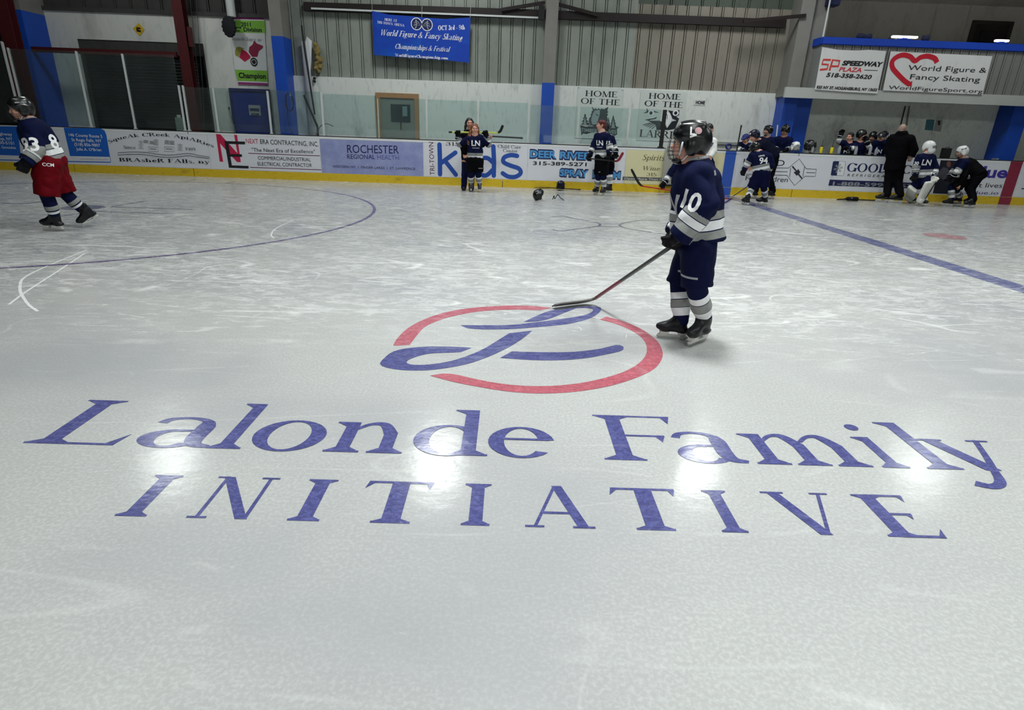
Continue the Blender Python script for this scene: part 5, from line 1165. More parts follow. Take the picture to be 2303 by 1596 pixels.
# ------------------------------------------------------------------ people
SKIN = pm('skin', (205, 152, 132), .55, .10, 10)
SKIN2 = pm('skin_brown', (150, 104, 80), .55, .10, 10)
NV, GR, WH, DK_ = (13, 19, 52), (138, 140, 138), (226, 228, 230), (14, 16, 30)
def jersey_mat(name, base, plain=False):
    if plain: return bandmat(name, base, [])
    b_ = []
    # cuff stripes (0 = cuff, 1 = plain), then hem stripes mirrored above 1
    for a, z, c in ((.16, .36, GR), (.385, .60, WH), (.625, .80, GR)): b_.append((a, z, c))
    for a, z, c in ((.10, .32, GR), (.345, .60, WH), (.625, .84, GR)): b_.append((2 - z, 2 - a, c))
    return bandmat(name, base, b_)
J_NAVY = jersey_mat('jersey_navy', NV); J_BLACK = jersey_mat('jacket_black', (5, 5, 8), True); J_WHITE = jersey_mat('shirt_white', (222, 222, 220), True)
J_DARKNAVY = jersey_mat('jacket_navy', (9, 12, 32), True); J_GREY = jersey_mat('hoodie_grey', (86, 86, 96), True)
SOCK = bandmat('striped_sock', NV, [(.15, .34, WH), (.36, .58, GR), (.60, .84, WH)])
PANT = {'navy': pm('pants_navy', (10, 15, 48), .75, .15, 8, bump=.2, spec=.08), 'black': pm('pants_black', (6, 6, 11), .75, .15, 8, bump=.2, spec=.08), 'red': pm('pants_red', (96, 5, 16), .7, .15, 8, bump=.2, spec=.08), 'darknavy': pm('trousers_navy', (14, 20, 54), .8, .15, 8, bump=.2, spec=.08)}
M_HELM = pm('helmet_black', (7, 8, 11), .28, .15, 6, spec=.6); M_HELMW = pm('helmet_white', (226, 228, 228), .3, .05, 6); M_HELMN = pm('helmet_navy', (9, 13, 38), .3, .15, 6)
M_GLOVE = pm('glove_black', (7, 7, 12), .65, .2, 12, bump=.3, spec=.15); M_SKATE = pm('skate_boot', (7, 8, 14), .4, .2, 9); M_HOLD = pm('skate_holder', (206, 206, 202), .4, .06, 9)
M_STEEL = pm('blade_steel', (190, 192, 190), .25, .06, 9, metal=.8); M_CAGE = pm('cage_wire', (40, 42, 46), .4, .1, 9, metal=.4); M_PAD = pm('pad_white', (216, 216, 210), .5, .1, 7, bump=.15)
M_NUM = pm('number_white', (232, 233, 235), .6, .04, 9); M_EYE = pm('eye_white', (186, 180, 174), .3, .02, 20); M_IRIS = pm('iris_dark', (44, 32, 26), .3, .1, 20); M_LIP = pm('lip', (170, 96, 90), .5, .05, 12)
def unit(v): v = np.array(v, float); return v / (np.linalg.norm(v) + 1e-9)
def hand_ops(v, wr, tip, palm, s=1.0, fat=1.0, grip=.9, k=.012):
    """palm, four fingers of unequal length bending towards the palm side, thumb from the side of the palm"""
    wr, tip = np.array(wr, float), np.array(tip, float); d = unit(tip - wr); pn = np.array(palm, float); pn = unit(pn - d * (pn @ d)); sd = np.cross(d, pn)
    L = .085 * s; c = wr + d * L * .55
    R = np.stack([sd, d, pn]); v.box(c, (.040 * s * fat, L * .55, .017 * s * fat), R, .014 * s, k)
    for i, (o, ln) in enumerate(((-1.4, .88), (-.45, 1.0), (.5, .96), (1.4, .78))):
        r = .0095 * s * fat; b0 = wr + d * L * 1.02 + sd * o * .020 * s * fat
        a1, a2 = grip * .9, grip * 1.9
        p1 = b0 + (d * math.cos(a1) + pn * math.sin(a1)) * .036 * s * ln; p2 = p1 + (d * math.cos(a2) + pn * math.sin(a2)) * .030 * s * ln
        v.cone(b0, p1, r * 1.08, r, k * .6); v.cone(p1, p2, r, r * .9, k * .5)
    t0 = wr + d * L * .35 - sd * .036 * s * fat; t1 = t0 + unit(d * .7 - sd * .45 + pn * .45) * .042 * s; t2 = t1 + unit(d * .55 + sd * .15 + pn * .8) * .03 * s
    v.cone(t0, t1, .0125 * s * fat, .011 * s * fat, k * .7); v.cone(t1, t2, .011 * s * fat, .0095 * s * fat, k * .5)
class Person:
    def __init__(p, label, root, s=1.0, h=.014, group=None):
        p.t = thing('person', label, 'person', (root[0], root[1], root[2] if len(root) > 2 else 0), -math.atan2(root[0], root[1]), group)
        ph = math.atan2(root[0], root[1]); p.ex = np.array([math.cos(ph), -math.sin(ph), 0]); p.ey = np.array([math.sin(ph), math.cos(ph), 0]); p.root = np.array([root[0], root[1], root[2] if len(root) > 2 else 0.0])
        p.s = s; p.h = h; p.J = {}
    def at(p, px, py, dy=0.0):
        """pixel on the plane facing the viewer dy metres behind the person's own stance"""
        d = _dir(px, py); t = ((p.root[:2] @ p.ey[:2]) + dy) / (d @ p.ey); P = d * t + np.array([0, 0, CAMH]) - p.root
        return np.array([P @ p.ex, P @ p.ey, P[2]])
    def world(p, q): return p.root + p.ex * q[0] + p.ey * q[1] + np.array([0, 0, q[2]])
    def loc(p, X, Y, Z=0.0): P = np.array([X, Y, Z]) - p.root; return np.array([P @ p.ex, P @ p.ey, P[2]])
    def gnd(p, px, py): return p.loc(*ground(px, py))
    def joints(p, **k):
        for n, v in k.items(): p.J[n] = p.at(*v) if len(v) <= 3 and max(abs(q) for q in v) > 8 else np.array(v[:3], float)
    def part(p, name, vol, mat, band=None, parent=None, folds=0.0, fq=1.0):
        me = vol.mesh(name, band, folds, fq); return mesh_obj(name, me, mat, p.t if parent is None else parent)
    # ---- head frame
    def headframe(p, face, up=(0, 0, 1)):
        F = unit(face); U = np.array(up, float); U = unit(U - F * (U @ F)); p.F, p.U, p.Lf = F, U, np.cross(U, F); p.R = np.stack([p.Lf, F, U])
    def H(p, l, f, u): s = p.hs; return p.J['head'] + (p.Lf * l + p.F * f + p.U * u) * s
    def body(p, skin=SKIN, bare=(), hs=1.0):
        """one continuous skin from head to feet; hands named in bare get fingers"""
        J, s = p.J, p.s; p.hs = hs; v = Vol(min(p.h, .011)); q = lambda a, b_, c: np.array((a, b_, c)) * hs
        v.ell(p.H(0, -.008, .022), q(.073, .092, .084), p.R, .02)
        v.ell(p.H(0, .032, -.042), q(.056, .058, .066), p.R, .03)
        v.ell(p.H(0, .052, -.088), q(.026, .026, .022), p.R, .025)
        v.cone(p.H(0, .084, .012), p.H(0, .106, -.024), .008 * hs, .0135 * hs, .012)
        v.ell(p.H(0, .078, .026), q(.05, .016, .012), p.R, .018)
        for e in (-1, 1):
            v.ell(p.H(e * .031, .094, .008), q(.017, .012, .011), p.R, .012, 's'); v.ell(p.H(e * .04, .068, -.028), q(.024, .022, .022), p.R, .02)
            v.ell(p.H(e * .076, -.008, -.008), q(.012, .022, .032), p.R, .008)
        v.ell(p.H(0, .086, -.052), q(.024, .010, .007), p.R, .008)
        nb = J['neck']; v.cone(p.H(0, -.02, -.05), nb, .050 * hs, .056 * s, .03)
        mid = (J['pelvis'] * .45 + nb * .55); sh = (J['shA'] + J['shB']) / 2; sx = unit(J['shA'] - J['shB'])
        v.cone(nb * .7 + sh * .3, mid, .085 * s, .095 * s, .05); v.cone(mid, J['pelvis'], .095 * s, .105 * s, .05); v.cone(J['shA'], J['shB'], .055 * s, .055 * s, .05)
        for a in 'AB':
            v.cone(J['sh' + a], J['el' + a], .048 * s, .038 * s, .03); v.cone(J['el' + a], J['wr' + a], .038 * s, .027 * s, .02)
            if a in bare: hand_ops(v, J['wr' + a], J['ha' + a], p.palm[a], s * .95)
            else: v.cone(J['wr' + a], J['wr' + a] + unit(J['ha' + a] - J['wr' + a]) * .05 * s, .027 * s, .024 * s, .02)
            hip = J['hp' + a]; v.cone(J['pelvis'], hip, .1 * s, .085 * s, .04); v.cone(hip, J['kn' + a], .082 * s, .055 * s, .03); v.cone(J['kn' + a], J['an' + a], .052 * s, .036 * s, .02)
            tt = J['toe' + a]; v.cone(J['an' + a], J['an' + a] * .4 + tt * .6, .036 * s, .026 * s, .02)
        o = p.part('body', v, skin)
        for e in (-1, 1):
            bm = B(); c = p.H(e * .031, .0795, .008); bmesh.ops.create_uvsphere(bm, u_segments=10, v_segments=8, radius=.0105 * hs, matrix=Matrix.Translation(Vector(c)))
            ey = obj('eye', bm, M_EYE, p.t, True); bm = B(); bmesh.ops.create_uvsphere(bm, u_segments=8, v_segments=6, radius=.0058 * hs, matrix=Matrix.Translation(Vector(p.H(e * .031, .0868, .008)))); obj('iris', bm, M_IRIS, ey, True)
        for e in (-1, 1): bm = B(); tube(bm, [p.H(e * .014, .091, .026), p.H(e * .030, .092, .030), p.H(e * .046, .080, .025)], [.003 * hs, .0042 * hs, .002 * hs], 6); obj('eyebrow', bm, M_IRIS, p.t, True)
        bm = B(); tube(bm, [p.H(-.02, .093, -.050), p.H(-.008, .098, -.0505), p.H(.008, .098, -.0505), p.H(.02, .093, -.050)], [.002 * hs, .0045 * hs, .0045 * hs, .002 * hs], 6); obj('lips', bm, M_LIP, p.t, True)
        return o
    def hair(p, mat, long=None, cap=1.0):
        v = Vol(min(p.h, .011)); s = p.hs
        v.ell(p.H(0, -.016, .032), np.array((.082, .096, .086)) * s * cap, p.R, .02); v.ell(p.H(0, .085, -.045), np.array((.066, .075, .088)) * s, p.R, .02, 's')
        v.ell(p.H(0, -.05, -.02), np.array((.07, .06, .075)) * s, p.R, .03)
        if long:
            for pts in long:
                for a, b_ in zip(pts, pts[1:]): v.cone(a, b_, .03 * s, .022 * s, .02)
        return p.part('hair', v, mat, None, None, .006, 3.0)
    def helmet(p, mat=M_HELM, cage=True, stripes=True, clear=False):
        v = Vol(min(p.h, .011)); s = p.hs
        v.ell(p.H(0, -.012, .040), np.array((.098, .124, .100)) * s, p.R, .02)
        v.ell(p.H(0, -.060, -.005), np.array((.086, .076, .09)) * s, p.R, .04)
        v.ell(p.H(0, .095, -.055), np.array((.075, .095, .108)) * s, p.R, .012, 's')     # the face opening
        v.half(p.H(0, 0, -.075), -p.U)
        for e in (-1, 1):
            v.ell(p.H(e * .088, -.012, -.030), np.array((.02, .042, .05)) * s, p.R, .02)
            v.cone(p.H(e * .050, .055, .110), p.H(e * .056, -.08, .106), .010 * s, .012 * s, .022)
            v.cone(p.H(e * .092, .035, .045), p.H(e * .084, -.08, .03), .008 * s, .010 * s, .018)
        v.cone(p.H(0, .055, .122), p.H(0, -.085, .118), .010 * s, .012 * s, .022)
        o = p.part('helmet', v, mat)
        if stripes:
            bm = B()
            for e in (-1, 1):
                for f0 in (.02, -.045):
                    M = Matrix(((p.Lf[0], p.F[0], p.U[0], 0), (p.Lf[1], p.F[1], p.U[1], 0), (p.Lf[2], p.F[2], p.U[2], 0), (0, 0, 0, 1))); c = p.H(e * .098, f0, .075)
                    M.translation = Vector(c); box(bm, (-.006, -.022 * s, -.007 * s), (.006, .022 * s, .007 * s), M)
            obj('vent_print', bm, K_GREY if mat is M_HELM else M_CAGE, o)
        if cage:
            bm = B(); r = .0016 * s
            for u in (-.02, -.045, -.07, -.095):
                rr = .118 - max(0, -.06 - u) * .5; tube(bm, [p.H(rr * .80 * math.sin(a), .02 + rr * math.cos(a) * .98, u) for a in np.linspace(-1.35, 1.35, 13)], r, 5)
            for a in np.linspace(-1.2, 1.2, 7): tube(bm, [p.H(.098 * .85 * math.sin(a), .012 + .094 * math.cos(a), .058), p.H(.112 * .8 * math.sin(a), .018 + .112 * math.cos(a) * .98, .015), p.H(.118 * .8 * math.sin(a), .02 + .118 * math.cos(a) * .98, -.05), p.H(.1 * .8 * math.sin(a), .02 + .1 * math.cos(a) * .98, -.098)], r, 5)
            obj('face_cage', bm, M_CAGE, o)
            v = Vol(min(p.h, .010)); v.ell(p.H(0, .062, -.104), np.array((.042, .045, .026)) * s, p.R, .02); v.ell(p.H(0, .05, -.085), np.array((.034, .034, .026)) * s, p.R, .02, 's'); p.part('chin_cup', v, mat if mat is not M_HELMW else M_HELM, None, o)
        bm = B()
        for e in (-1, 1): tube(bm, [p.H(e * .088, .0, -.06), p.H(e * .07, .03, -.095), p.H(0, .05, -.118)], .004 * s, 5)
        obj('chin_strap', bm, M_WHITE if mat is M_HELM else M_CAGE, o)
        return o
    # ---- clothing
    def jersey(p, mat=J_NAVY, fat=1.0, hem=.09, hood=False, loose=1.0, deep=.78, slv=1.0):
        J, s = p.J, p.s * fat; v = Vol(p.h); nb, pv = J['neck'], J['pelvis']; ax = unit(nb - pv); L = np.linalg.norm(nb - pv); sx = unit(J['shA'] - J['shB']); fw = unit(np.cross(ax, sx)); fl = (fw, deep)
        low = pv - ax * hem * s / fat; ch = pv + ax * L * .66
        v.cone(low - ax * .05, pv + ax * L * .25, .178 * s * loose, .168 * s, .05, fl); v.cone(pv + ax * L * .25, ch, .168 * s, .175 * s, .06, fl)
        v.cone(J['shA'] - sx * .035 * s, J['shB'] + sx * .035 * s, .088 * s, .088 * s, .07); v.cone(ch, nb - ax * .035 * s, .13 * s, .068 * s, .05)
        v.half(low, -ax)
        for a in 'AB':
            sh, el, wr = J['sh' + a], J['el' + a], J['wr' + a]; e = unit(wr - el)
            v.cone(sh, el, .083 * s, .073 * s * slv, .028); v.cone(el, wr + e * .015, .073 * s * slv, .064 * s * slv, .02, cut=True)
        if hood: v.ell(nb - fw * .0 + ax * .02 * s, (.10 * s, .10 * s, .06 * s), None, .05)
        # neck hole
        v.cone(nb + ax * .02 * s, nb + ax * .16 * s, .056 * s, .062 * s, .01, kind='s')
        Lf = .24 * p.s
        def band(V):
            best = np.full(len(V), 9.0); val = np.ones(len(V))
            def seg(a, b_, f, wgt):
                nonlocal best, val
                d = b_ - a; t = np.clip(((V - a) @ d) / (d @ d), 0, 1); D = np.linalg.norm(V - a - t[:, None] * d, axis=1) / wgt
                m = D < best; best = np.where(m, D, best); val = np.where(m, f(t, np.linalg.norm(d)), val)
            hb = (V - low) @ ax
            seg(low, nb, lambda t, n: 2 - np.clip(hb / Lf, 0, 1), .17 * s)
            for a in 'AB':
                sh, el, wr = J['sh' + a], J['el' + a], J['wr' + a]; e = unit(wr - el); lf = np.linalg.norm(wr - el); seg(sh, el, lambda t, n: np.clip((lf + (1 - t) * n) / Lf, 0, 1), .08 * s); seg(el, wr, lambda t, n: np.clip(((wr - V) @ e) / Lf, 0, 1) , .07 * s)
            return val
        o = p.part('jersey' if mat is J_NAVY else 'jacket', v, mat, band, None, (.010 if mat is J_NAVY else .004) * s, .85); p.jer = o
        bm = B(); c = nb + ax * .022 * s; n = 22
        pts = [c + (sx * math.cos(a) * .064 + fw * math.sin(a) * .064) * s for a in np.linspace(0, 2 * math.pi, n)]
        tube(bm, pts, .017 * s, 8, caps=False); obj('collar', bm, K_GREY if mat is J_NAVY else mat, o, True)
        return o
    def decal(p, name, S, origin, normal, up, size, mat, surf=None, off=.003):
        """print laid on the curved garment"""
        surf = surf or p.jer; me = surf.data; bvh = BVHTree.FromPolygons([v.co[:] for v in me.vertices], [f.vertices[:] for f in me.polygons])
        N = Vector(unit(normal)); U = Vector(up); U = (U - N * U.dot(N)).normalized(); Rt = U.cross(N)
        a, b0, c, d0 = sbounds(S); k = size / (d0 - b0)
        bm = flat_mesh(S, lambda x, y: (x - (a + c) / 2, y - (b0 + d0) / 2, 0), 0)
        bmesh.ops.triangulate(bm, faces=bm.faces[:])
        for _ in range(4):
            es = [e for e in bm.edges if e.calc_length() * k > .014]
            if not es: break
            bmesh.ops.subdivide_edges(bm, edges=es, cuts=1); bmesh.ops.triangulate(bm, faces=bm.faces[:])
        O = Vector(origin)
        for v in bm.verts:
            q = O + Rt * (v.co.x * k) + U * (v.co.y * k); hit = bvh.ray_cast(q + N * .5, -N, 1.0)
            v.co = (hit[0] if hit[0] is not None else q) + N * off
        return obj(name, bm, mat, surf, True)
    def pants(p, mat, fat=1.0, to=.92, skirt=1.0):
        J, s = p.J, p.s * fat; v = Vol(p.h); pv = J['pelvis']; sx = unit(J['hpA'] - J['hpB'])
        v.ell(pv + np.array([0, 0, -.02 * s]), (.16 * s * skirt, .14 * s * skirt, .12 * s), None, .05); v.cone(J['hpA'], J['hpB'], .115 * s, .115 * s, .06)
        for a in 'AB':
            e = J['hp' + a] * (1 - to) + J['kn' + a] * to; v.cone(J['hp' + a], e, .124 * s, .112 * s, .03, cut=True)
        return p.part('hockey_pants', v, mat, None, None, .008 * s, 1.0)
    def trousers(p, mat, fat=1.0):
        J, s = p.J, p.s * fat; v = Vol(p.h); v.ell(J['pelvis'], (.15 * s, .125 * s, .12 * s), None, .05)
        for a in 'AB': v.cone(J['hp' + a], J['kn' + a], .098 * s, .078 * s, .05); v.cone(J['kn' + a], J['an' + a], .076 * s, .066 * s, .03, cut=False)
        return p.part('trousers', v, mat, None, None, .005 * s, .9)
    def socks(p, mat=SOCK, fat=1.0):
        s = p.s * fat
        for a in 'AB':
            J = p.J; kn, an = J['kn' + a], J['an' + a]; v = Vol(min(p.h, .012)); up = unit(kn - an); v.cone(kn + up * .06, kn * .45 + an * .55, .074 * s, .070 * s, .02); v.cone(kn * .45 + an * .55, an, .070 * s, .052 * s, .02)
            L = np.linalg.norm(kn - an); p.part('sock', v, mat, lambda V: np.clip(1 - ((V - an) @ up) / L, 0, 1))
    def glove(p, a, palm, grip=.9, fat=1.35, mat=M_GLOVE, cuff=True):
        J, s = p.J, p.s; v = Vol(min(p.h, .009)); d = unit(J['ha' + a] - J['wr' + a]); w0 = J['wr' + a] - d * .02 * s
        hand_ops(v, J['wr' + a] + d * .02 * s, J['ha' + a] + d * .02 * s, palm, s * 1.05, fat, grip, .012)
        if cuff: v.cone(w0 - d * .02 * s, w0 + d * .045 * s, .064 * s, .050 * s, .015)
        o = p.part('glove', v, mat)
        bm = B(); q = Vector(w0 + d * .005 * s); x, y, z = frame_of(d); M = Matrix((x, y, z)).transposed().to_4x4(); M.translation = q
        pts = [q + (x * math.cos(t_) + y * math.sin(t_)) * .062 * s for t_ in np.linspace(0, 2 * math.pi, 17)]; tube(bm, pts, .006 * s, 5, caps=False); obj('cuff_trim', bm, M_NUM, o, True)
        return o
    def skate(p, a, toe, heel, up=(0, 0, 1), laces=False, boot=M_SKATE):
        """toe and heel are the two ends of the blade"""
        toe, heel = np.array(toe, float), np.array(heel, float); f = unit(toe - heel); u = np.array(up, float); u = unit(u - f * (u @ f)); l = np.cross(u, f); c = (toe + heel) / 2; L = np.linalg.norm(toe - heel); s = L / .25
        R = np.stack([l, f, u]); Q = lambda x, y, z: c + (l * x + f * y + u * z) * s
        t = bpy.data.objects.new('skate', None); C.objects.link(t); t.parent = p.t
        v = Vol(min(p.h, .010)); an = p.J['an' + a]
        v.ell(Q(0, .085, .105), np.array((.042, .062, .036)) * s, R, .02); v.box(Q(0, -.015, .082), np.array((.034, .115, .014)) * s, R, .012 * s, .02); v.cone(Q(0, .06, .11), Q(0, -.02, .16), .036 * s, .044 * s, .03)
        v.cone(Q(0, -.075, .10), Q(0, -.065, .17), .040 * s, .044 * s, .03); v.cone(Q(0, -.05, .16), an + unit(p.J['kn' + a] - an) * .05 * s, .048 * s, .056 * s, .03); v.cone(Q(0, -.07, .20), Q(0, -.085, .245), .036 * s, .026 * s, .02)
        o = mesh_obj('boot', v.mesh('boot'), boot, t)
        M = Matrix(((l[0], f[0], u[0], c[0]), (l[1], f[1], u[1], c[1]), (l[2], f[2], u[2], c[2]), (0, 0, 0, 1)))
        bm = B(); S_ = Matrix.Scale(s, 4)
        box(bm, (-.012, -.125, .022), (.012, .125, .038), M @ S_, .004); box(bm, (-.022, -.115, .036), (.022, -.045, .074), M @ S_, .008); box(bm, (-.024, .03, .036), (.024, .11, .074), M @ S_, .008); obj('blade_holder', bm, M_HOLD, t)
        bm = B(); pts = [(-.13, .026), (-.132, .012), (-.118, .0), (.112, .0), (.13, .012), (.134, .026)]; prism(bm, pts, -.002, .002); bmesh.ops.transform(bm, matrix=M @ S_ @ Matrix.Rotation(math.pi / 2, 4, 'Z'), verts=bm.verts[:]); obj('blade', bm, M_STEEL, t)
        if laces:
            bm = B()
            for k in range(5):
                z = .115 + k * .022; y = .075 - k * .026; tube(bm, [Q(-.026, y - .01, z + .012), Q(0, y + .012, z + .026), Q(.026, y - .01, z + .012)], .004 * s, 5)
            obj('lace', bm, M_NUM, t)
        return t
    def legs_from_feet(p, s=None):
        """fill the joints the photo hides: hips under the pelvis, knees halfway, ankles over the feet"""
        J, s = p.J, p.s
        sx = unit((J['shA'] - J['shB']) * np.array([1, 1, 0])) if 'shA' in J else np.array([1.0, 0, 0])
        for a, e in (('A', 1), ('B', -1)):
            J.setdefault('hp' + a, J['pelvis'] + sx * e * .085 * s - np.array([0, 0, .05 * s]))
            if 'an' + a not in J: q = J['hp' + a].copy(); q[2] = .13 * s; J['an' + a] = q
            J.setdefault('kn' + a, (J['hp' + a] + J['an' + a]) / 2); J.setdefault('toe' + a, J['an' + a] + np.array([0, -.12, -.06]) * s)
            J.setdefault('wr' + a, J['el' + a] + np.array([0, -.1, -.2]) * s); J.setdefault('ha' + a, J['wr' + a] + unit(J['wr' + a] - J['el' + a]) * .09 * s)
    def foot(p, a, toe_px, heel_px, toe_dz=0.0, heel_dz=0.0):
        t = p.gnd(*toe_px) if len(toe_px) == 2 else p.at(*toe_px); h_ = p.gnd(*heel_px) if len(heel_px) == 2 else p.at(*heel_px)
        f = unit(t - h_); L = np.linalg.norm(t - h_); c = (t + h_) / 2; mx = .27 * p.s
        if L > mx or L < .2 * p.s: L = .25 * p.s; t = c + f * L / 2; h_ = c - f * L / 2
        sc = L / .25; l = unit(np.cross(np.array([0, 0, 1.0]), f)); u = np.cross(f, l)
        p.J['an' + a] = c + (f * -.06 + u * .17) * sc; p.J['toe' + a] = c + (f * .10 + u * .09) * sc; return t, h_
def stick(label, top, heel, toe, shaft, blade_m, lower=None, blade_w=.06, group=None, name='hockey_stick'):
    """world points: butt end, heel, blade tip; lower = material of the lower shaft"""
    top, heel, toe = (Vector(v) for v in (top, heel, toe)); t = thing(name, label, 'hockey stick', heel, 0, group)
    d = (heel - top); L = d.length; d.normalize(); bl = (toe - heel); n = d.cross(bl).normalized(); w = n.cross(d).normalized()
    def seg(nm, a, b_, mat, hw=.015, hn=.010):
        bm = B(); a, b_ = a - heel, b_ - heel; r = []
        for q in (a, b_): r.append([bm.verts.new(q + w * (sx * hw) + n * (sy * hn)) for sx, sy in ((-1, -1), (1, -1), (1, 1), (-1, 1))])
        for k in range(4): bm.faces.new((r[0][k], r[0][(k + 1) % 4], r[1][(k + 1) % 4], r[1][k]))
        bm.faces.new(r[0][::-1]); bm.faces.new(r[1]); bmesh.ops.recalc_face_normals(bm, faces=bm.faces[:]); bmesh.ops.bevel(bm, geom=bm.edges[:], offset=.003, segments=1, affect='EDGES'); return obj(nm, bm, mat, t)
    mid = top + d * L * .62
    seg('shaft', top + d * .03, mid, shaft); seg('lower_shaft', mid, heel - d * .02, lower or shaft); seg('butt_cap', top, top + d * .08, M_BLACK, .017, .013)
    bm = B(); cu = [heel - d * .07, heel - d * .015 + bl * .05, heel + bl * .25 + d * .012, heel + bl * .6 + d * .008, toe]; P = catmull([list(q) for q in cu], 5); rings = []
    up_ = (w - bl.normalized() * w.dot(bl.normalized()))
    for i, q in enumerate(P):
        f = i / (len(P) - 1); q = Vector(q) - heel + n * (.03 * f * f * (1 if n.y < 0 else -1)); dr = (Vector(P[min(i + 1, len(P) - 1)]) - Vector(P[max(i - 1, 0)])).normalized(); s_ = n.cross(dr).normalized()
        hw = .017 + (blade_w / 2 - .017) * min(1, f * 2.2); hw *= 1 if f < .93 else .75
        rings.append([bm.verts.new(q + s_ * (a * hw) + n * (b_ * .005)) for a, b_ in ((-1, -1), (1, -1), (1, 1), (-1, 1))])
    for a, b_ in zip(rings, rings[1:]):
        for k in range(4): bm.faces.new((a[k], a[(k + 1) % 4], b_[(k + 1) % 4], b_[k]))
    bm.faces.new(rings[0][::-1]); bm.faces.new(rings[-1]); bmesh.ops.recalc_face_normals(bm, faces=bm.faces[:]); obj('blade', bm, blade_m, t, False); return t
TXT = lambda s_, b_=.02: shape_text(s_, 'sans', min(b_, .025))
# ---- the player nearest the camera
g1, g2 = ground(1533, 786), ground(1600, 760); g3, g4 = ground(1477, 759), ground(1545, 764)
rt = tuple((np.array(g1) + g2 + g3 + g4) / 4)
p = Person('child player numbered 10 in navy and dark helmet, stick resting on the emblem', rt, 1.0, .010)
ft = {'A': p.foot('A', (1533, 786), (1600, 759)), 'B': p.foot('B', (1477, 758), (1544, 764))}
p.joints(head=(1550, 322, .0), neck=(1566, 366, .0), pelvis=(1566, 520, .0), shA=(1574, 398, -.15), elA=(1582, 462, -.20), wrA=(1530, 530, -.20), haA=(1507, 556, -.15),
         shB=(1556, 398, .15), elB=(1542, 470, .20), wrB=(1522, 520, .08), haB=(1508, 545, .0), hpA=(1570, 560, -.09), hpB=(1560, 560, .09), knA=(1567, 648, -.10), knB=(1530, 644, .08))
p.headframe((-1, -.10, -.06)); p.palm = {}
p.body(hs=1.02); p.hair(pm('hair_brown', (70, 46, 34), .6, .3, 20), cap=.98); hm = p.helmet(stripes=False)
p.jersey(fat=1.0, hem=.06, deep=.95, loose=1.16, slv=1.28); p.pants(PANT['navy'], .97, .95, 1.0); p.socks()
p.glove('A', (-.5, .9, 0), 1.1); p.glove('B', (-.3, -.9, 0), 1.1)
p.skate('A', *ft['A']); p.skate('B', *ft['B'])
p.decal('number_print', TXT('10', .06), p.at(1554, 452, -.25), (-.15, -1, .1), (.25, 0, 1), .125, M_NUM)
p.decal('crest_print', TXT('LN', .04), p.at(1512, 455, -.05), (-1, -.45, 0), (0, 0, 1), .12, K_GREY); p.decal('crest_bar_print', rect2(0, 0, 1, .12), p.at(1510, 475, -.05), (-1, -.45, 0), (0, 0, 1), .02, K_WHITE)
p.decal('maker_print', rect2(0, 0, 1, .10), p.at(1545, 625, -.22), (0, -1, 0), (0, 0, 1), .014, K_GREY, [q for q in p.t.children if q.name.startswith('hockey_pants')][0])
p.decal('side_strip', rect2(0, 0, 1, .28), p.H(.12, -.015, .045), p.Lf, p.U + p.F * .35, .012, M_NUM, hm); p.decal('red_sticker', disc2(0, 0, 1, n=16), p.H(.12, -.045, .09), p.Lf + p.U * .5, p.U, .045, pm('sticker_pink', (190, 150, 156), .4, .3, 30), hm)  # plain white strip and a pinkish round sticker on the helmet
bm = B(); tube(bm, [p.H(.088, .045, .01), p.H(.092, .052, -.03), p.H(.086, .06, -.07)], .013, 8, flat=.5); obj('ear_loop', bm, pm('loop_grey', (186, 192, 200), .4, .1, 9), hm, True)
p.decal('team_sticker', TXT('L', .06), p.H(.11, -.01, .075), p.Lf, p.U, .05, M_NUM, hm)
p.decal('patch_print', rect2(0, 0, 1, .8), p.at(1604, 388, -.12), (.55, -.8, 0), (0, 0, 1), .03, K_GREY)
hA = p.world(p.J['haA']); hl = np.array((*ground(1333, 685), .045)); tp = hA + (hA - hl) / np.linalg.norm(hA - hl) * .16
stick('hockey stick with grey blade lying on the blue emblem loop', tp, hl, (*ground(1243, 694), .06), pm('stick_olive', (40, 42, 40), .4, .25, 30), pm('blade_grey', (112, 110, 104), .5, .15, 12), pm('stick_crimson', (118, 22, 40), .4, .55, 26), .088)

# ---- the skater in red trousers at the left
rt = ground(122, 519)
p = Person('hockey player numbered 93 in bright red trousers skating at the left', rt, 1.06, .011)
t1, h1 = p.foot('A', (93, 518), (149, 520))
J = p.J; tB, hB = p.at(187, 511, .12), p.at(224, 487, .14); J['anB'] = p.at(183, 470, .12); J['toeB'] = p.at(190, 498, .12)
p.joints(head=(46, 246, .0), neck=(66, 273, .0), pelvis=(108, 356, .0), shA=(70, 288, -.15), elA=(80, 338, -.2), wrA=(60, 362, -.24), haA=(50, 384, -.24), shB=(82, 288, .16), elB=(112, 326, .22), wrB=(92, 362, .18), haB=(84, 384, .14),
         hpA=(106, 372, -.09), hpB=(116, 372, .09), knA=(106, 441, -.09), knB=(146, 434, .10))
p.headframe((-1, -.12, -.1)); p.palm = {}
p.body(hs=1.02); p.helmet(); p.jersey(fat=1.02, hem=.05, deep=.95, slv=1.15); p.pants(PANT['red'], 1.14, .97, 1.03); p.socks(bandmat('striped_sock_dark', NV, [(.42, .62, GR), (.68, .80, WH)]))
p.glove('A', (-.2, .9, -.2), 1.2); p.glove('B', (0, .9, 0), 1.2)
p.skate('A', t1, h1); fB = unit(tB - hB); p.skate('B', tB, hB, (.45, -.1, .8))
p.decal('number_print', TXT('93', .06), p.at(62, 324, -.3), (-.2, -1, .1), (0, 0, 1), .16, M_NUM); p.decal('back_number_print', TXT('8', .08), p.at(114, 318, -.1), (.75, -.6, 0), (0, 0, 1), .17, M_NUM)
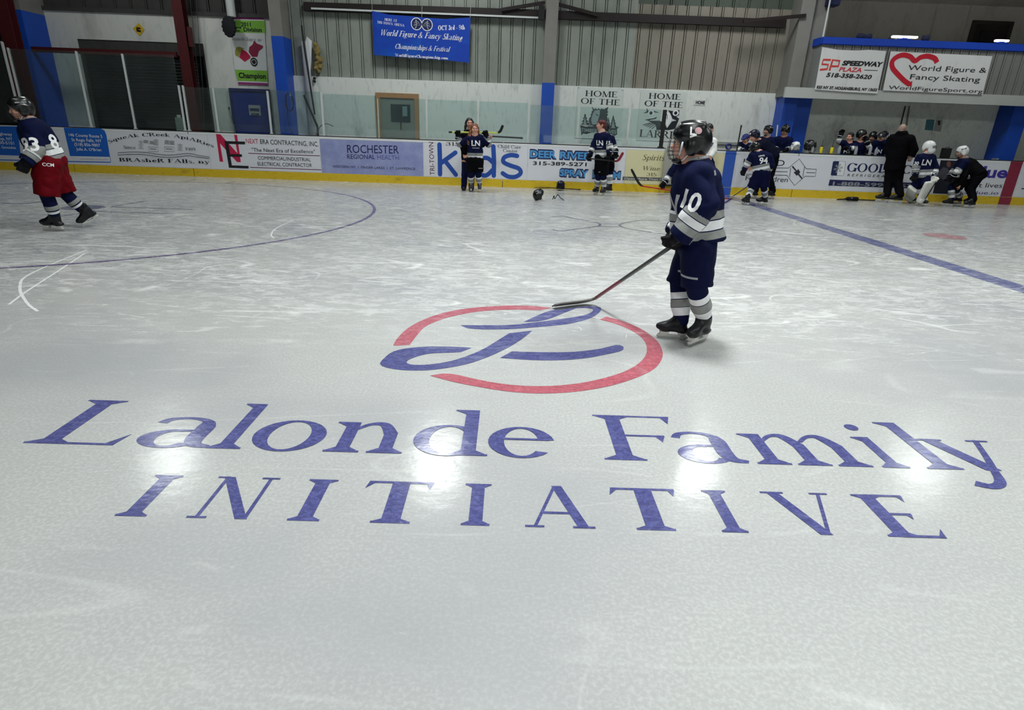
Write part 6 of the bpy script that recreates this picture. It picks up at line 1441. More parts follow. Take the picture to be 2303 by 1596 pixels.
p.decal('maker_print', TXT('CCM', .05), p.at(110, 371, -.3), (.1, -1, 0), (.1, 0, 1), .04, M_NUM, [q for q in p.t.children if q.name.startswith('hockey_pants')][0])

# ---- the girl with her stick across her shoulders and the woman behind her
rt = ground(1068, 431); p = Person('girl in navy jersey with long fair hair holding a yellow stick across her shoulders', rt, 1.0, .013)
ft = {'A': p.foot('A', (1059, 433.5), (1060, 427)), 'B': p.foot('B', (1079, 434.5), (1078, 428))}
p.joints(head=(1067.5, 290, 0), neck=(1068, 305, 0), pelvis=(1068, 357, 0), shA=(1056, 312, 0), elA=(1034, 324, .02), wrA=(1030, 306, .0), haA=(1030, 297, -.02), shB=(1081, 311, 0), elB=(1099, 325, .02), wrB=(1094, 306, 0), haB=(1092, 297, -.02),
         hpA=(1061, 366, 0), hpB=(1075, 366, 0), knA=(1059, 393, -.03), knB=(1076, 393, -.03))
p.headframe((.12, -1, -.02)); p.palm = {}; p.body(hs=1.05)
HB = pm('hair_fair', (118, 72, 50), .5, .5, 16); p.hair(HB, [[p.H(-.07, -.02, .02), p.H(-.085, 0, -.06), p.H(-.10, .03, -.15), p.H(-.12, .05, -.27), p.H(-.11, .05, -.36)], [p.H(-.05, -.05, 0), p.H(-.11, -.02, -.1), p.H(-.15, .03, -.22), p.H(-.14, .03, -.30)], [p.H(.07, -.03, .02), p.H(.082, -.01, -.05), p.H(.08, 0, -.12)]])
p.jersey(fat=.98, hem=.07); p.pants(PANT['black'], 1.05, .80, 1.12); p.socks(); p.glove('A', (.2, -.9, 0), 1.3); p.glove('B', (-.2, -.9, 0), 1.3)
for a in 'AB': p.skate(a, *ft[a], laces=True, boot=pm('boot_greyblack', (60, 60, 66), .4, .7, 14))
p.decal('crest_print', TXT('LN', .08), p.at(1070, 322, -.2), (0, -1, 0), (0, 0, 1), .12, M_NUM); p.decal('crest_bar_print', rect2(0, 0, 1, .12), p.at(1070, 333, -.2), (0, -1, 0), (0, 0, 1), .02, K_GREY)
p.decal('maker_print', rect2(0, 0, 1, .14), p.at(1081, 379, -.2), (0, -1, 0), (0, 0, 1), .014, K_GREY, [q for q in p.t.children if q.name.startswith('hockey_pants')][0])
W = lambda px, py, dy: p.world(p.at(px, py, dy))
M_YEL = pm('stick_yellow', (214, 224, 96), .4, .15, 12)
stick('yellow hockey stick with black taped blade held across the fair-haired girl\'s shoulders', W(1009, 297, .02), W(1122, 298.5, .02), W(1131, 281, .0), M_YEL, M_BLACK, M_YEL)
rt = ground(1045, 427.5); p = Person('woman in black hooded jacket standing right behind the girl with the yellow stick', rt, 1.08, .014)
p.joints(head=(1056, 277, .05), neck=(1057, 296, .05), pelvis=(1052, 352, .05), shA=(1042, 304, .05), elA=(1040, 328, .05), wrA=(1044, 345, -.02), shB=(1073, 305, .05), elB=(1085, 325, .08), wrB=(1096, 309, -.02), haB=(1103, 308, -.03), hpA=(1047, 360, .05), hpB=(1061, 360, .05), knA=(1045, 393, .03), anA=(1043, 422, .02), knB=(1061, 393, .06), anB=(1060, 423, .06))
p.headframe((.1, -1, -.05)); p.palm = {'A': (0, -1, 0), 'B': (0, -1, 0)}; p.legs_from_feet(); p.body(bare='AB', hs=1.02)
p.hair(pm('hair_black', (22, 18, 18), .5, .3, 24), [[p.H(-.07, -.02, .02), p.H(-.09, 0, -.07), p.H(-.1, .02, -.17), p.H(-.1, .02, -.26)], [p.H(.07, -.02, .02), p.H(.09, 0, -.07), p.H(.09, .02, -.17)]])
p.jersey(J_BLACK, .82, .05, True); p.trousers(PANT['darknavy'], .9)
def shoes(p, mat=M_BLACK, s=1.0):
    for a in 'AB':
        an = p.J['an' + a]; d = unit((p.J['toe' + a] - an) * np.array([1, 1, 0])); v = Vol(.012); b0 = an.copy(); b0[2] = .045
        v.cone(b0 - d * .05 * s, b0 + d * .11 * s, .042 * s, .038 * s, .03); v.cone(b0, an, .045 * s, .045 * s, .03); v.half((0, 0, .004), (0, 0, -1)); o = p.part('shoe', v, mat)
        bm = B(); R_ = Matrix(((d[0], -d[1], 0, b0[0]), (d[1], d[0], 0, b0[1]), (0, 0, 1, 0), (0, 0, 0, 1))); box(bm, (-.10 * s, -.042 * s, .002), (.155 * s, .042 * s, .018), R_, .006); obj('sole', bm, M_BLACK, o)
shoes(p)
W = lambda px, py, dy: p.world(p.at(px, py, dy))
stick('dark hockey stick held level by the woman in black behind the girl', W(1176, 310.5, -.03), W(1060, 304, .22), W(1040, 310, .24), M_BLACK, M_BLACK)

# ---- player 15 and the one hidden behind
def stand(label, rootpx, s, h, face, jn, feet=None, up=(0, 0, 1), **k):
    p = Person(label, ground(*rootpx), s, h, k.get('group')); ft = {}
    for a, (t_, h_) in (feet or {}).items(): ft[a] = p.foot(a, t_, h_)
    p.joints(**jn); p.headframe(face, up); p.palm = {}; p.legs_from_feet(); return p, ft
p, ft = stand('player numbered 15 with red hair and bare head, red-tipped stick held at the hips', (1346, 439), 1.02, .013, (-1, -.25, -.02),
    dict(head=(1352, 281, 0), neck=(1354, 297, 0), pelvis=(1354, 352, 0), shA=(1366, 308, -.12), elA=(1372, 330, -.16), wrA=(1370, 343, -.22), haA=(1369, 353, -.24), shB=(1343, 308, .10), elB=(1334, 333, .06), wrB=(1326, 348, -.06), haB=(1322, 357, -.10),
         hpA=(1358, 362, -.05), hpB=(1350, 362, .05), knA=(1357, 398, -.06), knB=(1346, 398, .0)), {'A': ((1349, 441), (1361, 438)), 'B': ((1333, 438.5), (1345, 436.5))})
p.body(hs=1.0); p.hair(pm('hair_red', (96, 36, 34), .5, .3, 22)); p.jersey(fat=.98, hem=.05); p.pants(PANT['black'], 1.02, .90, 1.05); p.socks()
bm = B(); tube(bm, [p.H(.085 * math.cos(a), .0 + .10 * math.sin(a), .058 + .008 * math.sin(a)) for a in np.linspace(0, 2 * math.pi, 20)], .010, 6, caps=False, flat=.6); obj('headband', bm, pm('headband_dark', (60, 30, 36), .8, .2, 9), p.t, True)
p.glove('A', (-.3, -.8, .2), 1.2); p.glove('B', (.5, -.8, 0), 1.2)
for a in 'AB': p.skate(a, *ft[a], laces=True)
p.decal('crest_print', TXT('LN', .08), p.at(1343, 321, -.2), (-.55, -.8, 0), (0, 0, 1), .11, M_NUM); p.decal('number_print', TXT('15', .06), p.at(1370, 321, -.3), (.2, -1, 0), (0, 0, 1), .075, M_NUM); p.decal('crest_bar_print', rect2(0, 0, 1, .14), p.at(1343, 331, -.2), (-.55, -.8, 0), (0, 0, 1), .02, K_GREY)
p.decal('maker_print', rect2(0, 0, 1, .3), p.at(1346, 387, -.2), (-.3, -1, 0), (-.2, 0, 1), .016, K_GREY, [q for q in p.t.children if q.name.startswith('hockey_pants')][0])
W = lambda px, py, dy: p.world(p.at(px, py, dy))
stick('black hockey stick with a red blade tip held level by player 15', W(1318, 355.5, -.12), W(1388, 363, -.3), W(1402, 343, -.3), M_BLACK, pm('blade_red', (128, 28, 38), .5, .5, 8))
p, ft = stand('player in navy jersey mostly hidden behind the red-haired player 15', (1366, 433), 1.0, .015, (-1, .2, -.05),
    dict(head=(1358, 288, 0), neck=(1360, 304, 0), pelvis=(1365, 352, 0), shA=(1376, 312, -.08), elA=(1382, 332, -.1), wrA=(1385, 343, -.16), haA=(1384, 352, -.18), shB=(1352, 312, .12), elB=(1348, 335, .14), wrB=(1345, 350, .05)), {'A': ((1358, 434), (1373, 434)), 'B': ((1355, 431.5), (1368, 431))})
p.body(hs=.98); p.helmet(stripes=False); p.jersey(fat=.95, hem=.05); p.pants(PANT['black'], 1.0, .9); p.socks(); p.glove('A', (0, -1, 0)); p.glove('B', (0, -1, 0))
for a in 'AB': p.skate(a, *ft[a])

# ---- behind the near player: one kneeling with the red-bladed stick, one in white
p, ft = stand('player in navy jersey kneeling behind player 10, striped sleeve and glove showing', (1556, 441), 1.08, .014, (-.6, -.7, -.2),
    dict(head=(1556, 327, -.08), neck=(1560, 345, -.02), pelvis=(1566, 404, .12), shA=(1596, 362, 0), elA=(1609, 396, -.05), wrA=(1615, 418, -.16), haA=(1621, 433, -.2), shB=(1526, 362, 0), elB=(1504, 396, -.06), wrB=(1494, 411, -.16), haB=(1486, 420, -.2),
         hpA=(1574, 412, .1), hpB=(1556, 412, .1), knA=(1580, 434, -.14), knB=(1548, 434, -.14), anA=(1578, 434, .26), anB=(1552, 434, .26), toeA=(1578, 440, .34), toeB=(1552, 440, .34)))
p.body(hs=1.0); p.helmet(); p.jersey(fat=1.0, hem=.02); p.pants(PANT['navy'], .95, .85); p.socks(); p.glove('A', (0, -.9, -.3), 1.2); p.glove('B', (0, -.9, -.3), 1.2)
for a in 'AB':
    t_ = p.J['an' + a] + np.array([0, .23, .0]); p.skate(a, p.J['an' + a] + np.array([0, .17, -.07]), p.J['an' + a] + np.array([0, .17, .17]), (0, -1, 0))
W = lambda px, py, dy: p.world(p.at(px, py, dy))
stick('red hockey stick with black blade held level low by the kneeling player behind player 10', W(1645, 448, -.22), W(1441, 418, -.22), W(1420, 380, -.2), pm('stick_red', (176, 28, 38), .4, .1, 9), M_BLACK, MATS.get('stick_red'))
p, ft = stand('person with dark hair in a white top, half hidden behind the helmet of player 10', (1590, 442), 1.04, .014, (.7, .7, -.05),
    dict(head=(1596, 290, 0), neck=(1594, 307, 0), pelvis=(1588, 364, 0), shA=(1606, 317, .0), elA=(1606, 340, -.08), wrA=(1598, 352, -.16), shB=(1577, 317, 0), elB=(1571, 342, .02), wrB=(1572, 358, -.05)), {'A': ((1600, 443), (1590, 443)), 'B': ((1586, 442), (1576, 442))})
p.palm = {'A': (0, -1, 0), 'B': (0, -1, 0)}; p.body(bare='AB', hs=1.02); p.hair(MATS['hair_black'], cap=1.04); p.jersey(J_WHITE, .86, .0); p.pants(PANT['navy'], .95, .95); p.socks()
for a in 'AB': p.skate(a, *ft[a])
p.decal('back_print', TXT('7', .05), p.at(1606, 326, -.2), (.5, -1, 0), (0, 0, 1), .10, K_NAVY)

# ---- number 94 and the bending coach by the bench
p, ft = stand('player seen from the back with white number 94, head bent down by the boards', (1697, 461), .96, .013, (-.55, .75, -.55),
    dict(head=(1697, 334, .06), neck=(1708, 343, .0), pelvis=(1713, 385, 0), shA=(1730, 353, .02), elA=(1736, 372, .02), wrA=(1726, 386, .14), haA=(1718, 393, .2), shB=(1693, 349, .0), elB=(1681, 368, .02), wrB=(1675, 380, .02), haB=(1671, 389, .0),
         hpA=(1719, 396, 0), hpB=(1706, 396, 0), knA=(1718, 423, .02), knB=(1690, 424, .02)), {'A': ((1704, 459.5), (1721, 460.5)), 'B': ((1668, 459), (1683, 462))})
p.body(hs=.98); hm = p.helmet(); p.jersey(fat=1.02, hem=.045); p.pants(PANT['navy'], 1.08, .92, 1.08); p.socks(); p.glove('A', (-.5, .5, 0)); p.glove('B', (.4, .8, 0))
for a in 'AB': p.skate(a, *ft[a])
p.decal('number_print', TXT('94', .08), p.at(1720, 358, -.3), (.1, -1, .2), (-.12, 0, 1), .135, M_NUM); p.decal('name_print', TXT('LEWIS', .05), p.at(1716, 345, -.3), (.1, -1, .3), (-.2, 0, 1), .035, M_NUM)
W = lambda px, py, dy: p.world(p.at(px, py, dy)); zz = ground(1628, 457)
stick('blue-bladed hockey stick leaning from player 94 down to the ice', W(1722, 391, .2), (*ground(1648, 445), .04), (zz[0], zz[1], .05), pm('stick_green', (50, 62, 50), .4, .2, 12), pm('blade_blue', (86, 84, 170), .5, .15, 9), pm('stick_bluegreen', (60, 74, 110), .4, .2, 12))
p, ft = stand('coach in navy with a dark helmet bending forward beside player 94', (1712, 447), 1.16, .014, (-.75, -.5, -.45),
    dict(head=(1696, 306, -.08), neck=(1709, 320, 0), pelvis=(1737, 352, .06), shA=(1722, 322, .02), elA=(1724, 352, -.05), wrA=(1712, 366, -.18), shB=(1702, 330, -.12), elB=(1694, 358, -.2), wrB=(1688, 372, -.2),
         hpA=(1740, 364, .10), hpB=(1728, 364, .0), knA=(1730, 402, .02), knB=(1704, 402, -.1)), {'A': ((1722, 447), (1737, 447)), 'B': ((1683, 446), (1699, 446))}, up=(-.3, 0, 1))
p.palm = {'A': (0, -1, 0), 'B': (0, -1, 0)}; p.body(bare='AB', hs=1.05); hm = p.helmet(M_HELMN, cage=False, stripes=False); p.jersey(J_DARKNAVY, .95, .05, True); p.trousers(PANT['black'], .95)
for a in 'AB': p.skate(a, *ft[a])
p.decal('helmet_number', TXT('19', .08), p.H(.03, .09, .09), p.F * .7 + p.U * .5 + p.Lf * .2, p.U, .05, M_NUM, hm)

# ---- children standing on the bench side of the boards
def benchkid(label, Y, head, face, lean=0.0, hel=M_HELM, s=1.0, arms=None, jm=J_NAVY, hairm=None, cage=True, crest=None, group=None):
    X = onY(head[0], head[1], Y)[0]; p = Person(label, (X, Y), s, .015, group)
    hd = p.at(*head, 0.0); p.J['head'] = hd; sgn = 1
    nk = hd + np.array([.02 * lean, .02, -.155 * s]); nk[1] += .02; p.J['neck'] = nk
    p.J['pelvis'] = nk + np.array([0, .06 + abs(lean) * .12, -.48 * s])
    A = {'shA': nk + np.array([.155 * s, .0, -.07 * s]), 'shB': nk + np.array([-.155 * s, .0, -.07 * s])}
    A['elA'] = A['shA'] + np.array([.05, -.05, -.22]) * s; A['elB'] = A['shB'] + np.array([-.05, -.05, -.22]) * s
    A['wrA'] = A['elA'] + np.array([-.08, -.14, -.02]) * s; A['wrB'] = A['elB'] + np.array([.08, -.14, -.02]) * s
    for k, v in (arms or {}).items(): A[k] = p.at(*v)
    p.J.update(A); p.headframe(face); p.palm = {'A': (0, -1, -.5), 'B': (0, -1, -.5)}; p.legs_from_feet()
    bare = '' if hel is not None and arms is None else ''
    p.body(hs=1.0 * s)
    hm = p.helmet(hel, cage=cage) if hel is not None else p.hair(hairm or MATS['hair_black'])
    p.jersey(jm, .92, .05); p.trousers(PANT['black'], 1.05); p.glove('A', (0, -.6, -.8)); p.glove('B', (0, -.6, -.8))
    for a in 'AB': q = p.J['an' + a]; p.skate(a, (q[0], q[1] - .12, 0), (q[0], q[1] + .12, 0))
    if crest: p.decal('crest_print', TXT(crest, .06), nk + np.array([0, -.2, -.2]), (0, -1, 0), (0, 0, 1), .10, M_NUM)
    return p
p = benchkid('child in a blue cap leaning over the boards beside the upright black stick', 16.2, (1677, 312), (-.5, -.8, -.4), 0, None, .98, dict(shA=(1688, 328, .02), shB=(1664, 326, .02), elB=(1662, 336, -.08), wrB=(1672, 339, -.16), elA=(1694, 336, -.05), wrA=(1686, 340, -.14)), hairm=MATS['hair_brown'])
v = Vol(.011); v.ell(p.H(0, -.01, .05), np.array((.088, .102, .075)) * p.hs, p.R, .02); v.cone(p.H(-.04, .09, .05), p.H(.04, .09, .05), .018, .018, .02); v.cone(p.H(0, .08, .05), p.H(0, .15, .035), .045, .04, .02, (p.U, .3)); v.half(p.H(0, 0, .02), -p.U); p.part('cap', v, pm('cap_blue', (26, 40, 110), .7, .15, 9))
benchkid('child in black helmet behind the boards just left of the blue bench column', 16.45, (1727, 294), (-.75, -.65, -.1), crest='LN')
benchkid('child in black helmet looking down in front of the blue bench column', 16.4, (1766, 293), (-.5, -.6, -.55))
benchkid('bare-headed dark-haired child on the bench with one glove raised high', 16.4, (1912, 308), (-.45, -.9, -.1), 0, None, .98, dict(shB=(1898, 322, 0), elB=(1887, 318, -.02), wrB=(1891, 304, -.02), haB=(1896, 292, -.02), elA=(1925, 334, -.1), wrA=(1906, 333, -.2)), crest='HS')
benchkid('helmeted child on the bench turned to the right with a hand at the chin', 16.4, (1938, 304), (.95, -.3, -.1), 0, M_HELM, 1.0, dict(elA=(1955, 332, -.12), wrA=(1950, 318, -.16), haA=(1948, 312, -.14)), cage=False)
benchkid('dark-helmeted child on the bench half hidden behind the child in the cap', 16.75, (1963, 308), (-.3, -.9, -.3))
p = benchkid('child in a dark cap with round badge on the bench beside the man in black', 16.35, (1983, 308), (-.25, -.95, -.25), 0, None, 1.0, dict(shA=(1998, 321, 0), shB=(1969, 322, 0), elA=(2004, 318, -.02), wrA=(1996, 304, .05), haA=(1990, 298, .06)), crest='LN')
v = Vol(.011); v.ell(p.H(0, -.01, .045), np.array((.092, .106, .088)) * p.hs, p.R, .02); v.cone(p.H(0, .08, .04), p.H(0, .17, .02), .055, .05, .02, (p.U, .25)); v.half(p.H(0, 0, .005), -p.U); cp = p.part('cap', v, pm('cap_dark', (18, 20, 28), .7, .15, 9))
p.decal('badge_print', disc2(0, 0, 1, n=14), p.H(0, .12, .085), p.F + p.U * .3, p.U, .045, K_GREY, cp)

# ---- the man in black, the goalie, number 13 and the bending adult
p, ft = stand('bald man in long black jacket seen from behind, talking over the boards', (2000, 455), 1.22, .014, (-.1, 1, -.08),
    dict(head=(2029, 290, 0), neck=(2028, 302, 0), pelvis=(2014, 364, 0), shA=(2048, 313, 0), elA=(2056, 336, .02), wrA=(2050, 350, .02), shB=(2005, 313, 0), elB=(1996, 336, .0), wrB=(2000, 350, .02), hpA=(2022, 374, 0), hpB=(2004, 374, 0), knA=(2019, 408, .02), knB=(1999, 408, .02)),
    {'A': ((2004, 456), (2020, 457)), 'B': ((1974, 454), (1992, 455))})
p.palm = {'A': (0, 1, 0), 'B': (0, 1, 0)}; p.body(skin=pm('skin_pale', (168, 140, 128), .55, .1, 10), bare='AB', hs=1.08); p.jersey(J_BLACK, 1.02, .16, True, 1.05); p.trousers(PANT['black'], 1.1)
for a in 'AB': p.skate(a, *ft[a])
p, ft = stand('goalie numbered 30 in white mask and white leg pads standing before the boards', (2064, 462), 1.04, .013, (.95, -.35, -.05),
    dict(head=(2090, 331, 0), neck=(2084, 347, 0), pelvis=(2076, 396, 0), shA=(2096, 356, .10), elA=(2104, 380, .06), wrA=(2100, 397, -.06), haA=(2100, 407, -.1), shB=(2068, 356, -.14), elB=(2060, 376, -.18), wrB=(2058, 392, -.2), haB=(2057, 402, -.22),
         hpA=(2080, 404, -.02), hpB=(2069, 404, .02), knA=(2082, 418, -.12), knB=(2056, 424, .02)), {'A': ((2079, 464), (2062, 462)), 'B': ((2056, 458), (2044, 456))})
p.body(hs=1.02)
v = Vol(.010); hs = p.hs; v.ell(p.H(0, -.01, .035), np.array((.104, .13, .112)) * hs, p.R, .02); v.ell(p.H(0, .055, -.06), np.array((.08, .085, .085)) * hs, p.R, .04); v.ell(p.H(0, -.07, -.02), np.array((.085, .07, .085)) * hs, p.R, .03); v.ell(p.H(0, .125, .01), np.array((.066, .06, .032)) * hs, p.R, .008, 's'); v.ell(p.H(0, -.005, -.01), np.array((.08, .1, .115)) * hs, p.R, .01, 's')
mk = p.part('goalie_mask', v, M_HELMW)
bm = B()
for a in np.linspace(-.9, .9, 6): tube(bm, [p.H(.10 * math.sin(a), .035 + .105 * math.cos(a), .045), p.H(.105 * math.sin(a), .04 + .108 * math.cos(a), .01), p.H(.10 * math.sin(a), .045 + .10 * math.cos(a), -.03)], .003, 5)
obj('mask_cage', bm, M_CAGE, mk)
p.jersey(fat=1.04, hem=.05); p.pants(PANT['navy'], 1.0, .9); p.glove('A', (0, -.8, -.5), 1.0, 1.8, M_PAD); p.glove('B', (0, .6, -.5), 1.0, 1.6)
for a in 'AB':
    kn, an = p.J['kn' + a], p.J['an' + a]; up_ = unit(kn - an); fwd = unit(np.array([.75, -.65, 0]) if a == 'A' else np.array([-.2, -.98, 0])); fwd = unit(fwd - up_ * (fwd @ up_)); sd_ = np.cross(up_, fwd); v = Vol(.012)
    c = (kn + an) / 2 + fwd * .05; L_ = np.linalg.norm(kn - an); R_ = np.stack([sd_, fwd, up_]); v.box(c + up_ * .03, (.115, .045, L_ / 2 + .10), R_, .03, .03); v.box(an + fwd * .09 - up_ * .02, (.11, .055, .05), R_, .03, .05)
    for e in (-1, 1): v.cone(c + sd_ * .10 * e - up_ * L_ * .5, c + sd_ * .10 * e + up_ * (L_ * .5 + .08), .026, .026, .02)
    o = p.part('leg_pad', v, M_PAD); p.skate(a, *ft[a])
    bm = B()
    for f_ in (.25, .75): q0 = an * (1 - f_) + kn * f_; tube(bm, [q0 + (sd_ * math.cos(t_) * .085 - fwd * math.sin(t_) * .075) for t_ in np.linspace(0, math.pi, 9)], .008, 6)
    obj('pad_strap', bm, M_BLACK, o)
p.decal('number_print', TXT('30', .07), p.at(2060, 366, -.35), (-.1, -1, .1), (0, 0, 1), .075, M_NUM); p.decal('crest_print', TXT('LN', .08), p.at(2094, 366, -.3), (.5, -.85, 0), (0, 0, 1), .13, M_NUM)
W = lambda px, py, dy: p.world(p.at(px, py, dy)); zz = ground(2078, 451)
stick('black goalie stick slanting down to the ice right of the goalie', W(2112, 398, -.05), W(2080, 449, -.16), (zz[0] - .30, zz[1] - .12, .06), M_BLACK, M_PAD, None, .09)
p, ft = stand('player numbered 13 in white helmet crouching low by the photograph on the boards', (2135, 462), 1.0, .013, (-.9, -.35, -.3),
    dict(head=(2163, 342, -.05), neck=(2170, 357, 0), pelvis=(2166, 402, .05), shA=(2170, 366, -.14), elA=(2154, 384, -.2), wrA=(2144, 396, -.22), haA=(2138, 404, -.2), shB=(2158, 366, .14), elB=(2144, 386, .12), wrB=(2136, 396, .05), haB=(2132, 403, .0),
         hpA=(2164, 410, -.05), hpB=(2160, 410, .1), knA=(2140, 424, -.12), knB=(2150, 426, .08)), {'A': ((2118, 462), (2142, 463.5)), 'B': ((2140, 457), (2158, 458))})
p.body(hs=1.02); p.helmet(M_HELMW); p.jersey(J_NAVY, 1.0, .02); p.pants(PANT['black'], 1.05, .9); p.socks(); p.glove('A', (-.5, -.6, -.3)); p.glove('B', (-.5, -.6, -.3))
for a in 'AB': p.skate(a, *ft[a])
p.decal('number_print', TXT('13', .06), p.at(2152, 384, -.4), (-.3, -1, .1), (.1, 0, 1), .085, M_NUM); p.decal('crest_print', TXT('7', .06), p.at(2168, 385, -.3), (-.2, -1, 0), (0, 0, 1), .075, K_GREY)
p, ft = stand('adult in black bending over behind the white-helmeted player, back rounded to the right', (2180, 466), 1.14, .014, (-.85, -.1, -.6),
    dict(head=(2164, 372, .16), neck=(2172, 362, .16), pelvis=(2202, 392, .05), shA=(2180, 371, .0), elA=(2168, 396, -.12), wrA=(2160, 415, -.12), shB=(2176, 365, .26), elB=(2166, 392, .30), wrB=(2160, 410, .2), hpA=(2199, 400, -.04), hpB=(2194, 400, .14), knA=(2184, 424, -.06), knB=(2180, 424, .14)),
    {'A': ((2163, 467), (2193, 467.5)), 'B': ((2166, 461), (2188, 461.5))}, up=(-.6, 0, .8))
p.palm = {'A': (-1, 0, -.3), 'B': (-1, 0, -.3)}; p.body(bare='AB', hs=1.05); p.hair(MATS['hair_brown']); p.jersey(J_BLACK, .98, .04, True); p.trousers(PANT['black'], 1.0)
for a in 'AB': p.skate(a, *ft[a])

# ------------------------------------------------------------------ gear on the ice, the boards and the bench
class Lone(Person):
    def __init__(p, t, c, hs=1.0): p.t = t; p.h = .011; p.s = 1.0; p.hs = hs; p.J = {'head': np.array(c, float)}
def loose_helmet(label, xyz, rz, mat, face, up, c=(0, 0, .12), name='hockey_helmet', cage=True, stripes=True):
    t = thing(name, label, 'helmet', xyz, rz); q = Lone(t, c); q.headframe(face, up); q.helmet(mat, cage, stripes); return t, q
x, y = ground(1213, 451); loose_helmet('black helmet lying on the ice with its cage beside it', (x, y, 0), .3, M_HELM, (.9, -.2, .3), (-.3, 0, 1), (0, 0, .105), cage=False)
x, y = ground(1237, 450); t = thing('helmet_cage', 'pale wire helmet cage with dark straps lying on the ice beside the black helmet', 'face cage', (x, y, 0))
bm = B()
for k in range(6): a = -.9 + .36 * k; tube(bm, [(.09 * math.sin(a) - .02, .04 * math.cos(a), .02 + .0), (.10 * math.sin(a) - .02, .06 * math.cos(a), .10), (.09 * math.sin(a) - .02, .05 * math.cos(a), .18)], .004, 5)
for z in (.02, .07, .12, .18): tube(bm, [(.1 * math.sin(a) - .02, .055 * math.cos(a), z) for a in np.linspace(-1, 1, 9)], .004, 5)
obj('wire', bm, M_WHITEMETAL, t)
bm = B(); tube(bm, catmull([(.06, 0, .02), (.08, -.02, .10), (.10, 0, .03), (.14, 0, .10), (.17, 0, .12), (.22, -.02, .06), (.30, -.04, .012)], 5), .009, 6); obj('strap', bm, M_BLACK, t)
x, y = ground(1260, 428); loose_helmet('dark blue helmet on the ice close against the yellow kick strip', (x, y, 0), 0, M_HELMN, (-.3, -.9, .1), (0, 0, 1), (0, 0, .105))
w1, w2 = ground(1196, 424.5), ground(1308, 431); stick('dark hockey stick lying along the foot of the boards behind the blue helmet', (w2[0], w2[1] + .22, .03), (w1[0] + .35, w1[1] + .16, .03), (w1[0] + .06, w1[1] + .11, .05), M_BLACK, M_BLACK)
w1, w2 = ground(1880, 449.5), ground(1952, 452); stick('dark hockey stick lying on the ice under the black glove near the boards', (w2[0] + .4, w2[1] - .03, .025), (w1[0] + .25, w1[1], .025), (w1[0], w1[1] - .03, .045), M_BLACK, M_BLACK)
x, y = ground(1909, 452); t = thing('hockey_glove', 'black hockey glove lying on a stick in front of the refrigeration advertisement', 'glove', (x, y - .05, .0)); v = Vol(.010); v.box((0, 0, .06), (.10, .06, .045), None, .035, .03); v.cone((.09, 0, .06), (.15, 0, .055), .05, .058, .03)
for k in range(4): v.cone((-.08, -.045 + .03 * k, .06), (-.15, -.045 + .03 * k, .04), .018, .015, .012)
v.cone((-.02, -.06, .06), (-.08, -.09, .04), .02, .017, .015); v.half((0, 0, .012), (0, 0, -1)); o = mesh_obj('shell', v.mesh('shell'), M_GLOVE, t)
bm = B(); box(bm, (-.02, -.062, .07), (.02, -.056, .09)); obj('badge', bm, K_GREY, t)
CT = BH + .022; CY = BOARD_Y + .08
t, q_ = loose_helmet('white goalie mask resting on the cap rail at the bench', (onY(1789, 340, CY)[0], CY, CT), .3, M_HELMW, (-.2, -.95, .1), (0, 0, 1), (0, .02, .125))
t, q_ = loose_helmet('large black helmet with cage on the cap rail beside the white bottle', (onY(1817, 340, CY + .12)[0], CY, CT), 0, M_HELM, (.5, -.8, -.2), (0, .1, 1), (0, .03, .12)); t.scale = (1.2, 1.2, 1.2)
def bottle(px, col, label, h_=.19, r=.037, straw=False, group=None, cap=None):
    t = thing('water_bottle', label, 'water bottle', (onY(px, 340, CY)[0], CY, CT), 0, group); bm = B(); lathe(bm, [(r * .9, 0), (r, .01), (r, h_ * .62), (r * .93, h_ * .66), (r, h_ * .70), (r, h_ * .78), (r * .6, h_ * .86)], n=16); obj('bottle_body', bm, col, t, True)
    bm = B(); lathe(bm, [(r * .75, h_ * .84), (r * .75, h_ * .93), (r * .3, h_ * .95), (r * .22, h_ * 1.1)], n=12); obj('bottle_cap', bm, cap or col, t, True)
    if straw: bm = B(); tube(bm, [(0, 0, h_), (.004, 0, h_ + .14)], .005, 6); obj('straw', bm, M_BLACK, t)
M_YB, M_GB = pm('bottle_yellow', (224, 206, 40), .35, .06, 8), pm('bottle_grey', (150, 154, 162), .3, .08, 8)
bottle(1826, M_WHITE, 'white water bottle on the cap rail between the black helmet and the yellow bottle', .19, .034)
bottle(1846, M_YB, 'yellow water bottle with a straw beside the white bottle', straw=True, cap=M_BLACK); bottle(1870, M_YB, 'yellow water bottle with a straw left of the grey bottles', straw=True, cap=M_BLACK)
GB = 'grey water bottles on the bench cap rail'
bottle(1887, M_GB, 'grey water bottle next to the right one of the two yellow straw bottles', group=GB); bottle(1925, M_GB, 'grey water bottle in front of the helmeted child facing right', group=GB)
bottle(1957, M_GB, 'tall grey water bottle, left one of the close pair by the man in black', .21, group=GB); bottle(1970.5, M_GB, 'short grey water bottle, right one of the close pair by the man in black', .18, group=GB)
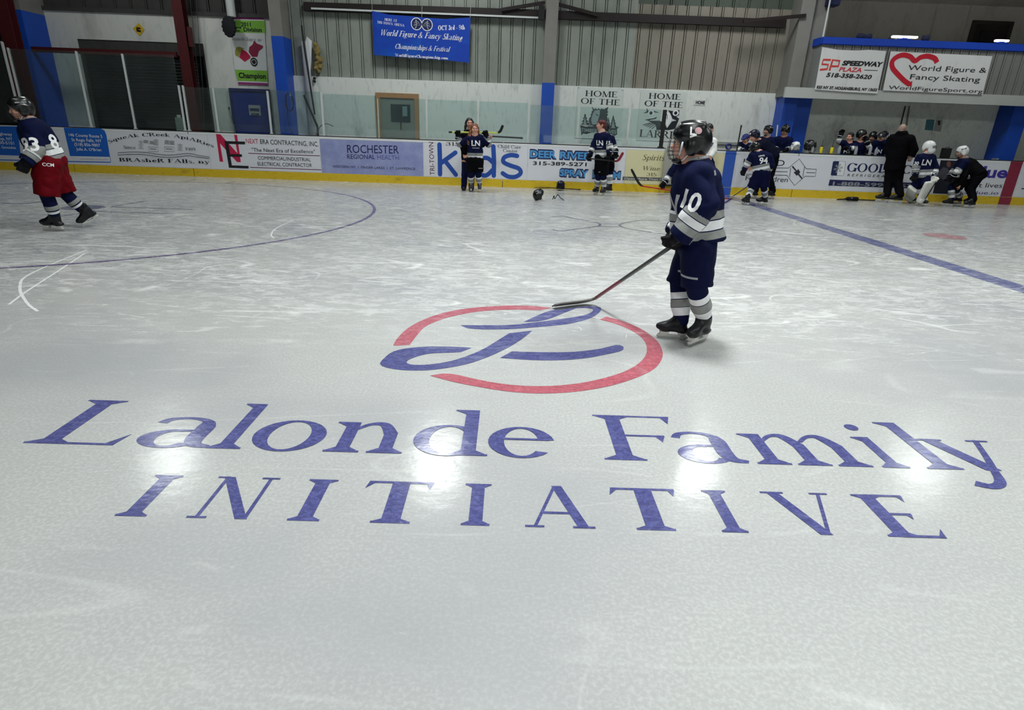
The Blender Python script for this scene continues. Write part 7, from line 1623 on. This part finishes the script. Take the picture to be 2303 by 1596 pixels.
bottle(2054, pm('bottle_olive', (178, 170, 50), .35, .08, 8), 'yellow water bottle with dark cap between the man in black and the goalie', cap=M_BLACK)
t = thing('black_case', 'black upright case standing on the boards right of the goalie', 'case', (onY(2124, 350, CY + .05)[0], CY + .02, CT)); bm = B(); box(bm, (-.115, -.03, 0), (.115, .05, .235), bevel=.008); obj('case_body', bm, M_BLACK, t)
bm = B(); tube(bm, [(-.05, 0, .235), (-.05, 0, .255), (.05, 0, .255), (.05, 0, .235)], .008, 6); obj('handle', bm, M_BLACK, t)
t = thing('strap_coil', 'blue coiled strap lying on top of the boards above the blue stripe', 'coil', (onY(1638, 335, CY)[0], CY, CT)); bm = B()
pts = [(.065 * math.cos(a) * (1 + .06 * math.sin(3 * a)), .03 * math.sin(a * .5) * .6, .085 + .065 * math.sin(a)) for a in np.linspace(0, 6 * math.pi, 60)]; tube(bm, pts, .018, 6); obj('strap', bm, pm('coil_blue', (40, 46, 120), .6, .4, 12), t, True)
pt = lambda px, py, Y: (onY(px, py, Y)[0], Y, onY(px, py, Y)[1])
a_, b_ = pt(1667.5, 281, 16.05), pt(1656.5, 341, 16.0); dv = Vector(b_) - Vector(a_); e_ = Vector(b_) + dv * .85
stick('black hockey stick standing upright behind the boards by the child in the blue cap', a_, e_, e_ + Vector((-.2, -.0, -.12)), M_BLACK, M_BLACK)
a_, b_ = pt(1749, 281, 16.75), pt(1745, 318, 16.75); bm = B(); c_ = Vector((a_[0], 16.75, 0)); tube(bm, [Vector(b_) - c_ - Vector((0.02, 0, 1.3)), Vector(b_) - c_, Vector(a_) - c_], .016, 8); o = tag(obj('white_stick_end', bm, M_WHITE), 'white stick end standing in front of the blue bench column', 'stick'); o.location = c_
x, z = onY(2232, 363, CY); t = thing('rail_hardware', 'small pale hinge hardware on the boards before the right blue column', 'hardware', (x, CY, CT)); bm = B(); box(bm, (-.02, -.03, 0), (.02, .03, .03)); box(bm, (.07, -.03, 0), (.13, .03, .035), bevel=.008); box(bm, (-.02, -.006, .01), (.1, .006, .022)); obj('hinge', bm, K_GREY, t)
